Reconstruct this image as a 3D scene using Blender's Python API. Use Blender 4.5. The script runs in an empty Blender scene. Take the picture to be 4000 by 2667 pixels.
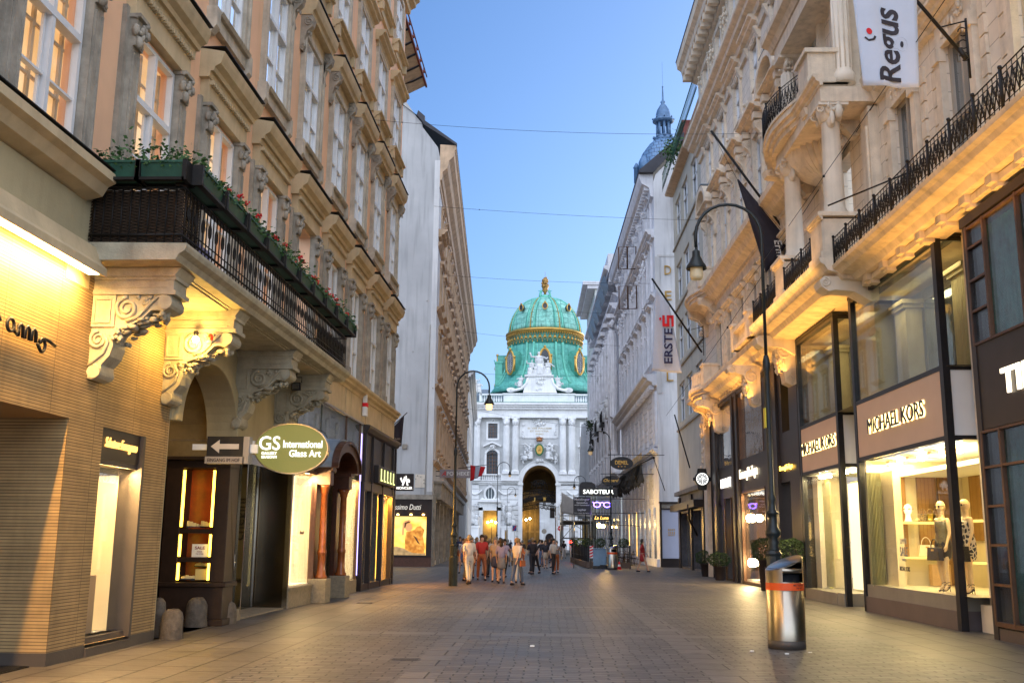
import bpy, bmesh, math, random
from mathutils import Vector, Matrix
R = math.radians
rnd = random.Random(7)
C = bpy.context.scene.collection
sc = bpy.context.scene

# ------------------------------------------------------------------ camera
F = 3950.0
Zc = Vector((194, 20080, -F)).normalized()
Yc = Vector((130, -(194*130+F*F)/20080, -F)).normalized()
Xc = Yc.cross(Zc)
M3 = Matrix((Xc, Yc, Zc))          # columns = camera axes seen in the world
cam = bpy.data.objects.new('camera', bpy.data.cameras.new('camera'))
C.objects.link(cam)
cam.matrix_world = Matrix.Translation((0, 0, 1.6)) @ M3.to_4x4()
cam.data.lens = F/4000*36
cam.data.sensor_width = 36
cam.data.clip_start = .1
cam.data.clip_end = 4000
sc.camera = cam

# ------------------------------------------------------------------ materials
def newmat(name):
    m = bpy.data.materials.new(name); m.use_nodes = True
    nt = m.node_tree; b = nt.nodes['Principled BSDF']
    return m, nt, b
def mat(name, col, rough=.75, metal=0.0, var=.18, scale=1.2, bump=.15, bscale=30, streak=.0, spec=.4, emit=0, ecol=None, alt=None):
    m, nt, b = newmat(name)
    N, L = nt.nodes, nt.links
    geo = N.new('ShaderNodeNewGeometry')
    n1 = N.new('ShaderNodeTexNoise'); n1.inputs['Scale'].default_value = scale; n1.inputs['Detail'].default_value = 6
    n1.inputs['Roughness'].default_value = .62
    L.new(geo.outputs['Position'], n1.inputs['Vector'])
    mr = N.new('ShaderNodeMapRange'); mr.inputs[1].default_value = .3; mr.inputs[2].default_value = .7
    mr.inputs[3].default_value = 1-var; mr.inputs[4].default_value = 1+var*.6
    L.new(n1.outputs[0], mr.inputs[0])
    mx = N.new('ShaderNodeMix'); mx.data_type = 'RGBA'; mx.blend_type = 'MULTIPLY'; mx.inputs[0].default_value = 1
    mx.inputs[6].default_value = (*col, 1)
    L.new(mr.outputs[0], mx.inputs[7])
    out = mx.outputs[2]
    if alt:
        n3 = N.new('ShaderNodeTexNoise'); n3.inputs['Scale'].default_value = scale*.45; n3.inputs['Detail'].default_value = 5
        L.new(geo.outputs['Position'], n3.inputs['Vector'])
        m3 = N.new('ShaderNodeMapRange'); m3.inputs[1].default_value = .45; m3.inputs[2].default_value = .62
        L.new(n3.outputs[0], m3.inputs[0])
        m4 = N.new('ShaderNodeMix'); m4.data_type = 'RGBA'
        L.new(m3.outputs[0], m4.inputs[0]); L.new(out, m4.inputs[6]); m4.inputs[7].default_value = (*alt, 1)
        out = m4.outputs[2]
    if streak > 0:
        mp = N.new('ShaderNodeMapping'); mp.inputs['Scale'].default_value = (5, 5, .35)
        L.new(geo.outputs['Position'], mp.inputs['Vector'])
        n2 = N.new('ShaderNodeTexNoise'); n2.inputs['Scale'].default_value = 1.0; n2.inputs['Detail'].default_value = 5
        L.new(mp.outputs[0], n2.inputs['Vector'])
        m2 = N.new('ShaderNodeMapRange'); m2.inputs[1].default_value = .5; m2.inputs[2].default_value = .75
        m2.inputs[3].default_value = 1; m2.inputs[4].default_value = 1-streak
        L.new(n2.outputs[0], m2.inputs[0])
        x2 = N.new('ShaderNodeMix'); x2.data_type = 'RGBA'; x2.blend_type = 'MULTIPLY'; x2.inputs[0].default_value = 1
        L.new(out, x2.inputs[6]); L.new(m2.outputs[0], x2.inputs[7]); out = x2.outputs[2]
    L.new(out, b.inputs['Base Color'])
    b.inputs['Roughness'].default_value = rough; b.inputs['Metallic'].default_value = metal
    b.inputs['Specular IOR Level'].default_value = spec
    if bump:
        nb = N.new('ShaderNodeTexNoise'); nb.inputs['Scale'].default_value = bscale; nb.inputs['Detail'].default_value = 4
        L.new(geo.outputs['Position'], nb.inputs['Vector'])
        bp = N.new('ShaderNodeBump'); bp.inputs['Strength'].default_value = bump; bp.inputs['Distance'].default_value = .02
        L.new(nb.outputs[0], bp.inputs['Height']); L.new(bp.outputs[0], b.inputs['Normal'])
    if emit:
        b.inputs['Emission Color'].default_value = (*(ecol or col), 1); b.inputs['Emission Strength'].default_value = emit
    return m
def glow(name, col, s, vary=0, scale=1.0, stretch=(1, 1, 1), col2=None):
    m, nt, b = newmat(name)
    N, L = nt.nodes, nt.links
    b.inputs['Base Color'].default_value = (*[c*.5 for c in col], 1); b.inputs['Roughness'].default_value = .6
    b.inputs['Emission Color'].default_value = (*col, 1); b.inputs['Emission Strength'].default_value = s
    if vary:
        geo = N.new('ShaderNodeNewGeometry'); mp = N.new('ShaderNodeMapping'); mp.inputs['Scale'].default_value = stretch
        L.new(geo.outputs['Position'], mp.inputs['Vector'])
        n = N.new('ShaderNodeTexNoise'); n.inputs['Scale'].default_value = scale; n.inputs['Detail'].default_value = 3
        L.new(mp.outputs[0], n.inputs['Vector'])
        mr = N.new('ShaderNodeMapRange'); mr.inputs[1].default_value = .35; mr.inputs[2].default_value = .65
        mr.inputs[3].default_value = s*(1-vary); mr.inputs[4].default_value = s*(1+vary)
        L.new(n.outputs[0], mr.inputs[0]); L.new(mr.outputs[0], b.inputs['Emission Strength'])
        if col2:
            mx = N.new('ShaderNodeMix'); mx.data_type = 'RGBA'; mx.inputs[6].default_value = (*col, 1); mx.inputs[7].default_value = (*col2, 1)
            m5 = N.new('ShaderNodeMapRange'); m5.inputs[1].default_value = .4; m5.inputs[2].default_value = .6
            L.new(n.outputs[0], m5.inputs[0]); L.new(m5.outputs[0], mx.inputs[0]); L.new(mx.outputs[2], b.inputs['Emission Color'])
    return m
def glassmat(name, tint=(1, 1, 1), refl=.12, rough=.02, ior=1.28):
    m = bpy.data.materials.new(name); m.use_nodes = True
    nt = m.node_tree; N, L = nt.nodes, nt.links
    N.remove(N['Principled BSDF']); out = N['Material Output']
    t = N.new('ShaderNodeBsdfTransparent'); t.inputs[0].default_value = (*tint, 1)
    g = N.new('ShaderNodeBsdfGlossy'); g.inputs['Roughness'].default_value = rough; g.inputs[0].default_value = (.95, .97, 1, 1)
    lw = N.new('ShaderNodeFresnel'); gb = N.new('ShaderNodeNewGeometry'); ir = N.new('ShaderNodeMix'); ir.data_type = 'FLOAT'
    ir.inputs[2].default_value = ior; ir.inputs[3].default_value = 1/ior; L.new(gb.outputs['Backfacing'], ir.inputs[0]); L.new(ir.outputs[0], lw.inputs[0])
    ad = N.new('ShaderNodeMath'); ad.operation = 'ADD'; ad.inputs[1].default_value = refl; ad.use_clamp = True
    L.new(lw.outputs[0], ad.inputs[0])
    mx = N.new('ShaderNodeMixShader'); L.new(ad.outputs[0], mx.inputs[0]); L.new(t.outputs[0], mx.inputs[1]); L.new(g.outputs[0], mx.inputs[2])
    L.new(mx.outputs[0], out.inputs[0])
    return m
def wavy_pane(name, col, rough=.06, metal=.85):
    m, nt, b = newmat(name); N, L = nt.nodes, nt.links
    geo = N.new('ShaderNodeNewGeometry')
    n = N.new('ShaderNodeTexNoise'); n.inputs['Scale'].default_value = 1.6; L.new(geo.outputs['Position'], n.inputs['Vector'])
    bp = N.new('ShaderNodeBump'); bp.inputs['Strength'].default_value = .12; bp.inputs['Distance'].default_value = .05
    L.new(n.outputs[0], bp.inputs['Height']); L.new(bp.outputs[0], b.inputs['Normal'])
    b.inputs['Base Color'].default_value = (*col, 1); b.inputs['Roughness'].default_value = rough; b.inputs['Metallic'].default_value = metal
    return m
def brickmat(name, c1, c2, mortar, bw, rh, ms=.01, axes='YZ', rough=.8, bump=.3, offset=.5, var=.15, streak=0):
    m = mat(name, (1, 1, 1), rough, var=var, scale=1.5, bump=0, streak=streak)
    nt = m.node_tree; N, L = nt.nodes, nt.links; b = N['Principled BSDF']
    geo = N.new('ShaderNodeNewGeometry'); sp = N.new('ShaderNodeSeparateXYZ'); cb = N.new('ShaderNodeCombineXYZ')
    L.new(geo.outputs['Position'], sp.inputs[0])
    L.new(sp.outputs['XYZ'.index(axes[0])], cb.inputs[0]); L.new(sp.outputs['XYZ'.index(axes[1])], cb.inputs[1])
    t = N.new('ShaderNodeTexBrick'); t.offset = offset
    t.inputs['Color1'].default_value = (*c1, 1); t.inputs['Color2'].default_value = (*c2, 1); t.inputs['Mortar'].default_value = (*mortar, 1)
    t.inputs['Scale'].default_value = 1; t.inputs['Brick Width'].default_value = bw; t.inputs['Row Height'].default_value = rh
    t.inputs['Mortar Size'].default_value = ms; t.inputs['Mortar Smooth'].default_value = .1
    L.new(cb.outputs[0], t.inputs['Vector'])
    first = [n for n in N if n.bl_idname == 'ShaderNodeMix'][0]
    L.new(t.outputs['Color'], first.inputs[6])
    bp = N.new('ShaderNodeBump'); bp.inputs['Strength'].default_value = bump; bp.inputs['Distance'].default_value = .02; bp.invert = True
    L.new(t.outputs['Fac'], bp.inputs['Height']); L.new(bp.outputs[0], b.inputs['Normal'])
    return m

# ------------------------------------------------------------------ mesh builder
KEEP = ('letter', 'foliage', 'flower', 'spike', 'curtain', 'tracery', 'print', 'monogram', 'wall', 'railing', 'bars', 'grille', 'iron_gate', 'ornament', 'features', 'blocks', 'inscription', 'hands', 'stripes', 'weave', 'screen', 'figures', 'base', 'relief', 'hair', 'shoes', 'sandals', 'sunglasses', 'rug', 'straps', 'fence', 'pole', 'body', 'cladding', 'vase', 'finial', 'tubes')
class MB:
    def __init__(s, sx=1, o=(0, 0, 0)):
        s.v = []; s.f = []; s.sm = []; s.sx = sx; s.o = o
    def add(s, vs, fs, sm=False):
        n = len(s.v)
        for p in vs: s.v.append((s.sx*p[0]-s.o[0], p[1]-s.o[1], p[2]-s.o[2]))
        for f in fs: s.f.append([i+n for i in f]); s.sm.append(sm)
    def box(s, x0, x1, y0, y1, z0, z1):
        s.add([(x, y, z) for z in (z0, z1) for y in (y0, y1) for x in (x0, x1)],
              [(0, 1, 3, 2), (4, 6, 7, 5), (0, 4, 5, 1), (2, 3, 7, 6), (0, 2, 6, 4), (1, 5, 7, 3)])
        return s
    def quad(s, *p): s.add(p, [tuple(range(len(p)))]); return s
    def ext(s, pts, a, b, ax='y', sm=False):
        n = len(pts)
        f = {'y': lambda p, t: (p[0], t, p[1]), 'x': lambda p, t: (t, p[0], p[1]), 'z': lambda p, t: (p[0], p[1], t)}[ax]
        s.add([f(p, a) for p in pts]+[f(p, b) for p in pts],
              [(i, (i+1) % n, (i+1) % n+n, i+n) for i in range(n)], sm)
        s.add([f(p, a) for p in pts], [tuple(range(n))]); s.add([f(p, b) for p in pts], [tuple(range(n))])
        return s
    def tube(s, pts, r, n=6, sm=True, closed=False, flat=1.0):
        P = [Vector(p) for p in pts]; m = len(P); vs = []; prev = None
        for i, p in enumerate(P):
            if closed: d = P[(i+1) % m]-P[i-1]
            else: d = P[min(i+1, m-1)]-P[max(i-1, 0)]
            d = d.normalized() if d.length > 1e-9 else Vector((0, 0, 1))
            if prev is None:
                up = Vector((0, 0, 1)) if abs(d.z) < .95 else Vector((1, 0, 0)); a = d.cross(up).normalized()
            else:
                a = prev-d*prev.dot(d)
                a = a.normalized() if a.length > 1e-6 else d.orthogonal().normalized()
            prev = a; b = d.cross(a)
            rr = r[i] if isinstance(r, (list, tuple)) else r
            for k in range(n):
                t = 2*math.pi*k/n; vs.append(p+a*math.cos(t)*rr+b*math.sin(t)*rr*flat)
        fs = []
        for i in range(m if closed else m-1):
            j = (i+1) % m
            for k in range(n): fs.append((i*n+k, i*n+(k+1) % n, j*n+(k+1) % n, j*n+k))
        if not closed: fs += [tuple(range(n)), tuple(range((m-1)*n, m*n))]
        s.add(vs, fs, sm); return s
    def lathe(s, cx, cy, prof, n=16, sm=True, a0=0, a1=360, cap=True, sq=(1, 1)):
        full = abs(a1-a0) > 359; k = n if full else n+1; vs = []
        for r, z in prof:
            for i in range(k):
                t = R(a0+(a1-a0)*i/n); vs.append((cx+r*math.cos(t)*sq[0], cy+r*math.sin(t)*sq[1], z))
        fs = []
        for j in range(len(prof)-1):
            for i in range(n):
                i2 = (i+1) % k; fs.append((j*k+i, j*k+i2, (j+1)*k+i2, (j+1)*k+i))
        s.add(vs, fs, sm)
        if cap and full:
            for j in (0, len(prof)-1):
                if prof[j][0] > 1e-4: s.add([vs[j*k+i] for i in range(k)], [tuple(range(k))])
        return s
    def ball(s, c, r, n=8, sq=(1, 1, 1)):
        m = max(4, n//2+1); vs = []
        for j in range(m+1):
            t = math.pi*j/m
            for i in range(n):
                a = 2*math.pi*i/n; vs.append((c[0]+r*sq[0]*math.sin(t)*math.cos(a), c[1]+r*sq[1]*math.sin(t)*math.sin(a), c[2]+r*sq[2]*math.cos(t)))
        s.add(vs, [(j*n+i, j*n+(i+1) % n, (j+1)*n+(i+1) % n, (j+1)*n+i) for j in range(m) for i in range(n)], True); return s
    def merge(s, o, M=None):
        n = len(s.v)
        for p in o.v:
            q = M @ Vector(p) if M else Vector(p)
            s.v.append((s.sx*q[0]-s.o[0], q[1]-s.o[1], q[2]-s.o[2]))
        for f, q in zip(o.f, o.sm): s.f.append([i+n for i in f]); s.sm.append(q)
        return s
    def mesh(s, name, m, bev=0):
        me = bpy.data.meshes.new(name); me.from_pydata(s.v, [], s.f)
        me.polygons.foreach_set('use_smooth', s.sm)
        bm = bmesh.new(); bm.from_mesh(me)
        bmesh.ops.remove_doubles(bm, verts=bm.verts, dist=1e-5)
        bmesh.ops.recalc_face_normals(bm, faces=bm.faces)
        bm.to_mesh(me); bm.free(); me.update()
        if m: me.materials.append(m)
        return me
    def groups(s, gap=.012):
        """connected pieces, pieces whose boxes touch taken together"""
        P = list(range(len(s.v)))
        def find(i):
            while P[i] != i: P[i] = P[P[i]]; i = P[i]
            return i
        for f in s.f:
            a = find(f[0])
            for j in f[1:]: P[find(j)] = a
        key = {}
        for i, p in enumerate(s.v):
            k = (round(p[0], 4), round(p[1], 4), round(p[2], 4))
            if k in key: P[find(i)] = find(key[k])
            else: key[k] = i
        B = {}
        for i, p in enumerate(s.v):
            r = find(i)
            if r not in B: B[r] = [p[0], p[1], p[2], p[0], p[1], p[2]]
            b = B[r]
            for a in range(3): b[a] = min(b[a], p[a]); b[a+3] = max(b[a+3], p[a])
        R_ = list(B)
        if len(R_) < 2 or len(R_) > 900: return None
        Q = {r: r for r in R_}
        def fq(i):
            while Q[i] != i: i = Q[i]
            return i
        R_.sort(key=lambda r: B[r][1])
        for n, a in enumerate(R_):
            A = B[a]
            for b_ in R_[n+1:]:
                D = B[b_]
                if D[1] > A[4]+gap: break
                if D[0] <= A[3]+gap and A[0] <= D[3]+gap and D[2] <= A[5]+gap and A[2] <= D[5]+gap: Q[fq(b_)] = fq(a)
        out = {}
        for f, q in zip(s.f, s.sm): out.setdefault(fq(find(f[0])), []).append((f, q))
        return list(out.values()) if 1 < len(out) <= 100 else None
    def pieces(s):
        g = s.groups()
        if not g: return [s]
        out = []
        for fs in g:
            m = MB(); ix = {}
            for f, q in fs:
                m.f.append([ix.setdefault(i, len(ix)) for i in f]); m.sm.append(q)
            m.v = [s.v[i] for i in ix]; out.append(m)
        return out
    def build(s, name, m, parent=None, bev=0, loc=None):
        if not s.v: return None
        if parent and loc is None and not any(k in name for k in KEEP):
            pc = s.pieces()
            if len(pc) > 1: return [p.build1(name, m, parent, bev) for p in pc][0]
        return s.build1(name, m, parent, bev, loc)
    def build1(s, name, m, parent=None, bev=0, loc=None):
        o = bpy.data.objects.new(name, s.mesh(name, m)); C.objects.link(o); o.parent = parent
        if loc: o.location = loc
        if bev:
            b = o.modifiers.new('bevel', 'BEVEL'); b.width = bev; b.segments = 2; b.limit_method = 'ANGLE'
        return o
def tag(o, label=None, cat=None, group=None, kind=None):
    if label: o['label'] = label
    if cat: o['category'] = cat
    if group: o['group'] = group
    if kind: o['kind'] = kind
    return o
def thing(name, label, cat, loc=(0, 0, 0), rz=0, group=None):
    o = bpy.data.objects.new(name, None); C.objects.link(o); o.location = loc; o.rotation_euler = (0, 0, rz)
    o.empty_display_size = .3
    return tag(o, label, cat, group)
def copy_tree(o, parent=None):
    c = o.copy(); C.objects.link(c)
    if parent: c.parent = parent
    for ch in list(o.children): copy_tree(ch, c)
    return c
def place(o, loc, rz=None, label=None, parent=None):
    o.location = loc
    if rz is not None: o.rotation_euler = (0, 0, rz)
    if label: o['label'] = label
    if parent: o.parent = parent
    return o
def textmb(body, w, h=None, depth=.02, bold=0.0, shear=0.0, align='c', sub=0, spacing=1.0):
    """letters in the local XZ plane, facing -Y, centred, scaled to width w (and height h)"""
    cu = bpy.data.curves.new('t', 'FONT'); cu.body = body; cu.size = 1; cu.extrude = .02; cu.offset = bold; cu.shear = shear
    cu.resolution_u = 3; cu.space_character = spacing
    ob = bpy.data.objects.new('t', cu); C.objects.link(ob)
    dg = bpy.context.evaluated_depsgraph_get(); me = bpy.data.meshes.new_from_object(ob.evaluated_get(dg))
    bpy.data.objects.remove(ob)
    xs = [v.co.x for v in me.vertices]; ys = [v.co.y for v in me.vertices]
    x0, x1, y0, y1 = min(xs), max(xs), min(ys), max(ys)
    kx = w/(x1-x0); kz = (h/(y1-y0)) if h else kx
    m = MB()
    m.add([((v.co.x-(x0+x1)/2)*kx, -v.co.z/.02*depth/2, (v.co.y-(y0+y1)/2)*kz) for v in me.vertices], [tuple(p.vertices) for p in me.polygons])
    bpy.data.meshes.remove(me)
    return m
def rotz(a): return Matrix.Rotation(a, 4, 'Z')
def T(x, y, z): return Matrix.Translation((x, y, z))
def face_left(x, y, z): return T(x, y, z) @ rotz(R(90))     # letters on a left-hand wall, facing +X
def face_right(x, y, z): return T(x, y, z) @ rotz(R(-90))   # letters on a right-hand wall, facing -X
def corn(w, h, z, x=0):
    return [(x, z), (x+w*.3, z), (x+w*.36, z+h*.28), (x+w*.7, z+h*.42), (x+w*.74, z+h*.62), (x+w*.95, z+h*.74), (x+w, z+h*.8), (x+w, z+h), (x, z+h*1.02)]
def ell(cx, cz, rx, rz, n=28, a0=0, a1=360):
    k = n if a1-a0 > 359 else n+1
    return [(cx+rx*math.cos(R(a0+(a1-a0)*i/n)), cz+rz*math.sin(R(a0+(a1-a0)*i/n))) for i in range(k)]
def wall_grid(m, y0, y1, z0, z1, holes, x=0, depth=.3):
    """front skin of a wall with rectangular openings and their reveals; x is outward"""
    ys = sorted({y0, y1, *[h[0] for h in holes], *[h[1] for h in holes]}); ys = [y for y in ys if y0 <= y <= y1]
    zs = sorted({z0, z1, *[h[2] for h in holes], *[h[3] for h in holes]}); zs = [z for z in zs if z0 <= z <= z1]
    for a, b in zip(ys, ys[1:]):
        for c, d in zip(zs, zs[1:]):
            if any(h[0]-1e-6 <= a and b <= h[1]+1e-6 and h[2]-1e-6 <= c and d <= h[3]+1e-6 for h in holes): continue
            m.quad((x, a, c), (x, b, c), (x, b, d), (x, a, d))
    for a, b, c, d in holes:
        a, b, c, d = max(a, y0), min(b, y1), max(c, z0), min(d, z1)
        m.quad((x, a, c), (x-depth, a, c), (x-depth, a, d), (x, a, d)); m.quad((x, b, c), (x-depth, b, c), (x-depth, b, d), (x, b, d))
        m.quad((x, a, c), (x, b, c), (x-depth, b, c), (x-depth, a, c)); m.quad((x, a, d), (x, b, d), (x-depth, b, d), (x-depth, a, d))
def orn(m, c, r, n=14, seed=0, sq=(1, 1, 1), k=6):
    q = random.Random(seed)
    for i in range(n):
        a, b = q.uniform(-1, 1), q.uniform(-1, 1)
        m.ball((c[0]+a*r*.7*sq[0]*q.uniform(.3, 1), c[1]+b*r*sq[1], c[2]+q.uniform(-1, 1)*r*sq[2]), r*q.uniform(.15, .30), k, (q.uniform(.5, 1.2), q.uniform(.5, 1.5), q.uniform(.7, 2.0)))
def spiral(m, x, y, z, r, turns=1.7, w=.02, hand=1, a0=90, n=26, bulge=1.0):
    pts = []
    for i in range(n+1):
        t = i/n; rr = r*(1-.82*t); a = R(a0+hand*360*turns*t); pts.append((x+rr*math.cos(a), y-.008*0, z+rr*math.sin(a)))
    m.tube(pts, [w*(1-.45*i/n) for i in range(n+1)], 6)

# ------------------------------------------------------------------ palette
m_pink = mat('pink_plaster', (.82, .51, .32), .85, var=.12, scale=.5, bump=.2, bscale=60, streak=.1)
m_ochre = mat('ochre_stucco', (.55, .43, .26), .8, var=.2, scale=1.5, bump=.2, streak=.15)
m_greystone = mat('grey_stucco', (.36, .32, .26), .85, var=.35, scale=3, bump=.5, bscale=25, streak=.3)
m_sillstone = mat('sill_stone', (.52, .46, .37), .85, var=.3, scale=3, bump=.4, streak=.2)
m_creamwall = mat('cream_wall', (.44, .37, .22), .85, var=.15, scale=.8, bump=.2, streak=.1)
m_corbel = mat('corbel_stone', (.42, .38, .28), .7, var=.25, scale=4, bump=.35, bscale=40, streak=.2)
m_ribs = brickmat('ribbed_cladding', (.42, .28, .125), (.33, .22, .10), (.06, .04, .02), 1.25, .042, .004, 'YZ', .65, .5, 0, .28, .15)
m_ribsx = brickmat('ribbed_cladding_return', (.42, .28, .125), (.33, .22, .10), (.06, .04, .02), 1.25, .042, .004, 'XZ', .65, .5, 0, .28, .15)
m_white = mat('white_paint', (.70, .71, .72), .45, var=.08, scale=4, bump=.05)
m_cream = mat('cream_facade', (.77, .68, .56), .8, var=.16, scale=.9, bump=.25, bscale=40, streak=.16)
m_creamb = brickmat('scored_cream_facade', (.78, .69, .57), (.76, .66, .54), (.46, .39, .31), 1.1, .42, .012, 'YZ', .8, .35, .5, .12, .12)
m_creamt = mat('cream_trim', (.75, .64, .50), .75, var=.2, scale=2.5, bump=.4, bscale=30, streak=.25)
m_lead = mat('lead_flashing', (.22, .27, .33), .5, .3, var=.2, scale=3)
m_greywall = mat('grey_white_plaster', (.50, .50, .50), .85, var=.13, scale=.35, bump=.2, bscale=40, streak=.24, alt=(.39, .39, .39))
m_gable = mat('white_gable_plaster', (.74, .74, .75), .85, var=.13, scale=.35, bump=.2, bscale=40, streak=.24, alt=(.60, .60, .60))
m_greywarm = mat('pale_plaster', (.64, .63, .62), .85, var=.15, scale=.4, bump=.2, streak=.15)
m_palegrey = mat('pale_grey_stucco', (.70, .70, .73), .75, var=.16, scale=1.5, bump=.4, streak=.2)
m_browntrim = mat('brown_cornice', (.56, .39, .25), .75, var=.25, scale=1.5, bump=.3, streak=.2)
m_hof = mat('white_limestone', (.82, .83, .83), .75, var=.14, scale=.5, bump=.3, bscale=12, streak=.12)
m_hofgrey = mat('grey_render', (.56, .57, .57), .85, var=.18, scale=1, bump=.3)
m_statue = mat('white_marble', (.68, .69, .69), .6, var=.25, scale=2, bump=.4, bscale=8, streak=.2)
m_copper = brickmat('green_copper', (.19, .50, .41), (.29, .64, .54), (.08, .28, .23), 1.5, 1.1, .05, 'XZ', .6, .25, .0, .35, .5)
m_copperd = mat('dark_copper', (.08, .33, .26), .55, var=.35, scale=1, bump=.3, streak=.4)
m_copperl = mat('copper_rib', (.14, .50, .39), .55, var=.25, scale=1, bump=.2, streak=.3)
m_gold = mat('gilding', (.62, .38, .10), .35, .75, var=.3, scale=1.5, bump=.3, bscale=10)
m_bluelead = brickmat('blue_lead_scales', (.10, .19, .34), (.13, .24, .40), (.05, .09, .16), .55, .5, .04, 'XZ', .5, .3, .5, .25)
m_darkroof = mat('dark_roof', (.05, .05, .06), .7, var=.3)
m_redroof = mat('red_tile', (.16, .045, .035), .8, var=.3, scale=4)
m_black = mat('black_metal', (.015, .016, .02), .35, .3, var=.3, scale=5, bump=.05)
m_iron = mat('wrought_iron', (.018, .016, .015), .5, .4, var=.3, scale=8, bump=.1)
m_pole = mat('grey_green_pole_paint', (.02, .027, .03), .4, .2, var=.3, scale=6, bump=.08)
m_darkshop = mat('dark_shop_panel', (.028, .02, .018), .4, .1, var=.25, scale=2, bump=.03)
m_bronze = mat('brown_bronze', (.12, .065, .04), .4, .5, var=.2, scale=4)
m_mksign = mat('beige_sign_panel', (.60, .44, .35), .55, var=.06, scale=1.5, bump=.03)
m_wood = mat('mahogany', (.06, .018, .008), .35, var=.35, scale=6, bump=.1, spec=.6)
m_woodl = mat('varnished_column', (.27, .075, .018), .25, var=.3, scale=6, bump=.05, spec=.7)
m_darkwood = mat('dark_wood', (.028, .014, .008), .45, var=.3, scale=6, bump=.1)
m_granite = mat('worn_granite', (.11, .09, .07), .8, var=.4, scale=9, bump=.8, bscale=30)
m_plinth = mat('stone_plinth', (.27, .22, .15), .7, var=.3, scale=12, bump=.3)
m_greenbox = mat('green_planter_paint', (.02, .085, .055), .5, var=.3, scale=4, bump=.1)
m_leaf = mat('leaf_green', (.05, .12, .03), .6, var=.5, scale=14, bump=0)
m_leafd = mat('box_green', (.035, .065, .018), .7, var=.5, scale=14, bump=0)
m_red = mat('geranium_red', (.62, .015, .02), .5, var=.3, scale=20, bump=0)
m_pane = wavy_pane('sky_reflecting_pane', (.92, .95, .98))
m_paned = wavy_pane('dark_pane', (.26, .30, .34), .05, .8)
m_panef = wavy_pane('far_pane', (.20, .24, .27), .12, .6)
m_glass = glassmat('clear_glass', (1, 1, 1), .0)
m_glassb = glassmat('clear_box_glass', (1, 1, 1), .0, .02, 1.13)
m_glassr = glassmat('reflective_glass', (.9, .92, .9), .03)
m_steel = mat('brushed_steel', (.42, .37, .30), .3, 1.0, var=.12, scale=3, bump=0)
m_darksteel = mat('dark_base', (.09, .075, .065), .5, .3)
m_orange = mat('orange_band', (.75, .09, .012), .5, var=.1)
m_signw = mat('sign_white', (.75, .75, .73), .5, var=.05)
m_warmin = glow('amber_room', (1.0, .56, .19), .30, .3, .9, (1, 1, .6), (.9, .64, .36))
m_dimin = glow('dim_room', (.75, .55, .33), .12, .5, 1.2)
m_cloth_w = mat('white_flag_cloth', (.50, .56, .68), .8, var=.05, scale=3, bump=.1)
m_cloth_b = mat('black_flag_cloth', (.022, .018, .028), .7, var=.2, scale=3, bump=.1)
m_navy = mat('navy_print', (.015, .02, .09), .7, bump=0)
m_ink = mat('black_print', (.03, .025, .035), .7, bump=0)
m_redp = mat('red_print', (.68, .012, .02), .7, bump=0)
m_curtain = mat('teal_curtain', (.03, .13, .125), .8, var=.5, scale=4, bump=.2)
# ------------------------------------------------------------------ world, sun, ground
w = bpy.data.worlds.new('World'); sc.world = w; w.use_nodes = True
nt = w.node_tree
sky = nt.nodes.new('ShaderNodeTexSky'); sky.sky_type = 'NISHITA'; sky.sun_disc = False
SE, SR = R(10.0), R(50)
sky.sun_elevation = SE; sky.sun_rotation = SR
sky.air_density = 1.0; sky.dust_density = 4.0; sky.ozone_density = 5.0; sky.altitude = 200
tn = nt.nodes.new('ShaderNodeMix'); tn.data_type = 'RGBA'; tn.blend_type = 'MULTIPLY'; tn.inputs[0].default_value = 1; tn.inputs[7].default_value = (.98, .98, 1.02, 1)
nt.links.new(sky.outputs[0], tn.inputs[6]); nt.links.new(tn.outputs[2], nt.nodes['Background'].inputs[0]); nt.nodes['Background'].inputs[1].default_value = .121
sun = bpy.data.objects.new('sun', bpy.data.lights.new('sun', 'SUN')); C.objects.link(sun)
sun.data.energy = 1.5; sun.data.angle = R(120); sun.data.color = (.96, .97, 1)
sd = Vector((math.sin(R(176))*math.cos(R(42)), math.cos(R(176))*math.cos(R(42)), math.sin(R(42))))   # the bright evening sky behind the viewer, very soft
sun.rotation_euler = sd.to_track_quat('Z', 'Y').to_euler()
sc.view_settings.view_transform = 'Standard'; sc.view_settings.look = 'None'
sc.view_settings.exposure = 1.55
sc.cycles.use_denoising = True
sc.cycles.max_bounces = 6; sc.cycles.transparent_max_bounces = 12
sc.cycles.sample_clamp_indirect = 4

def area(name, loc, size, power, col, d=(0, 0, -1), spread=None):
    l = bpy.data.lights.new(name, 'AREA'); l.shape = 'RECTANGLE'; l.size, l.size_y = size; l.energy = power; l.color = col
    if spread: l.spread = R(spread)
    o = bpy.data.objects.new(name, l); C.objects.link(o); o.location = loc
    z = -Vector(d).normalized()
    x = Vector((0, 1, 0)) if abs(z.y) < .9 else Vector((1, 0, 0))       # size runs along the street
    y = z.cross(x).normalized(); x = y.cross(z)
    o.rotation_euler = Matrix((x, y, z)).transposed().to_euler()
    return o

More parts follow.
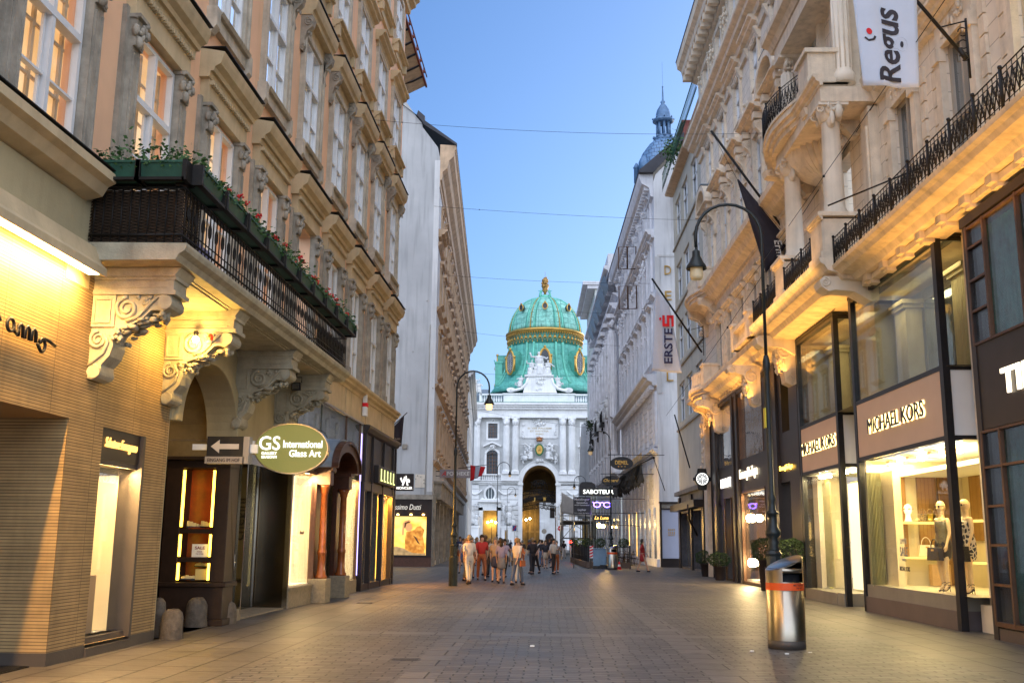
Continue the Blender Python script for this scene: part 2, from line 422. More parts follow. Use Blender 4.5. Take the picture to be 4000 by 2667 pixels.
# paving: small setts in rows across the street, slab bands along and across it
m, nt2, b = newmat('street_paving'); N, L = nt2.nodes, nt2.links
geo = N.new('ShaderNodeNewGeometry'); sp = N.new('ShaderNodeSeparateXYZ'); L.new(geo.outputs['Position'], sp.inputs[0])
def mth(op, a, b_=None, c_=None):
    n = N.new('ShaderNodeMath'); n.operation = op
    for i, v in enumerate((a, b_, c_)):
        if v is None: continue
        if isinstance(v, (int, float)): n.inputs[i].default_value = v
        else: L.new(v, n.inputs[i])
    return n.outputs[0]
def brick(bw, rh, ms, c1, c2, mo, off=.5, src=None):
    t = N.new('ShaderNodeTexBrick'); t.offset = off
    for k, v in (('Color1', (*c1, 1)), ('Color2', (*c2, 1)), ('Mortar', (*mo, 1)), ('Scale', 1), ('Brick Width', bw), ('Row Height', rh), ('Mortar Size', ms), ('Mortar Smooth', .3)):
        t.inputs[k].default_value = v
    L.new(src or geo.outputs['Position'], t.inputs['Vector']); return t
def mixc(f, a, b_):
    n = N.new('ShaderNodeMix'); n.data_type = 'RGBA'; L.new(f, n.inputs[0]); L.new(a, n.inputs[6]); L.new(b_, n.inputs[7]); return n.outputs[2]
def mixf(f, a, b_):
    n = N.new('ShaderNodeMix'); n.data_type = 'FLOAT'; L.new(f, n.inputs[0]); L.new(a, n.inputs[2]); L.new(b_, n.inputs[3]); return n.outputs[0]
nz = N.new('ShaderNodeTexNoise'); nz.inputs['Scale'].default_value = 1.7; L.new(geo.outputs['Position'], nz.inputs['Vector'])
wob = N.new('ShaderNodeVectorMath'); wob.operation = 'MULTIPLY_ADD'; L.new(nz.outputs['Color'], wob.inputs[0]); wob.inputs[1].default_value = (.16, .07, 0); L.new(geo.outputs['Position'], wob.inputs[2])
sett = brick(.34, .165, .013, (.082, .075, .07), (.138, .125, .113), (.02, .018, .016), .5, wob.outputs[0])
slab = brick(.95, .62, .013, (.106, .098, .09), (.135, .123, .112), (.012, .01, .009), .5)
swp = N.new('ShaderNodeCombineXYZ'); L.new(sp.outputs[1], swp.inputs[0]); L.new(sp.outputs[0], swp.inputs[1])
side = brick(1.1, .55, .012, (.095, .084, .072), (.125, .109, .093), (.014, .012, .01), .4, swp.outputs[0])
X, Y = sp.outputs[0], sp.outputs[1]
bandL = mth('MULTIPLY', mth('GREATER_THAN', X, -1.72), mth('LESS_THAN', X, -1.28))
bandR = mth('MULTIPLY', mth('GREATER_THAN', X, 2.0), mth('LESS_THAN', X, 2.48))
cr = mth('LESS_THAN', mth('MODULO', mth('ADD', Y, 400), 7.6), .5)
band = mth('MAXIMUM', mth('MAXIMUM', bandL, bandR), cr)
edge = mth('MAXIMUM', mth('LESS_THAN', X, -3.7), mth('GREATER_THAN', X, 5.6))
c = mixc(band, sett.outputs['Color'], slab.outputs['Color']); c = mixc(edge, c, side.outputs['Color'])
fh = mixf(band, sett.outputs['Fac'], slab.outputs['Fac']); fh = mixf(edge, fh, side.outputs['Fac'])
n1 = N.new('ShaderNodeTexNoise'); n1.inputs['Scale'].default_value = .55; n1.inputs['Detail'].default_value = 7; L.new(geo.outputs['Position'], n1.inputs['Vector'])
mr = N.new('ShaderNodeMapRange'); mr.inputs[1].default_value = .3; mr.inputs[2].default_value = .7; mr.inputs[3].default_value = .75; mr.inputs[4].default_value = 1.2; L.new(n1.outputs[0], mr.inputs[0])
mm = N.new('ShaderNodeMix'); mm.data_type = 'RGBA'; mm.blend_type = 'MULTIPLY'; mm.inputs[0].default_value = 1; L.new(c, mm.inputs[6]); L.new(mr.outputs[0], mm.inputs[7])
n3 = N.new('ShaderNodeTexNoise'); n3.inputs['Scale'].default_value = 2.6; n3.inputs['Detail'].default_value = 8; n3.inputs['Roughness'].default_value = .7; L.new(geo.outputs['Position'], n3.inputs['Vector'])
m3_ = N.new('ShaderNodeMapRange'); m3_.inputs[1].default_value = .54; m3_.inputs[2].default_value = .66; m3_.inputs[3].default_value = 1; m3_.inputs[4].default_value = .70; L.new(n3.outputs[0], m3_.inputs[0])
vo3 = N.new('ShaderNodeTexVoronoi'); vo3.inputs['Scale'].default_value = 1.7; L.new(geo.outputs['Position'], vo3.inputs['Vector'])
spt = mth('ADD', mth('MULTIPLY', mth('LESS_THAN', vo3.outputs['Distance'], .045), -.35), 1.0)
mq = N.new('ShaderNodeMix'); mq.data_type = 'RGBA'; mq.blend_type = 'MULTIPLY'; mq.inputs[0].default_value = 1; L.new(mm.outputs[2], mq.inputs[6]); L.new(mth('MULTIPLY', m3_.outputs[0], spt), mq.inputs[7])
L.new(mq.outputs[2], b.inputs['Base Color'])
rr = N.new('ShaderNodeMapRange'); b.inputs['Specular IOR Level'].default_value = .22; rr.inputs[3].default_value = .36; rr.inputs[4].default_value = .6; L.new(n1.outputs[0], rr.inputs[0]); L.new(rr.outputs[0], b.inputs['Roughness'])
bp = N.new('ShaderNodeBump'); bp.invert = True; bp.inputs['Strength'].default_value = .9; bp.inputs['Distance'].default_value = .02
n2 = N.new('ShaderNodeTexNoise'); n2.inputs['Scale'].default_value = 7; n2.inputs['Detail'].default_value = 6; L.new(geo.outputs['Position'], n2.inputs['Vector'])
L.new(mth('ADD', fh, mth('MULTIPLY', n2.outputs[0], .45)), bp.inputs['Height']); L.new(bp.outputs[0], b.inputs['Normal'])
g = MB(); g.quad((-700, -60, 0), (700, -60, 0), (700, 1600, 0), (-700, 1600, 0))
tag(g.build('ground', m), 'street paving', kind='structure')
# ------------------------------------------------------------------ LEFT: pink corner building
def frame(name, label, cat, x0, slope, y0, sx):
    t = thing(name, label, cat, (x0+slope*y0, y0, 0), -math.atan(slope))
    t['_sx'] = sx
    return t
pink = frame('apartment_building', 'long pink stuccoed corner building with rows of hooded windows above lit shops, left of street', 'building', -6.5, .018, 13.0, 1)
del pink['_sx']
def PB(): return MB(1, (0, 13.0, 0))
CEN = [5.4+3.1*k for k in range(11)]          # bay centres 5.4 .. 36.4
F1 = (6.42, 9.15); F2 = (11.1, 13.95); F3 = (15.9, 18.35); F4 = (20.2, 22.5)
holes = [(c-.78, c+.78, *f) for c in CEN for f in (F1, F2, F3, F4)]
mw = PB(); wall_grid(mw, 2, 38.2, 6.2, 23.2, holes, 0, .32)
mw.quad((0, 38.2, 6.2), (-9, 38.2, 6.2), (-9, 38.2, 23.2), (0, 38.2, 23.2))
mw.build('wall', m_pink, pink)
ml = PB()   # lower wall
wall_grid(ml, 16.37, 38.2, 0, 6.2, [(16.45, 19.85, 0, 5.2), (19.85, 24.0, 0, 3.3), (24.05, 26.4, .42, 3.25), (26.9, 29.3, 0, 3.45), (29.75, 31.8, .35, 3.4), (32.5, 38.0, .06, 3.35)], 0, .5)
ml.quad((0, 38.2, 0), (-9, 38.2, 0), (-9, 38.2, 6.2), (0, 38.2, 6.2)); 
ml.build('ground_floor_wall', m_creamwall, pink)
# roof slab and eaves with bracketed soffit near the far corner
e = PB(); e.ext(corn(.55, .7, 22.9), 2, 38.3); e.build('cornice', m_ochre, pink)
e = PB(); e.quad((.5, 2, 23.6), (.5, 38.6, 23.6), (-9, 38.6, 26.5), (-9, 2, 26.5)); e.quad((.5, 38.6, 23.6), (-9, 38.6, 23.6), (-9, 38.6, 26.5)); e.build('roof', m_darkroof, pink)
ev = PB(); br = PB(); ri = PB()
for k in range(6):
    y = 38.35+k*1.12
    ev.quad((-1.5, y, 22.2), (-1.5, y+1.02, 22.2), (-.1, y+1.02, 22.9), (-.1, y, 22.9)); ev.quad((-1.5, y, 22.26), (-1.5, y+1.02, 22.26), (-.1, y+1.02, 22.96), (-.1, y, 22.96))
    br.tube([(-1.5, y-.04, 22.15), (-1.0, y-.04, 22.5), (-.6, y-.04, 22.6), (-.1, y-.04, 22.85)], .05, 5)
    br.tube([(-1.1+.3*math.cos(R(a)), y-.04, 22.2+.18*math.sin(R(a))) for a in range(0, 300, 30)], .03, 4)
    ri.ball((-.05, y-.04, 23.1), .08, 6); ri.box(-.08, -.05, y-.05, y-.02, 22.9, 23.3)
ri.box(-.12, -.04, 38.2, 45.1, 22.86, 22.98); ri.tube([(-.07, 38.2, 23.4), (-.07, 45.1, 23.4)], .03, 4)
cw = PB(); cw.box(-9, -1.5, 38.2, 45, 0, 23); cw.build('rear_wall', m_pink, pink)
# (canopy sits on the far corner, seen against the sky)
for o, n, mm_ in ((ev, 'glass_canopy', m_sillstone), (br, 'canopy_bracket', m_iron), (ri, 'canopy_railing', m_redroof)):
    o.build(n, mm_, pink)

def window_unit(w_, h, bars=(.62,), sill=True, mid=True):
    """a casement frame in local coords: y along wall, x outward, z from 0"""
    f = MB(); a = w_/2
    for s in (-1, 1): f.box(-.16, -.06, min(s*a, s*(a-.07)), max(s*a, s*(a-.07)), 0, h)
    f.box(-.16, -.06, -a+.07, a-.07, 0, .07); f.box(-.16, -.06, -a+.07, a-.07, h-.07, h)
    tz = h*bars[0]
    f.box(-.17, -.03, -a+.07, a-.07, tz-.05, tz+.05)
    f.box(-.165, -.04, -.04, .04, .07, h-.07)
    if mid:
        for s in (-1, 1):
            f.box(-.155, -.075, min(s*.06, s*(a-.085)), max(s*.06, s*(a-.085)), tz*.48, tz*.48+.035)
            y = s*a*.52
            f.box(-.155, -.115, s*.06, s*.1, .09, tz); 
    g_ = MB(); g_.box(-.135, -.125, -a+.08, a-.08, .08, h-.08)
    return f, g_
m_inner = mat('inner_casement_paint', (.55, .42, .26), .6)
def rep(builder_mesh, name, parent, locs, mtl=None):
    """one mesh, many linked copies as parts"""
    out = []
    for l in locs:
      for bm1 in (builder_mesh if isinstance(builder_mesh, list) else [builder_mesh]):
        o = bpy.data.objects.new(name, bm1); C.objects.link(o); o.parent = parent; o.location = l; out.append(o)
    return out
def mirror(m):  # to the other side of the street
    q = MB(); q.v = [(-x, y, z) for x, y, z in m.v]; q.f = m.f; q.sm = m.sm; return q
def windows(parent, locs, w_, h, glassm, framem=m_white, side=1, bars=(.62,), backs=None, mid=True):
    f, g_ = window_unit(w_, h, bars, mid=mid)
    if side < 0: f, g_ = mirror(f), mirror(g_)
    fm = f.mesh('window', framem); gm = g_.mesh('pane', glassm)
    bm_ = icm = None
    if backs:
        bk = MB(); bk.quad(*[(side*-.30, a, b_) for a, b_ in ((-w_/2-.02, -.02), (w_/2+.02, -.02), (w_/2+.02, h+.02), (-w_/2-.02, h+.02))]); bm_ = bk.mesh('room', backs)
        ic = MB(); a = w_/2
        for y_ in (-a*.62, -a*.12, a*.45, a*.8): ic.box(side*-.28, side*-.24, y_-.03, y_+.03, .1, h-.1)
        for z_ in (h*.3, h*.56, h*.8): ic.box(side*-.28, side*-.25, -a*.9, a*.9, z_-.02, z_+.02)
        icm = ic.mesh('inner_casement', m_inner)
    for o in rep(fm, 'window', parent, locs):
        p = bpy.data.objects.new('pane', gm); C.objects.link(p); p.parent = o
        if icm: p = bpy.data.objects.new('inner_casement', icm); C.objects.link(p); p.parent = o
        if bm_: p = bpy.data.objects.new('lit_room', bm_); C.objects.link(p); p.parent = o

L_ = lambda c, z: (0, c-13.0, z)
LW = lambda c, z: (.09, c-13.0, z)
# floor 1: amber lit rooms
windows(pink, [LW(c, F1[0]) for c in CEN if c < 24], 1.56, 2.73, m_glass, backs=m_warmin)
windows(pink, [LW(c, F1[0]) for c in CEN if c > 24], 1.56, 2.73, m_glassr, backs=m_dimin)
windows(pink, [LW(c, F2[0]) for c in CEN], 1.56, 2.85, m_pane)
windows(pink, [LW(c, F3[0]) for c in CEN], 1.56, 2.45, m_pane)
windows(pink, [LW(c, F4[0]) for c in CEN], 1.56, 2.30, m_pane)
# interior casement + blind cord behind the nearest lit windows
# floor 1 surround: panelled pilasters with leafy capitals, dentilled entablature, hood
s1 = MB(); c1 = MB(); h1 = MB(); o1 = MB()
for s in (-1, 1):
    y0, y1 = sorted((s*.80, s*1.08))
    s1.box(0, .14, y0, y1, -.05, 2.3); s1.box(.14, .165, y0+.03, y0+.06, .1, 2.2); s1.box(.14, .165, y1-.06, y1-.03, .1, 2.2); s1.box(0, .2, y0-.03, y1+.03, -.05, .16)
    s1.box(0, .07, y0-.12 if s < 0 else y1, y0 if s < 0 else y1+.12, -.05, 2.9)
    o1.box(0, .18, y0, y1, 2.3, 2.75); orn(o1, (.2, (y0+y1)/2, 2.55), .2, 26, 3, (.4, .85, 1), 5)
    o1.box(0, .24, y0-.03, y1+.03, 2.74, 2.8)
h1.box(0, .16, -1.1, 1.1, 2.8, 3.25)
h1.ext([(0, 3.25), (.18, 3.25), (.20, 3.36), (.26, 3.36), (.28, 3.44), (.38, 3.5), (.42, 3.62), (.44, 3.72), (0, 3.8)], -1.2, 1.2)
for k in range(22): h1.box(.16, .24, -1.08+k*.1, -1.03+k*.1, 3.14, 3.22)
fl = MB(); fl.box(0, .46, -1.22, 1.22, 3.795, 3.815)
for m_, n, mt in ((s1, 'pilaster_surround', m_greystone), (o1, 'leaf_capital', m_greystone), (h1, 'window_hood', m_ochre), (fl, 'hood_flashing', m_iron)):
    rep([p.mesh(n, mt) for p in m_.pieces()], n, pink, [L_(c, F1[0]) for c in CEN if c > 8])
# floor 2: architrave, sill with brackets, scroll consoles and hood
s2 = MB(); h2 = MB(); f2 = MB(); k2 = MB()
for s in (-1, 1):
    y0, y1 = sorted((s*.79, s*.98)); s2.box(0, .10, y0, y1, 0, 2.95); y0, y1 = sorted((s*.93, s*1.0)); s2.box(.1, .14, y0, y1, 0, 2.95)
    y0, y1 = sorted((s*.86, s*1.06)); s2.box(0, .2, y0, y1, -.35, .02); s2.ext([(0, -.5), (.1, -.48), (.2, -.35), (0, -.35)], y0, y1)
    y = s*1.03
    k2.ext([(0, 2.35), (.07, 2.3), (.13, 2.42), (.10, 2.62), (.16, 2.8), (.30, 2.95), (.34, 3.12), (.28, 3.24), (0, 3.24)], y-.1, y+.1)
    for q in (-.11, .11): spiral(k2, .2, y+q, 3.06, .12, w=.02); spiral(k2, .07, y+q, 2.42, .06, w=.015, hand=-1)
    orn(k2, (.2, y, 2.85), .12, 8, 4, (.5, .7, 1), 5)
s2.box(0, .1, -.98, .98, 2.85, 3.0)
s2.box(0, .13, -.86, .86, -.3, -.03); s2.ext([(0, -.06), (.2, -.06), (.24, 0), (0, .03)], -.86, .86)
h2.box(0, .1, -1.0, 1.0, 3.0, 3.24)
h2.ext([(0, 3.24), (.28, 3.24), (.30, 3.34), (.36, 3.38), (.40, 3.50), (.42, 3.64), (0, 3.74)], -1.16, 1.16)
f2.box(0, .44, -1.18, 1.18, 3.70, 3.72)
for m_, n, mt in ((s2, 'window_surround', m_sillstone), (k2, 'scroll_console', m_greystone), (h2, 'window_hood', m_ochre), (f2, 'hood_flashing', m_iron)):
    rep([p.mesh(n, mt) for p in m_.pieces()], n, pink, [L_(c, F2[0]) for c in CEN if c > 11])
# floor 3 and 4
s3 = MB(); h3 = MB()
for s in (-1, 1):
    y0, y1 = sorted((s*.79, s*.97)); s3.box(0, .10, y0, y1, -.2, 2.5)
    y0, y1 = sorted((s*.9, s*1.08)); h3.box(0, .22, y0, y1, -.42, 0)
s3.box(0, .09, -.97, .97, 2.4, 2.58); h3.ext(corn(.3, .22, -.18), -1.12, 1.12); h3.box(0, .1, -1, 1, -.4, -.18)
t3 = MB(); t3.box(0, .1, -1, 1, 2.5, 2.68); t3.ext(corn(.36, .36, 2.66), -1.18, 1.18)
for n, m_, mt, F_ in (('window_surround', s3, m_sillstone, F3), ('window_sill', h3, m_ochre, F3), ('window_hood', t3, m_ochre, F3), ('window_surround', s3, m_sillstone, F4), ('window_sill', h3, m_ochre, F4)):
    rep([p.mesh(n, mt) for p in m_.pieces()], n, pink, [L_(c, F_[0]) for c in CEN if c > 17])
# parapet panels between floors (recessed rectangles below floor-2 sills)
rp = PB()
for c in CEN: rp.box(-.01, .025, c-.8, c-.76, 10.25, 10.75); rp.box(-.01, .025, c+.76, c+.8, 10.25, 10.75)
# string ledge at first floor
e = PB(); e.ext(corn(.28, .34, 5.98), 23.7, 38.3); e.box(0, .06, 24, 38.2, 5.2, 5.98)
for y in (26.4, 29.4, 32.5, 35.4): e.box(.06, .09, y, y+.05, 5.25, 5.98)
e.build('string_course', m_ochre, pink)
e = PB(); e.ext([(0, 6.05), (.25, 6.12), (.32, 6.25), (.42, 6.3), (.42, 6.42), (0, 6.46)], 2, 12.9); e.build('string_course', m_ochre, pink)
e = PB(); e.box(0, .425, 2, 12.92, 6.463, 6.478); e.build('ledge_flashing', m_iron, pink)
e = PB(); e.box(-.4, .0, 2, 13.0, 5.1, 6.1); e.box(0, .03, 12.55, 13.2, 4.9, 6.2); e.box(-.3, .0, 12.9, 24, 5.2, 6.2); e.build('plaster_wall', m_creamwall, pink)
e = PB(); e.box(0, .06, 2, 12.52, 5.46, 6.04); e.build('fascia_panel', m_creamwall, pink, .01)

# ---- first shop: ribbed stone cladding
sh = PB(); wall_grid(sh, 13.0, 16.37, .16, 5.17, [(14.02, 15.42, .16, 3.12)], 0.02, .35); wall_grid(sh, 2, 13.0, 3.12, 5.17, [], .02, .3)
sh.build('ribbed_stone_cladding', m_ribs, pink)
sh = PB(); sh.quad((.02, 13.0, .16), (-3, 13.0, .16), (-3, 13.0, 3.12), (.02, 13.0, 3.12)); sh.build('ribbed_portal_return', m_ribsx, pink)
sh = PB(); sh.quad((.02, 2, 3.12), (.02, 13, 3.12), (-3, 13, 3.12), (-3, 2, 3.12)); sh.quad((-3, 2, 0), (-3, 13, 0), (-3, 13, 3.12), (-3, 2, 3.12)); sh.build('portal_soffit', mat('warm_soffit', (.42, .26, .12), .7), pink)
sh = PB(); sh.box(-.05, .03, 13.0, 14.0, 0, .16); sh.box(-.05, .03, 15.42, 16.37, 0, .16); sh.box(-.05, .06, 14.0, 15.42, 0, .12); sh.box(-3, .03, 12.97, 13.0, 0, .16); sh.build('base_plinth', m_darksteel, pink)
# beam that hides the strip light
sh = PB(); sh.ext([(0.02, 5.16), (.34, 5.02), (.36, 5.02), (.36, 5.12), (.28, 5.2), (.2, 5.42), (.02, 5.45)], 2, 13.0); sh.build('cornice_beam', m_ochre, pink)
sh = PB(); sh.box(.16, .30, 2, 12.9, 5.03, 5.055); sh.build('strip_light', glow('strip_light', (1, .70, .26), 12), pink)
for k in range(4): area('strip lamp', (-6.5+.018*(3.4+2.7*k)+.25, 3.4+2.7*k, 5.0), (2.6, .06), 95, (1, .55, .15), (-.35, 0, -1))
# shop window with its sign
sw = PB(); sw.box(-.3, -.02, 14.03, 14.08, .16, 3.12); sw.box(-.3, .06, 15.34, 15.42, .16, 3.12); sw.box(-.3, -.02, 14.08, 15.34, .16, .24); sw.box(-.3, -.02, 14.08, 15.34, 2.6, 2.68)
sw.build('shop_window_frame', m_darksteel, pink)
sw = PB(); sw.box(-.14, -.12, 14.08, 15.34, .24, 2.6); sw.build('shop_window_glass', m_glass, pink)
sw = PB(); sw.quad((-1.0, 13.9, .2), (-1.0, 16.2, .2), (-1.0, 16.2, 2.7), (-1.0, 13.9, 2.7)); sw.build('display_back', mat('tan_display_back', (.20, .12, .06), .6), pink)
sw = PB(); sw.quad((-.95, 14.75, .3), (-.3, 14.5, .3), (-.3, 14.5, 2.55), (-.95, 14.75, 2.55)); 
sw.quad((-.2, 15.15, .25), (-.8, 15.3, .25), (-.8, 15.3, 2.5), (-.2, 15.15, 2.5))
sw.build('display_screen', glow('cream_screen', (1, .72, .33), .28, .45, .8, (1, 1, .5)), pink)
sw = PB(); sw.box(-1.0, -.13, 13.7, 16.2, .16, .24); sw.build('display_floor', m_signw, pink)
sw = PB(); sw.box(-.85, -.35, 14.3, 14.6, .24, 1.35); sw.box(-.6, -.3, 14.65, 14.9, .24, 1.05); sw.build('display_plinth', mat('tan_plinth', (.36, .25, .14), .6), pink)
sw = PB(); sw.box(-.3, .0, 14.03, 15.34, 2.68, 3.12); sw.build('sign_box', m_darkshop, pink)
t_ = PB(); t_.merge(textmb('Salvatore Ferragamo', 1.08, .19, .02, .0, .35), face_left(.015, 14.68, 2.9)); tx = t_.build('shop_lettering', glow('amber_letters', (1, .55, .12), .8), pink)
area('display lamp', (-6.75, 14.6, 2.5), (.9, .5), 14, (1, .72, .36))
area('display lamp', (-6.35, 14.7, 2.55), (1.1, .1), 42, (1, .62, .22), (.8, 0, -1))
# big script letters high on the cladding (only the tail is in view)
sc_ = PB(); pts = []
def stroke(P): sc_.tube([(.09, u_, z_) for u_, z_ in P], .022, 6)
stroke([(11.28+.075*math.cos(R(a)), 4.0+.075*math.sin(R(a))) for a in range(30, 391, 30)]+[(11.36, 3.95), (11.42, 3.92), (11.47, 4.0)])
for k in range(3): stroke([(11.46+.15*k, 3.9), (11.46+.15*k, 4.03), (11.50+.15*k, 4.06), (11.55+.15*k, 4.03), (11.565+.15*k, 3.9)])
stroke([(11.91, 3.9), (11.95, 3.86)]+[(12.02+.075*math.cos(R(a)), 3.90+.08*math.sin(R(a))) for a in range(200, 560, 30)]+[(12.06, 3.99), (12.2, 3.98), (12.34, 3.95)])
for k in range(7): stroke([(9.6+.22*k+.075*math.cos(R(a)), 4.05+.075*math.sin(R(a))) for a in range(0, 391, 30)]+[(9.74+.22*k, 4.0)])
sc_.build('script_lettering', m_black, pink)

# ---- carriage arch (between ribbed shop and glass gallery)
ar = PB(); cx, rr_, spz = 18.15, 1.7, 3.55
outline = [(cx-rr_-.0, 3.5)]
arc = ell(cx, 3.5, rr_, 1.45, 20, 0, 180)
# spandrel above the arch
pts = [(16.37, 3.5)]+[(cx-rr_, 3.5)]
top = [(19.9, 3.5), (19.9, 5.2), (16.37, 5.2), (16.37, 3.5)]
ar.ext(list(arc)+top[3:1:-1]+top[1::-1], -.35, .06, 'x'); ar.build('arch_spandrel', m_creamwall, pink)
ar = PB()
o_, i_ = ell(cx, 3.5, rr_+.0, 1.45, 24, 0, 180), ell(cx, 3.5, rr_-.26, 1.2, 24, 0, 180)
ar.ext(o_+i_[::-1], -.5, .12, 'x'); ar.build('arch_moulding', m_creamwall, pink, .02)
ar = PB(); 
vault = [(cx+(rr_)*math.cos(R(a)), 3.5+1.45*math.sin(R(a))) for a in range(0, 181, 12)]
for a, b_ in zip(vault, vault[1:]): ar.quad((-.3, a[0], a[1]), (-.3, b_[0], b_[1]), (-5, b_[0], b_[1]), (-5, a[0], a[1]))
ar.quad((-.3, cx-rr_, 0), (-5, cx-rr_, 0), (-5, cx-rr_, 3.5), (-.3, cx-rr_, 3.5)); ar.quad((-.3, 19.87, 0), (-5, 19.87, 0), (-5, 19.87, 3.5), (-.3, 19.87, 3.5))
ar.quad((-5, cx-rr_, 0), (-5, 19.87, 0), (-5, 19.87, 5), (-5, cx-rr_, 5)); ar.build('carriage_vault', mat('vault_plaster', (.27, .19, .08), .85, var=.3, scale=2), pink)
area('vault lamp', (-8.0, 18.0, 4.6), (.8, .8), 9, (1, .62, .22))

# ---- four scrolled consoles and the balcony slab
def console(y):
    b = PB(); th = .46
    b.box(0, 1.14, y, y+th, 4.88, 5.12); b.ext([(0, 5.12), (1.16, 5.12), (1.24, 5.24), (0, 5.24)], y-.05, y+th+.05)
    b.box(0, 1.18, y-.025, y+th+.025, 4.87, 4.93); b.box(0, 1.17, y-.015, y+th+.015, 5.08, 5.13)
    for yy in (y-.012, y+th): b.box(.1, 1.04, yy, yy+.012, 4.97, 4.98); b.box(.1, 1.04, yy, yy+.012, 5.06, 5.07)
    b.box(0, .34, y, y+th, 4.42, 4.87); b.box(.05, .29, y-.02, y, 4.47, 4.49); b.box(.05, .29, y-.02, y, 4.80, 4.82); b.box(.05, .07, y-.02, y, 4.49, 4.8); b.box(.27, .29, y-.02, y, 4.49, 4.8)
    body = [(0, 4.42), (0, 3.72), (.08, 3.69), (.16, 3.72), (.2, 3.8), (.2, 3.9), (.30, 4.02), (.34, 4.16), (.33, 4.3), (.40, 4.40), (.55, 4.45), (.70, 4.52), (.84, 4.66), (.93, 4.66), (1.0, 4.64), (1.10, 4.69), (1.13, 4.78), (1.1, 4.87), (.34, 4.87), (.3, 4.42)]
    b.ext(body, y+.03, y+th-.03)
    for yy in (y+.015, y+th-.015):
        spiral(b, .50, yy, 4.68, .165, 1.9, .032); spiral(b, 1.02, yy, 4.765, .095, 1.6, .026, -1)
        spiral(b, .13, yy, 4.24, .125, 1.8, .028); spiral(b, .10, yy, 3.80, .09, 1.6, .026, -1)
        b.tube([(.5, yy, 4.50), (.66, yy, 4.56), (.8, yy, 4.72), (.92, yy, 4.84), (1.02, yy, 4.86)], .026, 6)
        b.tube([(.2, yy, 4.33), (.27, yy, 4.2), (.22, yy, 4.06), (.1, yy, 3.96), (.03, yy, 3.88)], .026, 6)
    b.lathe(0, 0, [(0, 0)], 3) if False else None
    for c_, r_ in (((1.03, 4.765), .1), ((.11, 3.8), .09)):
        b.ext(ell(c_[0], c_[1], r_, r_, 16), y-.005, y+th+.005, sm=False)
    q = random.Random(int(y*10))
    for i in range(46):   # acanthus leaf along the underside
        t = i/45; px = .33+.62*t; pz = 4.36+.30*t**1.5
        b.ball((px+q.uniform(-.03, .03), y+th*q.uniform(.05, .95), pz+q.uniform(-.05, .03)), q.uniform(.03, .055), 6, (1.5, .8, .7))
    for i in range(26): b.ball((.36+q.uniform(-.08, .1), y+th*q.uniform(0, 1), 4.33+q.uniform(-.1, .1)), q.uniform(.025, .05), 5)
    for i in range(14): b.ball((q.uniform(.64, .84), y+.02, q.uniform(4.74, 4.84)), q.uniform(.02, .035), 5)
    for i in range(10): b.ball((.97+q.uniform(-.05, .05), y+th*q.uniform(.1, .9), 4.6+q.uniform(-.05, .03)), q.uniform(.03, .05), 5)
    b.build('scrolled_console', m_corbel, pink)
for y in (13.37, 15.95, 19.5, 22.4): console(y)
slab = PB(); slab.ext([(0, 5.25), (1.3, 5.25), (1.34, 5.33), (1.42, 5.38), (1.44, 5.44), (1.44, 5.48), (0, 5.5)], 12.95, 23.6); slab.build('balcony_slab', m_corbel, pink)
cof = PB()
for a, b_ in ((13.9, 15.9), (16.5, 19.4), (20.05, 22.3)):
    cof.box(.2, 1.05, a, b_, 5.215, 5.248); cof.box(.14, 1.11, a-.06, b_+.06, 5.235, 5.25)
cof.build('soffit_panel', m_corbel, pink)
# balcony railing: bars and rings, basket-weave screens
rail = PB()
for z in (5.62, 6.28): rail.tube([(0.05, 13.02, z), (1.33, 13.02, z), (1.33, 23.5, z), (.05, 23.5, z)], .018, 5)
rail.tube([(1.33, 13.02, 5.74), (1.33, 23.5, 5.74)], .012, 4)
y = 13.1; i = 0
while y < 23.5:
    rail.tube([(1.33, y, 5.5), (1.33, y, 6.28)], .011, 4)
    if i % 2: rail.tube([(1.33+.0*math.cos(R(a)), y+.055*math.cos(R(a)), 5.97+.10*math.sin(R(a))) for a in range(0, 360, 40)], .012, 4, closed=True)
    y += .14; i += 1
for k in range(10): x = .1+k*.125; rail.tube([(x, 13.02, 5.5), (x, 13.02, 6.28)], .011, 4)
rail.build('balcony_railing', m_iron, pink)
scr = PB()
def weave(p, q_, z0, z1, n):
    dx, dy = q_[0]-p[0], q_[1]-p[1]; L0 = math.hypot(dx, dy); nx, ny = -dy/L0, dx/L0
    zz = z0; j = 0
    while zz < z1:
        pts = []
        for i in range(n+1):
            t = i/n; o_ = .018*(1 if (i+j) % 2 else -1); pts.append((p[0]+dx*t+nx*o_, p[1]+dy*t+ny*o_, zz))
        scr.tube(pts, .015, 4, flat=.6); zz += .022; j += 1
weave((.03, 13.06), (1.3, 13.06), 5.52, 6.27, 16); weave((1.28, 13.08), (1.28, 13.75), 5.52, 6.27, 8)
scr.build('wicker_screen', mat('dark_wicker', (.055, .035, .022), .7, var=.4, scale=10), pink)
scr = PB(); scr.box(1.26, 1.275, 20.9, 23.45, 5.52, 6.0); scr.build('dark_screen', m_iron, pink)
scr = PB(); scr.box(.04, 1.29, 13.075, 13.085, 5.52, 6.26); scr.build('wicker_backing', m_iron, pink)
lavender = PB(); lavender.box(.4, .43, 15.2, 16.6, 5.5, 6.4); lavender.build('parasol_cover', mat('lavender_cloth', (.22, .2, .34), .8), pink)
for i in range(1): pass
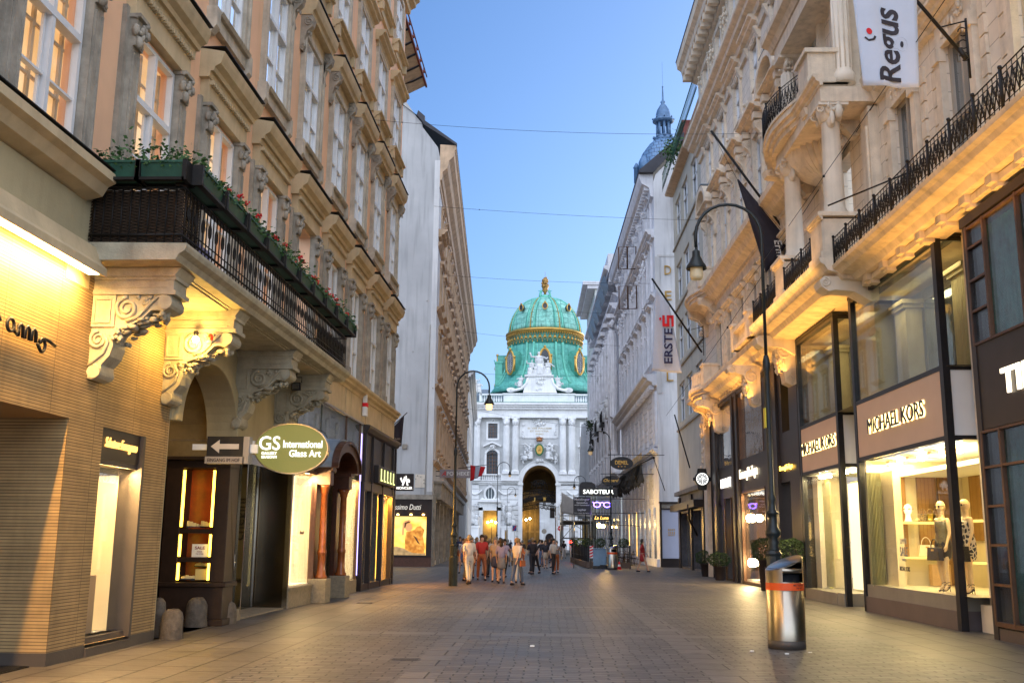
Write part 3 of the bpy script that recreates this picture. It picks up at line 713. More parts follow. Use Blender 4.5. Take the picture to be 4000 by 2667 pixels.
# flood lamp under balcony
fl_ = thing('floodlight', 'small square black floodlight hung under the far end of balcony', 'floodlight', (-5.55, 22.1, 5.0))
q = MB(); q.box(-.1, .1, -.05, .05, -.17, .0); q.tube([(-.12, 0, 0), (-.12, 0, .12), (.12, 0, .12), (.12, 0, 0)], .012, 4); q.tube([(0, 0, .12), (0, 0, .22)], .015, 5); q.build('lamp_housing', m_black, fl_)
q = MB(); q.box(-.08, .08, -.055, -.05, -.15, -.02); q.build('lens', m_paned, fl_)
# small bright lamp behind first console + red lamp
lb = thing('bulkhead_lamp', 'small round glowing wall lamp tucked beneath the second scrolled console', 'wall lamp', (-5.62, 15.75, 4.72))
q = MB(); q.ball((0, 0, 0), .055, 10); q.build('bulb', glow('bulb_hot', (1, .72, .3), 30), lb)
q = MB(); q.lathe(0, 0, [(.03, .03), (.045, .1), (.03, .14)], 8); q.build('lamp_base', m_black, lb)
pl = bpy.data.lights.new('bulkhead', 'POINT'); pl.energy = 34; pl.color = (1, .58, .12); pl.shadow_soft_size = .08
po = bpy.data.objects.new('bulkhead light', pl); C.objects.link(po); po.location = (-5.58, 15.5, 4.62)
lr = thing('red_alarm_lamp', 'small red alarm lamp beside the glowing bulb under balcony', 'alarm lamp', (-5.4, 15.8, 4.76))
q = MB(); q.lathe(0, 0, [(.045, -.05), (.05, 0), (.035, .05), (0, .07)], 10); q.build('red_dome', mat('red_plastic', (.75, .04, .01), .3, emit=.3), lr); q = MB(); q.lathe(0, 0, [(.05, -.1), (.055, -.05)], 10); q.build('lamp_base', m_corbel, lr)

# ---- planters with geraniums along the railing, each its own thing
lf = MB(); fw = MB()
q = random.Random(5)
def leafcard(m, c, s, q):
    a, b_ = q.uniform(0, 6.28), q.uniform(-1, 1)
    u_ = Vector((math.cos(a), math.sin(a), b_*.6)).normalized(); v_ = u_.cross(Vector((q.uniform(-1, 1), q.uniform(-1, 1), q.uniform(-.3, 1))).normalized()).normalized()
    c = Vector(c); m.add([c-u_*s, c-v_*s*.6, c+u_*s, c+v_*s*.6], [(0, 1, 2, 3)])
def plantmesh(L0, flowers, seed, trail=.1):
    q = random.Random(seed); lf = MB(); fw = MB()
    for i in range(int(L0*280)):
        y = q.uniform(-L0/2, L0/2); h = abs(q.gauss(0, .10))*(1+.6*math.sin(y*5+seed))
        leafcard(lf, (q.uniform(-.13, .17), y, h), q.uniform(.02, .05), q)
    for i in range(int(L0*25)):
        y = q.uniform(-L0/2, L0/2); z = q.uniform(-trail, 0); leafcard(lf, (.17+q.uniform(0, .05), y, z), .03, q)
    for i in range(int(L0*5)):
        y = q.uniform(-L0/2, L0/2); x = q.uniform(-.1, .12); h = q.uniform(.14, .27); lf.tube([(x, y, 0), (x+.02, y+.03, h)], .004, 4)
        for k in range(5): leafcard(lf, (x+q.uniform(-.04, .04), y+q.uniform(-.04, .04), h), .02, q)
    for i in range(flowers):
        y = q.uniform(-L0/2, L0/2); x = q.uniform(-.02, .15); h = q.uniform(.13, .26)
        for k in range(12): fw.ball((x+q.uniform(-.04, .04), y+q.uniform(-.04, .04), h+q.uniform(-.03, .03)), .018, 4)
        lf.tube([(x, y, 0), (x, y, h)], .005, 4)
    return lf, fw
def planter(p, L0, along_x, flowers, seed, label):
    t = thing('flower_box', label, 'flower box', p, 0, 'green flower boxes on the balcony')
    b = MB(); b.ext([(-.11, .02), (.11, .02), (.16, .25), (-.16, .25)], -L0/2, L0/2)
    b.box(-.175, .175, -L0/2, L0/2, .23, .262)
    ribs = MB()
    for s in (-1, 1): ribs.box(-.185, .185, s*L0/2-.03, s*L0/2+.03, -.02, .27)
    ribs.box(-.185, -.1, -L0/2, L0/2, -.02, .02); ribs.box(.1, .185, -L0/2, L0/2, -.02, .02)
    o1_ = b.build('trough', m_greenbox, t); o2_ = ribs.build('trough_bracket', m_iron, t)
    a, f = plantmesh(L0, flowers, seed)
    o3_ = a.build('foliage', m_leaf, t, loc=(0, 0, .25)); o4_ = f.build('flowers', m_red, t, loc=(0, 0, .25))
    if along_x: t.rotation_euler = (0, 0, R(-90))
PX = lambda y, w_: -6.5+.018*y+w_
planter((PX(13, .38), 12.98, 6.35), .70, True, 0, 1, 'green flower box with pale leafy plants, against wall on balcony near end')
planter((PX(13, 1.06), 12.98, 6.35), .64, True, 0, 2, 'green flower box without blooms, on balcony near end at the street corner')
labs = ['first green flower box round the balcony corner, facing street, few leaves', 'second street-side green flower box from balcony corner, red geraniums', 'third street-side green flower box from balcony corner, red geraniums',
        'fourth street-side green flower box from balcony corner, one red bloom', 'fifth street-side green flower box from balcony corner, thick leaves', 'sixth street-side green flower box, mid balcony, many red geraniums',
        'seventh street-side green flower box, red geranium cluster', 'eighth street-side green flower box, third from far end, red blooms', 'ninth street-side green flower box, next to last, red and green', 'last green flower box at the far end of balcony, mostly leaves']
for k in range(10):
    planter((PX(13.6+k*1.06, 1.36), 13.55+k*1.06, 6.35), 1.0, False, (0, 4, 3, 2, 1, 6, 5, 4, 3, 1)[k], 10+k, labs[k])
# ---- glass gallery shop
gs = PB(); gs.box(-.02, .10, 24.0, 26.4, 0, .42); gs.box(-.02, .13, 24.0, 26.4, .40, .47); gs.box(-.02, .10, 29.75, 31.9, 0, .38); gs.build('shop_plinth', m_plinth, pink)
gs = PB(); gs.box(-.05, .08, 24.0, 24.07, .47, 3.25); gs.box(-.05, .08, 26.32, 26.4, .47, 3.25); gs.box(-.05, .08, 24, 26.4, 3.22, 3.3); gs.box(-.05, .08, 29.75, 29.8, .38, 5.2); gs.box(-.05, .08, 31.8, 31.9, .38, 5.2)
gs.build('window_trim', m_bronze, pink)
gs = PB(); gs.box(.0, .015, 24.07, 26.32, .47, 3.22); gs.box(.0, .015, 29.8, 31.8, .38, 3.4); gs.build('shop_window_glass', m_glass, pink)
gs = PB(); gs.quad((-.85, 23.9, .5), (-.85, 26.4, .5), (-.85, 26.4, 3.2), (-.85, 23.9, 3.2)); gs.quad((-.85, 26.4, .5), (0, 26.4, .5), (0, 26.4, 3.2), (-.85, 26.4, 3.2)); gs.quad((-.6, 29.7, .4), (-.6, 31.8, .4), (-.6, 31.8, 3.4), (-.6, 29.7, 3.4)); gs.quad((-.6, 31.8, .4), (0, 31.8, .4), (0, 31.8, 3.4), (-.6, 31.8, 3.4))
gs.build('lit_display_back', glow('display_white_warm', (1, .84, .50), .62, .12, .7), pink)
gs = PB(); 
for a, b_, c_, d in ((24.4, 25.9, .9, .93), (24.4, 25.9, 2.9, 2.93)): gs.box(-.84, -.82, a, b_, c_, d)
for a in (24.4, 25.87): gs.box(-.84, -.82, a, a+.03, .93, 2.9)
gs.build('display_moulding', glow('moulding_warm', (1, .76, .40), .5), pink)
gs = PB(); gs.box(-.85, 0, 24.0, 26.4, .42, .5); gs.build('display_floor', m_signw, pink)
gs = PB(); gs.box(-.4, -.36, 24.6, 25.4, 3.1, 3.15); gs.build('tube_light', glow('tube', (1, .85, .6), 9), pink)
gs = PB(); gs.merge(textmb('Harmell', .42, .09, .01, .0, .4), face_left(.02, 25.3, 1.75)); gs.build('shop_lettering', mat('brown_print', (.12, .05, .02), .6), pink)
area('display lamp', (-6.15, 25.2, 3.15), (2.2, .12), 130, (1, .64, .24), (.8, 0, -1))
area('display lamp', (-6.05, 30.8, 3.3), (1.8, .12), 75, (1, .62, .22), (.8, 0, -1))
# glass fascia above
gf = PB(); gf.box(.02, .05, 24.3, 32.2, 3.95, 5.2); gf.box(.02, .05, 29.8, 31.8, 3.4, 3.95); gf.build('glass_fascia', glassmat('fascia_glass', (.7, .78, .76), .22), pink)
gf = PB(); gf.box(-.3, -.02, 24.3, 32.2, 3.95, 5.2); gf.build('fascia_back', mat('fascia_back', (.40, .43, .37), .5, var=.2, scale=.8, emit=.10, ecol=(.8, 1, .75)), pink)
gf = PB(); gf.box(.0, .09, 32.1, 32.2, 3.4, 5.22); gf.box(0, .09, 24.2, 32.2, 5.18, 5.24); gf.build('fascia_frame', m_steel, pink)
gf = PB(); gf.box(.06, .08, 32.0, 32.04, .5, 4.9); gf.build('neon_strip', glow('violet_neon', (.42, .36, 1), 1.3), pink)
gf = PB(); gf.box(-.1, -.06, 24.6, 24.75, 3.9, 4.3); gf.build('spot_light', glow('cool_spot', (.8, 1, .9), 6), pink)
# recessed glass doors with chromed returns
gd = PB(); gd.box(-.75, -.72, 20.75, 22.3, .02, 3.1); gd.box(-.75, -.72, 22.34, 23.9, .02, 3.1); gd.build('glass_door', glassmat('smoky_glass', (.30, .30, .26), .12), pink)
gd = PB()
for y in (20.7, 22.3, 23.9): gd.box(-.78, -.70, y-.02, y+.025, 0, 3.15)
gd.box(-.8, .05, 20.0, 24.05, 3.1, 3.3); gd.box(-.03, .08, 23.96, 24.06, 0, 3.25); gd.box(-.03, .08, 20.5, 20.56, .12, 3.2); gd.box(-.03, .06, 19.96, 20.02, .2, 3.2)
for y in (22.1, 22.55): gd.tube([(-.66, y, 1.25), (-.60, y, 1.25), (-.60, y, .85), (-.66, y, .85)], .018, 6); gd.box(-.72, -.66, y-.05, y+.05, 1.18, 1.22)
gd.build('chrome_frame', mat('chrome', (.5, .47, .42), .12, 1, var=.1, bump=.01), pink)
gd = PB(); gd.quad((-.75, 23.97, .02), (.06, 23.97, .02), (.06, 23.97, 3.2), (-.75, 23.97, 3.2)); gd.build('chrome_return', mat('dark_chrome', (.16, .13, .09), .15, 1, bump=.015), pink)
gd = PB(); gd.box(-2.4, -2.3, 19.9, 24, 0, 3.2); gd.build('gallery_back', mat('gallery_dark', (.05, .045, .035), .5, var=.5, scale=2), pink)
gd = PB()
q = random.Random(8)
for i in range(9):
    gd.box(-2.25, -2.2, 20.9+i*.33, 20.9+i*.33+q.uniform(.02, .05), q.uniform(.9, 1.6), q.uniform(2.0, 2.8))
gd.build('glass_vase_row', glow('yellow_glass', (.8, .6, .1), .7, .8, 3), pink)
gd = PB(); gd.box(-1.2, -1.15, 21.2, 21.4, 2.15, 2.3); gd.box(-1.2, -1.15, 23.0, 23.2, 2.15, 2.3); gd.build('magenta_exhibit', glow('magenta', (1, .02, .3), 1.5), pink)
gd = PB(); gd.box(-.75, .08, 20.0, 20.55, 0, .22); gd.box(-.75, .02, 20.55, 23.95, 0, .03); gd.build('door_step', m_plinth, pink)
gd = PB(); gd.box(-.45, -.43, 20.03, 20.5, .22, 3.1); gd.build('side_display_glass', m_glassr, pink)
gd = PB(); gd.box(-.7, -.66, 20.2, 20.45, .35, 2.95); gd.build('slatted_light_panel', glow('slat', (1, .75, .32), .9, .3, 30, (.01, .01, 1)), pink)
ch = PB(); ch.merge(textmb('chegini', .85, .3, .02, .01), T(-.16, 20.0, 1.98) @ Matrix.Rotation(R(-90), 4, 'Y')); ch.build('vertical_lettering', m_black, pink)

# ---- wooden doorway with two columns and arched canopy
wd = PB()
for y in (25.95+.55, 28.35+.5):
    wd.box(0, .46, y-.3, y+.3, 0, .60)
wd.build('stone_plinth', m_plinth, pink, .015)
for y in (26.5, 28.85):
    wd = PB(); wd.lathe(.26, y, [(.16, .6), (.16, .66), (.12, .7), (.12, .78), (.105, .82), (.105, 1.2), (.12, 1.22), (.12, 1.3), (.098, 1.33), (.085, 2.75), (.11, 2.78), (.11, 2.84), (.14, 2.9), (.16, 2.98)], 18); wd.build('column', m_woodl, pink)
wd = PB()
for y in (26.5, 28.85):
    wd.box(0, .44, y-.2, y+.2, 2.98, 3.35); wd.box(0, .12, y-.28, y+.28, .6, 3.0); wd.box(0, .5, y-.24, y+.24, 3.33, 3.42)
arc = ell(27.68, 3.42, 1.5, .72, 20, 0, 180); inn = ell(27.68, 3.42, 1.22, .5, 20, 0, 180)
wd.ext(arc+inn[::-1], 0, .62, 'x')
wd.ext(ell(27.68, 3.42, 1.56, .8, 20, 0, 180)+arc[::-1], .46, .68, 'x')
wd.build('arched_canopy', m_wood, pink)
wd = PB(); a1 = ell(27.68, 3.42, 1.6, .86, 20, 0, 180); a2 = ell(27.68, 3.42, 1.565, .81, 20, 0, 180); wd.ext(a1+a2[::-1], 0, .5, 'x'); wd.build('canopy_roof', m_lead, pink)
wd = PB(); wd.box(-.75, -.7, 26.9, 29.3, 0, 3.9); wd.quad((0, 26.9, 0), (-.7, 26.9, 0), (-.7, 26.9, 3.5), (0, 26.9, 3.5)); wd.quad((0, 29.3, 0), (-.7, 29.3, 0), (-.7, 29.3, 3.5), (0, 29.3, 3.5))
for a in (27.05, 28.15):
    for z0, z1 in ((.2, 1.1), (1.3, 2.9)): wd.box(-.72, -.66, a, a+.95, z0, z1)
wd.build('panelled_door', m_darkwood, pink)

# ---- dark shopfront at the far corner
dk = PB(); dk.box(0, .10, 32.3, 38.4, 3.35, 5.1); dk.ext([(.1, 4.95), (.2, 5.0), (.28, 5.12), (.3, 5.2), (0, 5.24)], 32.25, 38.45)
for y in (32.3, 33.6, 35.7, 37.7, 38.2): dk.box(0, .16, y, y+.18, 0, 3.4); dk.box(.1, .17, y+.02, y+.16, 3.4, 4.95)
dk.box(0, .14, 32.3, 38.4, 0, .2); dk.box(0, .14, 32.3, 38.4, 3.15, 3.4); dk.build('dark_wood_shopfront', m_darkshop, pink)
dk = PB(); dk.box(-.06, -.02, 33.78, 35.7, .2, 3.15); dk.box(-.06, -.02, 32.5, 33.6, .2, 3.15); dk.build('door_panes', m_paned, pink)
dk = PB(); dk.box(-.4, -.3, 35.88, 37.7, .22, 3.1); dk.build('lit_display_back', glow('orange_display', (1, .50, .07), 1.1, .35, 2.0), pink)
dk = PB(); dk.box(0.02, .03, 35.9, 37.7, .22, 3.1); dk.build('shop_window_glass', m_glass, pink)
dk = PB(); dk.box(.1, .3, 34.0, 37.3, 3.45, 4.05); dk.build('sign_box', m_darkshop, pink, .02)
dk = PB()
for i in range(5): dk.box(.3, .32, 34.4+i*.62, 34.47+i*.62, 3.56, 3.95); dk.box(.3, .32, 34.4+i*.62, 34.7+i*.62, 3.54, 3.58)
dk.build('shop_lettering', glow('lime_letters', (.8, .9, .3), .7), pink)
area('display lamp', (-5.9, 36.8, 3.05), (1.6, .12), 150, (1, .42, .05), (.8, 0, -1))
al = thing('alarm_box', 'small red and white alarm siren box on wall above dark shopfront', 'alarm box', (-6.5+.018*32+.08, 32.0, 5.45))
q = MB(); q.box(0, .14, -.12, .12, 0, .3); q.box(0, .12, -.1, .1, .42, .7); q.build('siren_case', m_signw, al, .01); q = MB(); q.box(0, .15, -.12, .12, .3, .42); q.build('red_beacon', m_redp, al)

# ---- showcase in the archway, facing down the street
vt = thing('shoe_showcase', 'dark wooden showcase lit by vertical tubes, standing in the carriage arch', 'showcase', (-6.62, 19.5, 0))
q = MB(); 
q.box(-.62, .66, -.35, .35, .0, .12); q.box(-.58, .62, -.32, .32, .12, .72); q.box(-.64, .68, -.37, .37, .70, .78)
q.box(-.60, -.29, -.30, .3, .78, 2.93); q.box(.34, .62, -.30, .3, .78, 2.93); q.box(-.6, .62, .24, .3, .78, 2.93); q.box(-.6, .62, -.3, .3, 2.9, 3.05); q.box(-.7, .74, -.4, .4, 3.05, 3.12)
q.build('cabinet', m_darkwood, vt, .01)
q = MB(); q.box(-.29, .34, .2, .24, .8, 2.9); q.build('back_panel', mat('red_mahogany_back', (.20, .028, .005), .35, var=.35, scale=5, bump=.05), vt)
for z in (1.73, 1.2): q = MB(); q.box(-.29, .34, -.26, .2, z-.05, z+.03); q.build('shelf', m_darkwood, vt)
q = MB()
for x in (-.27, .31):
    for a, b_ in ((.82, 1.13), (1.25, 1.66), (1.80, 2.86)): q.box(x-.024, x+.024, -.27, -.25, a, b_)
q.build('tube_lights', glow('hot_tube', (1, .58, .045), 4.2), vt)
area('showcase light', (-6.6, 19.12, 2.98), (.5, .1), 1.5, (1, .6, .2), (0, -1, -1))
def shoe(p, m_, label, rz=0, high=False, boot=False, nm='shoe'):
    t = thing(nm, label, 'shoe', p, rz)
    u_ = MB(); 
    for i, (x, w_, h) in enumerate(((-.11, .035, .10 if boot else .055), (-.06, .036, .09 if boot else .05), (0, .036, .065), (.06, .04, .05), (.11, .036, .035), (.14, .02, .02))):
        if i: u_.ext([(-pw, 0), (pw, 0), (pw*.8, ph), (-pw*.8, ph)], px, x, 'x')
        px, pw, ph = x, w_, h
    u_.build('upper', m_, t, .008); s_ = MB(); s_.box(-.115, .145, -.042, .042, -.018, 0); s_.box(-.115, -.05, -.04, .04, -.045 if high else -.03, -.018); s_.build('sole', m_black, t)
    return t
m_shoe = mat('cream_leather', (.5, .42, .2), .4)
shoe((-6.72, 19.4, 1.81), m_shoe, 'white laced boot standing left on the upper showcase shelf', R(20), boot=True, nm='ankle_boot')
shoe((-6.45, 19.4, 1.81), m_shoe, 'white laced boot standing right on the upper showcase shelf', R(0), boot=True, nm='ankle_boot')
shoe((-6.5, 19.41, 1.075), m_shoe, 'cream loafer on the pale block in lower showcase', R(160), nm='loafer')
shoe((-6.72, 19.37, .84), m_shoe, 'cream loafer lying on the floor of the showcase', R(200), nm='loafer')
q = MB(); q.box(-.12, .12, -.06, .06, 0, .2); tag(q.build('display_block', m_shoe, None, .005, (-6.48, 19.42, .82)), 'pale block under a loafer at showcase bottom', 'display block')
sg = thing('sale_card', 'white SALE card propped on middle shelf of the shoe showcase', 'sign', (-6.53, 19.33, 1.36)); q = MB(); q.box(-.15, .15, -.006, .006, -.12, .12); q.build('card', m_signw, sg)
q = MB(); q.merge(textmb('SALE', .19, .055, .004, .02), T(0, -.008, .05)); q.merge(textmb('INSIDE', .1, .02, .004), T(0, -.008, -.02)); q.merge(textmb('THE STORE', .15, .02, .004), T(0, -.008, -.06)); q.build('lettering', mat('brown_ink', (.2, .06, .04), .7), sg)
# left jamb with posters
q = PB(); q.box(-.9, -.2, 16.46, 16.5, .05, 3.3); q.build('poster_board', m_darkwood, pink)
# poster board faces the street from behind the arch edge
pb = thing('poster_case', 'dark case with orange notices at left edge of the showcase', 'notice case', (-7.34, 19.5, 0)); q = MB(); q.box(-.12, .1, -.3, .3, 0, 3.1); q.build('case', m_darkwood, pb)
for i, (z0, z1, c_) in enumerate(((2.3, 2.6, (.25, .1, .02)), (1.75, 2.1, (.5, .09, .02)), (1.25, 1.55, (.5, .16, .02)), (.78, 1.05, (.5, .48, .42)))):
    q = MB(); q.box(-.10, .09, -.31, -.3, z0, z1); q.build('notice', mat('notice_%d' % i, c_, .6), pb)

# ---- guard stones
def gstone(loc, r, h, label, seed, cap=True):
    b = MB(); q = random.Random(seed)
    prof = [(r*1.08, 0), (r*1.05, h*.3), (r*.98, h*.72), (r*.86, h*.88), (r*.5, h*.98), (0, h)]
    b.lathe(0, 0, prof, 14); b.v = [(x*(1+q.uniform(-.06, .06)), y*(1+q.uniform(-.06, .06)), z*(1+q.uniform(-.03, .03)) if z > .01 else 0) for x, y, z in b.v]
    tag(b.build('guard_stone', m_granite, None, 0, loc), label, 'guard stone')
gstone((-6.02, 16.72, 0), .17, .46, 'pale worn guard stone at the right corner of ribbed wall', 1)
gstone((-6.34, 16.95, 0), .11, .62, 'taller dark guard stone half hidden behind the pale stone', 5)
gstone((-6.4, 19.0, 0), .19, .52, 'wide battered guard stone below the shoe showcase', 2)
gstone((-6.12, 19.75, 0), .22, .42, 'low lumpy guard stone in front of the glass door step', 3)

# ---- projecting signs on the left
ov = thing('oval_sign', 'olive green glowing oval sign with white letters, projecting from left wall over glass doors', 'sign', (-4.79, 19.0, 3.26))
q = MB(); q.ext(ell(0, 0, .69, .46, 48), -.07, .07, 'y'); q.build('panel', mat('olive_lightbox', (.12, .12, .03), .45, var=.05, emit=.15, ecol=(.40, .38, .10)), ov, .01)
q = MB(); e1, e2 = ell(0, 0, .705, .475, 48), ell(0, 0, .685, .455, 48)
for i in range(48): j = (i+1) % 48; q.ext([e1[i], e1[j], e2[j], e2[i]], -.085, .085, 'y')
q.build('rim', m_steel, ov)
lt = glow('white_letters', (1, 1, .85), .7)
q = MB(); q.merge(textmb('GS', .40, .26, .01, .008), T(-.41, -.078, .10)); q.merge(textmb('GALLERY', .29, .055, .01, .01), T(-.41, -.078, -.09)); q.merge(textmb('SIKABONYI', .29, .05, .01, .01), T(-.41, -.078, -.16))
q.merge(textmb('International', .74, .14, .01, .012), T(.22, -.078, .085)); q.merge(textmb('Glass Art', .6, .13, .01, .012), T(.27, -.078, -.09)); q.build('lettering', lt, ov)
q = MB(); q.box(-1.3, -.69, -.05, .05, -.02, .14); q.build('bracket', m_signw, ov)
aw = thing('arrow_sign', 'black sign with white arrow pointing left, above the carriage arch', 'sign', (-5.56, 17.5, 3.0))
q = MB(); q.box(-.32, .32, -.09, .09, -.02, .33); q.build('panel', m_black, aw); q = MB(); q.box(-.34, .34, -.10, .10, -.14, -.02); q.box(.32, .42, -.1, .1, -.14, .33); q.build('text_strip', mat('sign_grey', (.34, .3, .26), .6), aw)
q = MB(); q.ext([(-.25, .155), (-.10, .27), (-.10, .2), (.24, .2), (.24, .11), (-.10, .11), (-.10, .04)], -.1, -.088, 'y'); q.build('arrow', mat('arrow_grey', (.52, .47, .42), .6), aw)
q = MB(); q.merge(textmb('EINGANG IM HOF', .56, .06, .01), T(-.01, -.105, -.08)); q.build('lettering', m_ink, aw)
q = MB(); q.box(.42, .55, -.02, .02, .05, .2); q.box(-.6, -.32, -.02, .02, .1, .2); q.build('bracket', m_signw, aw)
bf = thing('black_banner', 'small black banner on a short angled pole at pink building corner', 'banner', (-5.8, 42.0, 5.4))
def cloth(name, mt, parent, P00, P10, P01, P11, nu=10, nv=14, amp=.05, seed=1, wavy=(0, 1, 0), thick=.004):
    """four-cornered hanging cloth with folds; returns the mapping used so print can follow it"""
    A, B_, C_, D = map(Vector, (P00, P10, P01, P11)); W = Vector(wavy)
    def f(u_, v_, off=0):
        p = (A*(1-u_)+B_*u_)*(1-v_)+(C_*(1-u_)+D*u_)*v_
        return p+W*(amp*(math.sin(u_*9+seed+v_*2.2)*.6+math.sin(u_*17+v_*3+seed*2)*.25)*(.35+.65*(1-v_)) + off)
    b = MB(); vs = [f(i/nu, j/nv) for j in range(nv+1) for i in range(nu+1)]
    b.add(vs, [(j*(nu+1)+i, j*(nu+1)+i+1, (j+1)*(nu+1)+i+1, (j+1)*(nu+1)+i) for j in range(nv) for i in range(nu)], True)
    o = b.build(name, mt, parent); so = o.modifiers.new('thick', 'SOLIDIFY'); so.thickness = thick; so.offset = 0
    return o, f
cloth('cloth', m_cloth_b, bf, (-.62, 0, .1), (-.2, 0, .0), (-.62, 0, .75), (-.12, 0, 1.3), amp=.04)
q = MB(); q.tube([(-.75, 0, .70), (.0, 0, 1.42)], .02, 6); q.build('pole', m_black, bf)
q = MB(); q.merge(textmb('Dutti', .28, .09, .005), T(-.4, -.06, .32)); q.build('lettering', m_greystone, bf)
mc = thing('square_sign', 'square black lit sign with white mountain emblem, above the amber poster at left', 'sign', (-8.3, 60.0, 4.92))
q = MB(); q.box(-.54, .52, -.1, .1, -.5, .5); q.build('panel', m_darkshop, mc, .01)
q = MB(); q.merge(textmb('MONCLER', .92, .15, .02, .01), T(0, -.11, -.34))
for pts in ([(-.16, -.2), (-.03, .35), (.02, .1), (.06, .4), (.10, .35), (.22, -.2), (.14, -.2), (.05, .15), (-.02, -.05), (-.08, -.2)],): q.ext(pts, -.12, -.1, 'y')
for pts in ([(-.28, .22), (-.2, .28), (-.12, .05), (-.17, -.02)], [(.2, .2), (.3, .12), (.3, -.02), (.2, 0)], [(.14, .16), (.26, .2), (.22, .12)]): q.ext(pts, -.12, -.1, 'y')
q.build('lettering', glow('cold_letters', (1, .95, .85), .7), mc)
q = MB(); q.box(-1.2, -.54, -.03, .03, .3, .36); q.build('bracket', m_black, mc)

# ------------------------------------------------------------------ L2: pale building beyond the side street
pale = thing('corner_building', 'tall pale building beyond the side street with blank side wall and brown cornice', 'building', (-7.0, 63, 0), math.atan(.045))
def QB(): return MB(1, (0, 63, 0))
CL = [66.2+3.6*k for k in range(17)]
lev = ((7.4, 9.7), (12.2, 14.9), (17.0, 19.4), (21.3, 23.3))
ho = [(c-.6, c+.6, *l) for c in CL for l in lev]
b = QB(); wall_grid(b, 63, 128, 0, 25.6, ho, 0, .25)
b.build('wall', m_greywarm, pale)
b = QB()   # blank side wall with the stepped gable
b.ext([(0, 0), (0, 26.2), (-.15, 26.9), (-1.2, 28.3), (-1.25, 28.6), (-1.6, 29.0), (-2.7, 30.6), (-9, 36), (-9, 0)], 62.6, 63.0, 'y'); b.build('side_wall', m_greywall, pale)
b = QB(); b.box(-.32, .02, 62.58, 62.6, 4.5, 26.0); b.build('corner_strip', m_greywarm, pale)
b = QB(); b.ext([(0, 24.6), (.15, 24.7), (.2, 25.2), (.5, 25.5), (.62, 26.0), (.9, 26.3), (.95, 26.7), (1.05, 26.8), (1.05, 27.05), (0, 27.1)], 62.6, 128.5); b.box(0, .06, 62.6, 128, 24.2, 24.6); b.build('cornice', m_browntrim, pale)
b = QB(); b.quad((1.08, 62.5, 27.05), (1.08, 129, 27.05), (-6, 129, 32.5), (-6, 62.5, 32.5)); b.ext([(1.1, 27.0), (1.1, 27.15), (-1.1, 28.75), (-1.2, 28.5)], 62.45, 62.75); b.ext([(-1.1, 28.5), (-1.05, 29.0), (-1.5, 29.4), (-1.6, 29.1)], 62.4, 62.8); b.build('roof', m_darkroof, pale)
w1 = MB(); w1.box(-.12, -.06, -.6, .6, 0, .08); 
for s in (-.6, -.04, .52): w1.box(-.12, -.06, s, s+.08, 0, 2.7)
for z in (0, 1.7, 2.62): w1.box(-.12, -.06, -.6, .6, z, z+.08)
pm = MB(); pm.box(-.14, -.13, -.6, .6, 0, 2.7)
sr = MB()
for s in (-1, 1): y0, y1 = sorted((s*.6, s*.82)); sr.box(0, .1, y0, y1, -.1, 2.8)
sr.ext(corn(.3, .3, 2.95), -.95, .95); sr.box(0, .14, -.9, .9, 2.75, 2.97); sr.ext(corn(.2, .2, -.25), -.85, .85)
for s in (-.75, .75): sr.ext([(0, 2.2), (.08, 2.3), (.2, 2.95), (0, 2.95)], s-.1, s+.1); sr.ext([(0, -.8), (.2, -.35), (.2, -.28), (0, -.28)], s-.1, s+.1)
sg_ = MB(); arc = ell(0, 3.05, .95, .45, 8, 0, 180); sg_.ext(arc, 0, .28, 'x'); sg_.box(0, .14, -.9, .9, 2.75, 3.05); sg_.ext(corn(.3, .25, -.3), -.95, .95)
for s in (-1, 1): y0, y1 = sorted((s*.6, s*.82)); sg_.box(0, .1, y0, y1, -.1, 2.8)
wm, pm_, srm, sgm = w1.mesh('window', m_white), pm.mesh('pane', m_panef), sr.mesh('window_hood', m_browntrim), sg_.mesh('window_hood', m_browntrim)
for li, (z0, z1) in enumerate(lev):
    k = (z1-z0)/2.7
    for ci, c in enumerate(CL):
        o, = rep(wm, 'window', pale, [(0, c-63, z0)]); o.scale = (1, 1, k)
        p = bpy.data.objects.new('pane', pm_); C.objects.link(p); p.parent = o
        p = bpy.data.objects.new('window_hood', sgm if (li == 2 or (li == 1 and ci % 2 == 0)) else srm); C.objects.link(p); p.parent = pale; p.location = (0, c-63, z0); p.scale = (1, 1, k)
b = QB()
for z in (6.2, 11.0, 16.0, 20.3): b.ext(corn(.22, .28, z), 63, 128)
for z in (20.9,): b.ext(corn(.6, .5, z), 62.9, 66)
for c in CL:
    for z in (11.3,): b.box(0, .35, c-.9, c+.9, z, z+.2)
b.build('string_course', m_browntrim, pale)
b = QB(); b.box(-1.05, -.45, 62.57, 62.6, 4.75, 5.55); b.build('plaster_patch', m_cream, pale)
b = QB()
for x, z in ((-.9, 5.45), (-.5, 5.2), (-.5, 5.0), (-1.0, 5.25), (-.7, 5.38), (-.1, 10.9), (-.6, 16.5), (-1.4, 13.2)): b.lathe(x, 62.55, [(.03, z), (.03, z+.05)], 6)
b.tube([(-.42, 62.55, 4.3), (-.42, 62.55, 4.6), (-.4, 62.55, 8.2), (-.36, 62.55, 15)], .02, 5); b.box(-1.9, -1.6, 62.5, 62.6, 7.1, 7.4); b.build('wall_fittings', m_greystone, pale)
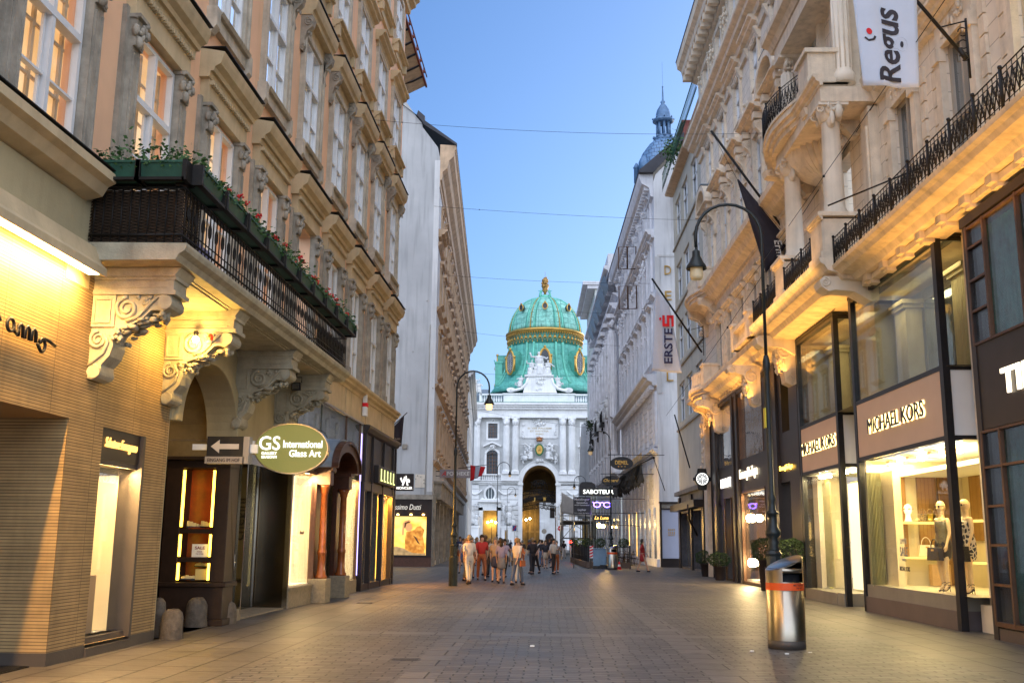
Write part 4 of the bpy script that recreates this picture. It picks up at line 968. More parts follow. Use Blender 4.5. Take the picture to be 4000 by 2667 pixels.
# ground floor shops of the pale building
b = QB(); b.box(-2.35, .06, 62.3, 62.62, 0, .62); b.build('side_shop_plinth', mat('brown_granite', (.10, .045, .03), .35, var=.3, scale=10), pale)
b = QB(); b.box(-2.4, .05, 62.25, 62.6, 3.0, 4.02); b.box(-.26, .05, 62.3, 62.6, .6, 3.0); b.box(-2.4, -2.28, 62.3, 62.6, .6, 3.0); b.box(-2.4, .05, 62.25, 62.6, .58, .68); b.build('side_shop_frame', m_darkshop, pale)
b = QB(); b.box(-2.45, .1, 62.2, 62.62, 4.02, 4.3); b.build('side_shop_awning', m_greystone, pale)
# plain generic photo poster: a seated figure in a yellow robe
b = QB(); b.box(-2.28, -.26, 62.44, 62.5, .68, 2.98); b.build('poster', glow('amber_poster', (1, .50, .06), .5, .25, .9, (1, 1, 1.4), (1, .72, .2)), pale)
def pp(pts, y, nm, mt_):
    b = QB(); b.ext([(-2.28+2.02*x/100, .68+2.3*z/100) for x, z in pts], y, y+.008, 'y'); b.build(nm, mt_, pale)
po_r = glow('poster_robe', (.8, .28, .03), .26, .35, 3.5, (1, 1, 1), (.95, .45, .08)); po_s = glow('poster_skin', (.85, .42, .16), .28); po_d = glow('poster_dark', (.16, .06, .02), .2); po_l = glow('poster_sand', (.6, .38, .16), .22, .4, 5)
pp([(0, 0), (98, 0), (98, 6), (60, 10), (40, 16), (12, 22), (0, 20)], 62.43, 'poster_rug', po_l)
pp([(38, 14), (60, 6), (94, 4), (96, 22), (90, 50), (94, 66), (82, 76), (72, 74), (64, 66), (52, 62), (40, 60), (36, 40)], 62.425, 'poster_robe_shape', po_r)
pp([(26, 52), (32, 52), (34, 74), (46, 84), (54, 88), (48, 92), (36, 90), (28, 82)], 62.42, 'poster_arm', po_s)
pp([(34, 70), (40, 82), (54, 82), (58, 70), (52, 62), (42, 62)], 62.415, 'poster_face', po_s)
pp([(33, 72), (34, 84), (46, 88), (52, 84), (40, 82), (36, 70)], 62.41, 'poster_hair', po_d)
pp([(60, 52), (74, 32), (82, 28), (70, 46)], 62.415, 'poster_fold', po_d)
b = QB(); b.merge(textmb('Massimo Dutti', 2.0, .32, .02, .0, .25), T(-1.6, 62.24, 3.55)); b.build('shop_lettering', glow('pale_letters', (.8, .75, .66), .3), pale)
b = QB()
for x in (-2.0, -1.2, -.45): b.lathe(x, 62.18, [(.06, 3.06), (.08, 3.1), (.03, 3.14)], 8)
b.build('spotlights', glow('amber_spot', (1, .6, .15), 9), pale)
b = QB()
for y in (63.6, 68.2, 72.8, 77.4, 82, 86.6, 91.2, 95.8, 100.4): b.box(0, .18, y, y+.7, 0, 4.3); b.box(.0, .5, y+.7, y+4.4, 4.1, 5.1); b.box(0, .6, y+.6, y+4.5, 5.1, 5.25)
b.build('shopfront_frame', m_greystone, pale)
b = QB()
for i, y in enumerate((63.6, 68.2, 72.8, 77.4, 82, 86.6, 91.2, 95.8)): b.box(.01, .03, y+.75, y+4.1, .3, 4.0)
b.build('shopfront_panes', m_paned, pale)
b = QB()
for y in (73.2, 77.8, 87, 91.5): b.box(.04, .06, y+1.0, y+1.8, .5, 3.4)
b.build('lit_shop_panes', glow('amber_strip', (1, .6, .16), 1.6, .4, 1), pale)
# far left neighbours, closing the view up to the square
far = thing('far_building', 'distant grey building at the left end of street beside palace', 'building', (-10.0, 130, 0), math.atan(.06))
b = MB(1, (0, 130, 0)); ho = [(132+4*k, 133.5+4*k, z, z+2.4) for k in range(12) for z in (6, 10.5, 15, 19)]
wall_grid(b, 129, 182, 0, 23, ho, 0, .3); b.quad((0, 129, 0), (-10, 129, 0), (-10, 129, 23), (0, 129, 23)); b.ext(corn(.8, .8, 22.4), 129, 182.2); b.build('wall', m_greywarm, far)
b = MB(1, (0, 130, 0)); 
for h in ho: b.box(-.28, -.26, h[0], h[1], h[2], h[3])
b.build('panes', m_panef, far)
def signbox(name, label, cat, loc, w_, h_, text, pm, tm, th=.06, arm=None, tw=.85, hh=.5, bold=.01, shear=0):
    t = thing(name, label, cat, loc); q = MB(); q.box(-w_/2, w_/2, -th, th, -h_/2, h_/2); q.build('panel', pm, t, .008)
    q = MB(); q.merge(textmb(text, w_*tw, h_*hh, .015, bold, shear), T(0, -th-.008, 0)); q.build('lettering', tm, t)
    if arm: q = MB(); q.tube([(arm[0], 0, arm[1]), (arm[2], 0, arm[3])], .02, 5); q.build('bracket', m_black, t)
    return t
ap = thing('pharmacy_sign', 'grey hanging sign reading APOTHEKE with a red letter A', 'sign', (-5.87, 66, 5.83))
q = MB(); q.box(-1.0, 1.0, -.07, .07, -.27, .27); q.build('panel', mat('sign_mauve', (.30, .26, .27), .6), ap, .01)
q = MB(); q.merge(textmb('POTHEKE', 1.45, .25, .02, .01), T(.2, -.08, 0)); q.build('lettering', m_signw, ap); q = MB(); q.merge(textmb('A', .27, .3, .02, .01, .4), T(-.74, -.085, 0)); q.build('red_initial', m_redp, ap)
q = MB()
for z in (-.15, .15): q.tube([(-1.3, 0, z), (-1.0, 0, z)], .02, 5)
q.build('bracket', m_iron, ap)
rf = thing('striped_flag', 'red and white striped flag hanging at left, behind the pharmacy sign', 'flag', (-7.4, 100, 8.3)); 
for i, (mt_) in enumerate((m_redp, m_cloth_w, m_redp)):
    cloth('stripe', mt_, rf, (i*.38, 0, -1.0+.2*i), (i*.38+.38, 0, -.9+.2*i), (i*.5, 0, .55-i*.05), (i*.5+.5, 0, .5-i*.05), 4, 6, .05, i)
q = MB(); q.tube([(-1.4, 0, .2), (1.6, 0, .6)], .03, 5); q.build('pole', m_black, rf)
# ------------------------------------------------------------------ RIGHT: ornate cream building
orna = thing('ornate_building', 'ornate cream building with half-dome balcony and black iron railings, right of street', 'building', (8.65-.011*20, 20, 0), math.atan(.011))
def RB(): return MB(-1, (0, 20, 0))
RW = lambda y: 8.65-.011*y                       # wall plane
RL = lambda c, z: (0, c-20, z)
CB = [33.8, 37.3, 40.8, 44.3, 47.8]
CA = [13.2, 16.3, 19.45, 22.5]
A_ = (8.6, 11.95); B_z = (14.0, 17.1); C_z = (19.0, 21.0); D_z = (23.0, 25.3)
CA2 = [33.8, 36.3, 38.8, 41.3, 43.8, 46.3]
ho = [(c-.66, c+.66, *A_) for c in CA]+[(c-.6, c+.6, 9.3, 11.7) for c in CA2]+[(c-.62, c+.62, *z) for c in CB for z in (B_z, C_z, D_z)]
ho += [(c-.62, c+.62, *z) for c in (15, 18.3, 21.6) for z in (B_z, C_z, D_z)]+[(25.7, 27.0, *B_z), (28.9, 30.1, *B_z), (26.6, 28.2, 9.0, 12.2)]+[(c-.6, c+.6, *z) for c in (26.4, 29.6) for z in (C_z, D_z)]
b = RB(); wall_grid(b, 8, 50.6, 7.8, 26.2, ho, 0, .4); b.quad((0, 50.6, 0), (-9, 50.6, 0), (-9, 50.6, 26.2), (0, 50.6, 26.2)); b.build('wall', m_creamb, orna)
b = RB(); wall_grid(b, 8, 50.6, 5.0, 7.8, [], -.9, .1); b.box(-.9, 0, 8, 50.6, 7.75, 7.85); b.build('lower_wall', m_cream, orna)
# main cornices
b = RB(); b.ext([(0, 25.7), (.25, 25.8), (.3, 26.1), (.8, 26.2), (.85, 26.45), (1.05, 26.6), (1.1, 26.95), (0, 27.1)], 8, 51)
for k in range(60): b.box(.3, .78, 8.2+k*.72, 8.5+k*.72, 25.85, 26.2)
b.build('roof_cornice', m_creamt, orna)
b = RB(); b.ext([(1.1, 26.97), (1.13, 27.03), (0, 27.2), (-6, 30.5), (-6, 26.9)], 8, 51.05); b.build('roof', m_darkroof, orna)
b = RB(); b.ext(corn(.85, .75, 21.55), 8, 50.9); b.box(0, .12, 8, 50.7, 21.1, 21.55); b.box(0, .18, 8, 50.7, 22.3, 22.6); b.build('upper_cornice', m_creamt, orna)
b = RB(); b.ext([(0, 12.25), (.12, 12.3), (.18, 12.7), (.5, 12.85), (.62, 13.05), (.85, 13.15), (.88, 13.35), (0, 13.45)], 31, 50.8); b.ext([(0, 12.5), (.12, 12.55), (.2, 12.8), (.4, 12.95), (.45, 13.15), (0, 13.2)], 8, 24.2)
for k in range(100): b.box(.12, .24, 31.1+k*.195, 31.2+k*.195, 12.6, 12.75)
b.build('middle_cornice', m_creamt, orna)
b = RB(); b.ext([(0, 7.8), (.25, 7.85), (.3, 8.0), (.62, 8.12), (.7, 8.3), (.98, 8.42), (1.0, 8.62), (0, 8.7)], 32, 51.0)
for k in range(24): b.box(.25, .4, 37.4+k*.57, 37.6+k*.57, 7.95, 8.12)
b.build('shop_cornice', m_creamt, orna)

# floor A windows with plain surround and small consoles
windows(orna, [RL(c, A_[0]) for c in CA[2:]], 1.32, 3.35, m_paned, mat('window_stone_frame', (.42, .36, .29), .6), -1, (.48,))
windows(orna, [RL(c, A_[0]) for c in CA[:2]], 1.32, 3.35, m_glass, mat('cream_frame', (.55, .48, .34), .6), -1, (.48,), backs=glow('yellow_room', (1, .80, .18), .40, .2, .6))
windows(orna, [RL(c, 9.3) for c in CA2], 1.2, 2.4, m_paned, mat('grey_frame', (.4, .36, .32), .6), -1)
windows(orna, [RL(c, B_z[0]) for c in CB+[26.35, 29.5, 15, 18.3, 21.6]], 1.24, 3.1, m_paned, m_white, -1)
windows(orna, [RL(c, C_z[0]) for c in CB+[26.4, 29.6, 15, 18.3, 21.6]], 1.24, 2.0, m_pane, m_white, -1, backs=None)
windows(orna, [RL(c, D_z[0]) for c in CB+[26.4, 29.6, 15, 18.3, 21.6]], 1.24, 2.3, m_pane, m_white, -1)
sA = MB()
for s in (-1, 1):
    y0, y1 = sorted((s*.66, s*.92)); sA.box(0, .14, y0, y1, -.3, 3.3); sA.box(0, .2, y0-.03, y1+.03, 3.0, 3.3)
    for k in range(5): sA.box(.14, .17, y0+.06, y1-.06, 3.03+k*.05, 3.05+k*.05)
    y0, y1 = sorted((s*1.05, s*1.3))
    for k in range(9): sA.box(0, .07, y0, y1, -.3+k*.42, .08+k*.42)
sA.box(0, .12, -.92, .92, 3.3, 3.42); sA.box(0, .1, -.92, .92, 3.42, 3.85); sA.ext(corn(.45, .38, 3.85), -1.15, 1.15); orn(sA, (.12, 0, 3.62), .22, 26, 9, (.4, 2.4, .7), 5)
rep(mirror(sA).mesh('window_surround', m_creamt), 'window_surround', orna, [RL(c, A_[0]) for c in CA])
sA2 = MB()
for s in (-1, 1):
    y0, y1 = sorted((s*.6, s*.8)); sA2.box(0, .12, y0, y1, -.4, 2.45); sA2.box(0, .18, y0-.03, y1+.03, 2.2, 2.45)
    y0, y1 = sorted((s*.95, s*1.12)); 
    for k in range(8): sA2.box(0, .06, y0, y1, -.5+k*.38, -.16+k*.38)
sA2.ext(corn(.3, .3, 2.45), -.95, .95)
rep(mirror(sA2).mesh('window_surround', m_creamt), 'window_surround', orna, [RL(c, 9.3) for c in CA2])
# floor B: tall hoods on scroll consoles
def hoodB(curved):
    m = MB()
    for s in (-1, 1):
        y0, y1 = sorted((s*.62, s*.82)); m.box(0, .12, y0, y1, 0, 3.2)
        y = s*1.0
        m.ext([(0, 2.1), (.1, 2.05), (.14, 2.3), (.12, 2.6), (.22, 2.85), (.38, 3.0), (.42, 3.25), (0, 3.35)], y-.13, y+.13)
        for q in (-.14, .14): spiral(m, .24, y+q, 3.1, .14, w=.022); spiral(m, .08, y+q, 2.2, .07, w=.016, hand=-1)
        orn(m, (.18, y, 2.75), .14, 9, 4, (.5, .8, 1.4), 5)
        m.box(0, .44, y-.17, y+.17, 3.35, 3.6); m.box(.0, .08, s*.62-.1, s*.62+.1, -.5, 0)
    m.box(0, .13, -1.2, 1.2, 3.2, 3.62)
    for k in range(16): m.box(.13, .2, -1.1+k*.14, -1.03+k*.14, 3.5, 3.58)
    if curved:
        o_ = ell(0, 3.6, 1.45, 1.15, 16, 0, 180); i_ = ell(0, 3.6, 1.2, .92, 16, 0, 180); m.ext(o_+i_[::-1], 0, .6, 'x'); m.ext(corn(.55, .22, 3.58), -1.45, 1.45)
        orn(m, (.2, 0, 4.05), .42, 30, 6, (.5, 1, .8), 5)
    else:
        m.ext(corn(.62, .32, 3.6), -1.42, 1.42)
        m.ext([(-1.42, 3.9), (-1.3, 4.25), (-.6, 4.4), (-.5, 4.2), (.5, 4.2), (.6, 4.4), (1.3, 4.25), (1.42, 3.9)], 0, .5, 'x'); orn(m, (.45, 0, 4.1), .3, 24, 7, (.5, 1.5, .8), 5)
    m.box(0, .16, -.9, .9, -.25, -.02); m.ext(corn(.28, .2, -.2), -.95, .95)
    return mirror(m)
rep(hoodB(True).mesh('curved_pediment', m_creamt), 'curved_pediment', orna, [RL(c, B_z[0]) for c in (CB[0], CB[-1])])
rep(hoodB(False).mesh('scrolled_pediment', m_creamt), 'scrolled_pediment', orna, [RL(c, B_z[0]) for c in CB[1:-1]+[15, 18.3, 21.6]])
fl2 = MB(); fl2.ext([(.0, 4.74), (.62, 4.74), (.6, 4.79), (0, 4.8)], -.5, .5); fm = mirror(fl2).mesh('pediment_flashing', m_lead); rep(fm, 'pediment_flashing', orna, [RL(c, B_z[0]) for c in (CB[0], CB[-1])])
hC = MB()
for s in (-1, 1):
    y0, y1 = sorted((s*.62, s*.8)); hC.box(0, .1, y0, y1, -.1, 2.1); hC.ext([(0, 1.75), (.08, 1.75), (.3, 2.2), (0, 2.25)], s*.92-.09, s*.92+.09)
hC.box(0, .1, -.9, .9, 2.0, 2.25); hC.ext(corn(.5, .38, 2.25), -1.15, 1.15); hC.ext(corn(.2, .16, -.22), -.9, .9); orn(hC, (.1, 0, 2.15), .12, 12, 2, (.5, 3, 1), 5)
rep(mirror(hC).mesh('window_hood', m_creamt), 'window_hood', orna, [RL(c, C_z[0]) for c in CB+[26.4, 29.6, 15, 18.3, 21.6]])
hD = MB()
for s in (-1, 1): y0, y1 = sorted((s*.62, s*.84)); hD.box(0, .12, y0, y1, -.2, 2.6); orn(hD, (.16, s*1.35, 1.9), .3, 14, 3, (.5, .7, 1.6), 5); hD.box(0, .1, s*1.35-.22, s*1.35+.22, -.4, 2.7)
hD.box(0, .14, -.9, .9, 2.3, 2.6)
rep(mirror(hD).mesh('attic_surround', m_creamt), 'attic_surround', orna, [RL(c, D_z[0]) for c in CB+[26.4, 29.6, 15, 18.3, 21.6]])

# long balcony: slab with mouldings, blocks below, iron railing
b = RB(); b.ext([(0, 7.82), (.9, 7.86), (1.0, 7.98), (1.25, 8.02), (1.32, 8.1), (1.42, 8.14), (1.45, 8.22), (0, 8.24)], 9, 24.0); b.box(.3, .75, 9, 24, 7.7, 7.83)
for k in range(13): b.box(.55, .86, 10.1+k*1.1, 10.36+k*1.1, 7.70, 7.86); b.box(.55, .76, 10.1+k*1.1, 10.36+k*1.1, 7.62, 7.70)
b.build('balcony_slab', m_creamt, orna)
def ironrail(b, pts_at, n, z0, z1, posts):
    """dense scrollwork railing; pts_at(t, z) gives a point for t in 0..n (metres)"""
    for z in (z0+.03, z0+.1, z1-.1, z1): b.tube([pts_at(t*n/24, z) for t in range(25)], .017 if z == z1 else .011, 4)
    k = 0; t = 0.0; h = z1-z0
    while t < n-.16:
        b.tube([pts_at(t, z0), pts_at(t, z1)], .008, 4)
        b.tube([pts_at(t, z0+.1), pts_at(t+.17, z1-.1)], .012, 4); b.tube([pts_at(t+.17, z0+.1), pts_at(t, z1-.1)], .012, 4)
        c = t+.085; zc = z0+h*(.38 if k % 2 else .62)
        b.tube([pts_at(c+.05*math.cos(R(a)), zc+.07*math.sin(R(a))) for a in range(0, 360, 45)], .011, 4, closed=True)
        b.tube([pts_at(c+.045*math.cos(R(a)), z0+h*.5+.04*math.sin(R(a))) for a in range(0, 300, 50)], .010, 4)
        t += .17; k += 1
    for i in range(posts+1):
        p = pts_at(min(n, i*n/posts), z0); q_ = pts_at(min(n, i*n/posts), z1+.02); b.tube([p, q_], .028, 6); b.ball((q_[0], q_[1], q_[2]+.03), .04, 6)
b = RB(); ironrail(b, lambda t, z: (1.38, 9.0+t, z), 15.0, 8.24, 8.9, 15); b.build('iron_railing', m_iron, orna)
# projecting bay platform with pedestals, columns and half-dome balcony
b = RB(); b.ext([(0, 7.84), (1.2, 7.9), (1.3, 8.05), (1.55, 8.12), (1.62, 8.25), (1.72, 8.3), (1.75, 8.42), (0, 8.44)], 24.0, 32.2); b.build('bay_platform', m_creamt, orna)
b = RB()
for y in (24.1, 28.0):
    b.box(.65, 1.62, y, y+1.0, 8.42, 9.45); b.ext(corn(.12, .14, 9.4, 1.6), y-.08, y+1.08); b.box(.55, 1.72, y-.1, y+1.1, 9.5, 9.6); b.box(.6, 1.68, y-.06, y+1.06, 8.42, 8.6)
b.build('pedestals', m_greystone if False else m_creamt, orna)
b = RB(); ironrail(b, lambda t, z: (1.6, 25.2+t, z), 2.8, 8.44, 9.2, 3); ironrail(b, lambda t, z: (1.6, 29.0+t, z), 3.1, 8.44, 9.2, 3); b.build('iron_railing', m_iron, orna)
for y in (24.6, 28.5):
    b = RB(); b.lathe(1.12, y, [(.32, 9.6), (.33, 9.66), (.29, 9.72), (.31, 9.78), (.26, 9.86), (.26, 10.0), (.225, 12.1), (.24, 12.14)], 20)
    b.lathe(1.12, y, [(.26, 12.14), (.3, 12.3), (.36, 12.5)], 14); orn(b, (1.12, y, 12.32), .42, 46, 3, (1, 1, .5), 5); b.box(.74, 1.5, y-.38, y+.38, 12.5, 12.58)
    for s in (-1, 1): spiral(b, 1.45, y+s*.3, 12.42, .1, w=.025)
    b.build('column', m_cream, orna)
b = RB()
for y in (24.3, 28.2): b.box(.0, .25, y, y+.6, 8.44, 12.5); b.box(.25, .3, y+.1, y+.5, 8.9, 12.0)
b.box(0, 1.45, 24.2, 28.95, 12.58, 12.98); b.ext(corn(.25, .3, 12.98, 1.4), 24.1, 29.0); b.build('bay_entablature', m_creamt, orna)
bal = RB()   # bulging slab plan
def plan(y0, y1, w0, bulge, n=18): return [(w0+bulge*math.sin(math.pi*i/n), y0+(y1-y0)*i/n) for i in range(n+1)]
for z0, z1, g in ((12.9, 13.05, -.12), (13.05, 13.2, -.03), (13.2, 13.38, .06), (13.38, 13.46, .1)):
    bal.ext([(0, 25.2-g), *plan(25.2-g, 30.6+g, 1.25+g, .55), (0, 30.6+g)], z0, z1, 'z')
bal.build('half_round_balcony_slab', m_creamt, orna)
sh = RB()   # fluted shell below
n = 20
for j in range(6):
    pass
vs = []; fs = []; 
for j in range(9):
    t = j/8; rr_ = math.cos(t*math.pi/2*.98); zz = 12.92-1.15*math.sin(t*math.pi/2)
    for i in range(n*2+1):
        a = math.pi*i/(n*2); f_ = 1+(.05 if i % 2 else -.05)*(.3+rr_)
        vs.append((.15+1.25*rr_*math.sin(a)*f_, 27.9-1.5*rr_*math.cos(a)*f_, zz))
k = n*2+1
sh.add(vs, [(j*k+i, j*k+i+1, (j+1)*k+i+1, (j+1)*k+i) for j in range(8) for i in range(k-1)])
orn(sh, (.2, 27.9, 11.7), .3, 20, 4, (1, 1, 1), 5)
for y in (25.6, 30.2):
    sh.ext([(.1, 12.2), (.3, 12.15), (.6, 12.5), (1.1, 12.7), (1.5, 12.75), (1.55, 12.95), (.1, 12.95)], y-.2, y+.2)
    for s in (-.22, .22): spiral(sh, 1.35, y+s, 12.84, .12, w=.03); spiral(sh, .45, y+s, 12.6, .2, w=.035, hand=-1)
    orn(sh, (.5, y, 12.2), .25, 16, 5, (1, .8, 1), 5)
sh.build('shell_corbel', m_creamt, orna)
b = RB(); pl_ = plan(26.2, 30.6, 1.32, .5, 30)
def onplan(t, z, L0=4.6):
    u_ = max(0, min(1, t/L0))*30; i = min(29, int(u_)); f_ = u_-i; p, q_ = pl_[i], pl_[i+1]; return (p[0]+(q_[0]-p[0])*f_, p[1]+(q_[1]-p[1])*f_, z)
ironrail(b, onplan, 4.6, 13.46, 14.35, 4); b.build('iron_railing', m_iron, orna)
b = RB(); b.box(.5, 1.5, 25.0, 26.0, 13.46, 14.3); b.box(.42, 1.58, 24.92, 26.08, 14.3, 14.42); b.box(.45, 1.55, 24.95, 26.05, 13.46, 13.6); b.box(.5, 1.2, 30.5, 31.1, 13.46, 14.3); b.box(.42, 1.3, 30.42, 31.2, 14.3, 14.42); b.build('balcony_pier', m_creamt, orna)
for y in (25.1, 30.6):
    b = RB(); b.lathe(.55, y, [(.3, 13.46), (.3, 13.7), (.24, 13.8), (.21, 16.4)], 20); fl_m = []
    for i in range(12): a = R(30*i); b.tube([(.55+.235*math.cos(a), y+.235*math.sin(a), 13.85), (.55+.21*math.cos(a), y+.21*math.sin(a), 16.35)], .022, 4)
    orn(b, (.55, y, 16.6), .32, 36, 8, (1, 1, .7), 5); b.box(.2, .9, y-.33, y+.33, 16.85, 16.95); b.build('fluted_column', m_cream, orna)
b = RB(); b.box(0, .85, 24.7, 31.0, 16.95, 17.4); b.ext([(0, 17.4), (.9, 17.42), (1.0, 17.6), (1.2, 17.7), (1.22, 17.85), (0, 17.9)], 24.4, 31.3)
b.ext([(24.4, 17.85), (25.2, 18.9), (26.3, 19.5), (26.2, 19.1), (29.5, 19.1), (29.4, 19.5), (30.5, 18.9), (31.3, 17.85)], 0, .9, 'x')
for y in (26.3, 29.2): b.box(0, .2, y-.9, y-.66, 13.46, 16.95); b.box(0, .2, y+.66, y+.9, 13.46, 16.95)
orn(b, (.4, 27.9, 18.2), .7, 40, 2, (.5, 1.5, .8), 5); b.build('broken_pediment', m_creamt, orna)
# stone balustrade beyond the bay, and the far half-round balcony
def balus(b, p0, p1, n, z0, z1, w0=.11):
    for i in range(n):
        t = (i+.5)/n; x = p0[0]+(p1[0]-p0[0])*t; y = p0[1]+(p1[1]-p0[1])*t; h = z1-z0
        b.lathe(x, y, [(w0*.9, z0), (w0*.9, z0+h*.08), (w0*.5, z0+h*.14), (w0, z0+h*.35), (w0*.5, z0+h*.75), (w0*.85, z0+h*.92), (w0*.85, z1)], 8, cap=False)
b = RB(); b.box(.75, 1.15, 32.4, 38.0, 8.7, 8.85); b.box(.72, 1.18, 32.3, 38.0, 9.35, 9.5)
for y in (32.3, 35.0, 37.6): b.box(.7, 1.2, y, y+.45, 8.7, 9.6); b.box(.65, 1.25, y-.05, y+.5, 9.6, 9.7)
balus(b, (.95, 32.8), (.95, 34.9), 9, 8.85, 9.35); balus(b, (.95, 35.5), (.95, 37.5), 9, 8.85, 9.35); b.build('stone_balustrade', m_creamt, orna)
for nm, y0, z0 in (('upper', 46.2, 12.9), ('lower', 45.6, 8.2)):
    b = RB()
    for a, c_, g in ((0, .15, -.1), (.15, .3, 0), (.3, .45, .1)): b.ext([(0, y0-g), *plan(y0-g, y0+4.4+g, .75+g, .45), (0, y0+4.4+g)], z0+a, z0+c_, 'z')
    p = plan(y0+.2, y0+4.2, .75, .42)
    b.ext([(0, y0), (.2, y0), *[(x-.12, y) for x, y in p], (0, y0+4.2)], z0+1.15, z0+1.27, 'z')
    for i in range(0, 18): (x, y), (x2, y2) = p[i], p[i+1]; balus(b, (x-.1, y), (x2-.1, y2), 1, z0+.45, z0+1.15, .1)
    b.box(.3, 1.0, y0, y0+.7, z0+.45, z0+1.3); b.box(.25, 1.05, y0-.05, y0+.75, z0+1.3, z0+1.4)
    for y in (y0+.6, y0+3.6):
        b.ext([(0, z0-1.2), (.15, z0-1.25), (.2, z0-.8), (.5, z0-.45), (.9, z0-.3), (1.0, z0), (0, z0)], y-.2, y+.2)
        for s in (-.22, .22): spiral(b, .8, y+s, z0-.16, .14, w=.03); spiral(b, .25, y+s, z0-.5, .2, w=.035, hand=-1)
        orn(b, (.3, y, z0-.9), .22, 14, 5, (1, .7, 1.2), 5)
    b.build('half_round_balcony', m_creamt, orna)
def bigconsole(y, w0=0.0, z1=7.95, h=1.5, d=1.15, th=.5):
    b = RB(); z = z1
    b.ext([(w0, z), (w0+d, z), (w0+d+.06, z-.12), (w0+d, z-.26), (w0+d*.82, z-.26), (w0+d*.55, z-.36), (w0+d*.42, z-.6), (w0+d*.35, z-.95), (w0+d*.3, z-h+.1), (w0+d*.12, z-h), (w0, z-h+.05)], y, y+th)
    for s in (-.01, th+.01): spiral(b, w0+d-.12, y+s, z-.16, .15, w=.035); spiral(b, w0+d*.28, y+s, z-.42, .26, w=.045, hand=-1); spiral(b, w0+d*.18, y+s, z-h+.2, .14, w=.03)
    orn(b, (w0+d*.45, y+th/2, z-.7), .3, 30, int(y), (.8, .9, 1.3), 5); b.build('scrolled_console', m_creamt, orna)
for y in (31.6, 36.6, 45.9): bigconsole(y, .45 if y < 40 else .1)
for y in (24.15, 31.4):
    b = RB(); b.ext([(.3, 7.4), (.5, 7.38), (.9, 7.62), (1.35, 7.66), (1.5, 7.62), (1.68, 7.74), (1.72, 7.9), (1.6, 8.0), (.3, 8.0)], y, y+.55)
    for s in (-.01, .56): spiral(b, 1.58, y+s, 7.85, .12, w=.025)
    b.build('smooth_bracket', m_cream, orna)
b = RB(); b.box(-.02, .35, 49.6, 50.7, 4.8, 7.8)
for s in range(5): orn(b, (.3, 50.1, 5.0+s*.6), .28, 16, s, (1, 1, 1), 5)
b.box(-.1, .28, 49.7, 50.6, 0, 4.8); b.build('corner_pilaster', m_creamt, orna)
# bird spikes on top of the boxes
sp_ = RB(); q = random.Random(3)
for i in range(520):
    y = 19.6+i*.0225; w_ = .57
    if 25.5 < y < 27.0: continue
    sp_.tube([(w_-.05, y, 7.82), (w_-.05+q.uniform(-.05, .05), y+q.uniform(-.06, .06), 7.82+q.uniform(.08, .15))], .003, 3)
sp_.build('bird_spikes', m_iron, orna)
b = RB(); b.box(-6.5, -.01, 50.55, 50.75, 20, 26); b.build('rear_parapet', m_greywarm, orna)
area('soffit lamp', (7.5, 17.5, 6.9), (9, .2), 24, (1, .48, .09), (.1, 0, 1), 150)
area('soffit lamp', (7.45, 29.0, 6.9), (7, .2), 27, (1, .48, .09), (.1, 0, 1), 150)
area('soffit lamp', (7.4, 38.5, 6.8), (8, .2), 36, (1, .47, .08), (.05, 0, 1), 150)
area('soffit lamp', (7.2, 47.5, 6.5), (5, .2), 28, (1, .46, .08), (.0, 0, 1), 150)

area('added facade fill', (6.35, 17, 7.9), (12, .15), 20, (1, .50, .12), (.3, 0, 1), 120); area('added facade fill', (6.3, 28.5, 8.0), (8, .15), 17, (1, .50, .12), (.3, 0, 1), 120); area('added facade fill', (6.5, 42, 8.3), (17, .15), 34, (1, .50, .12), (.3, 0, 1), 120)  # added lamps without fixtures, standing in for the shops' warm glow on the cornices
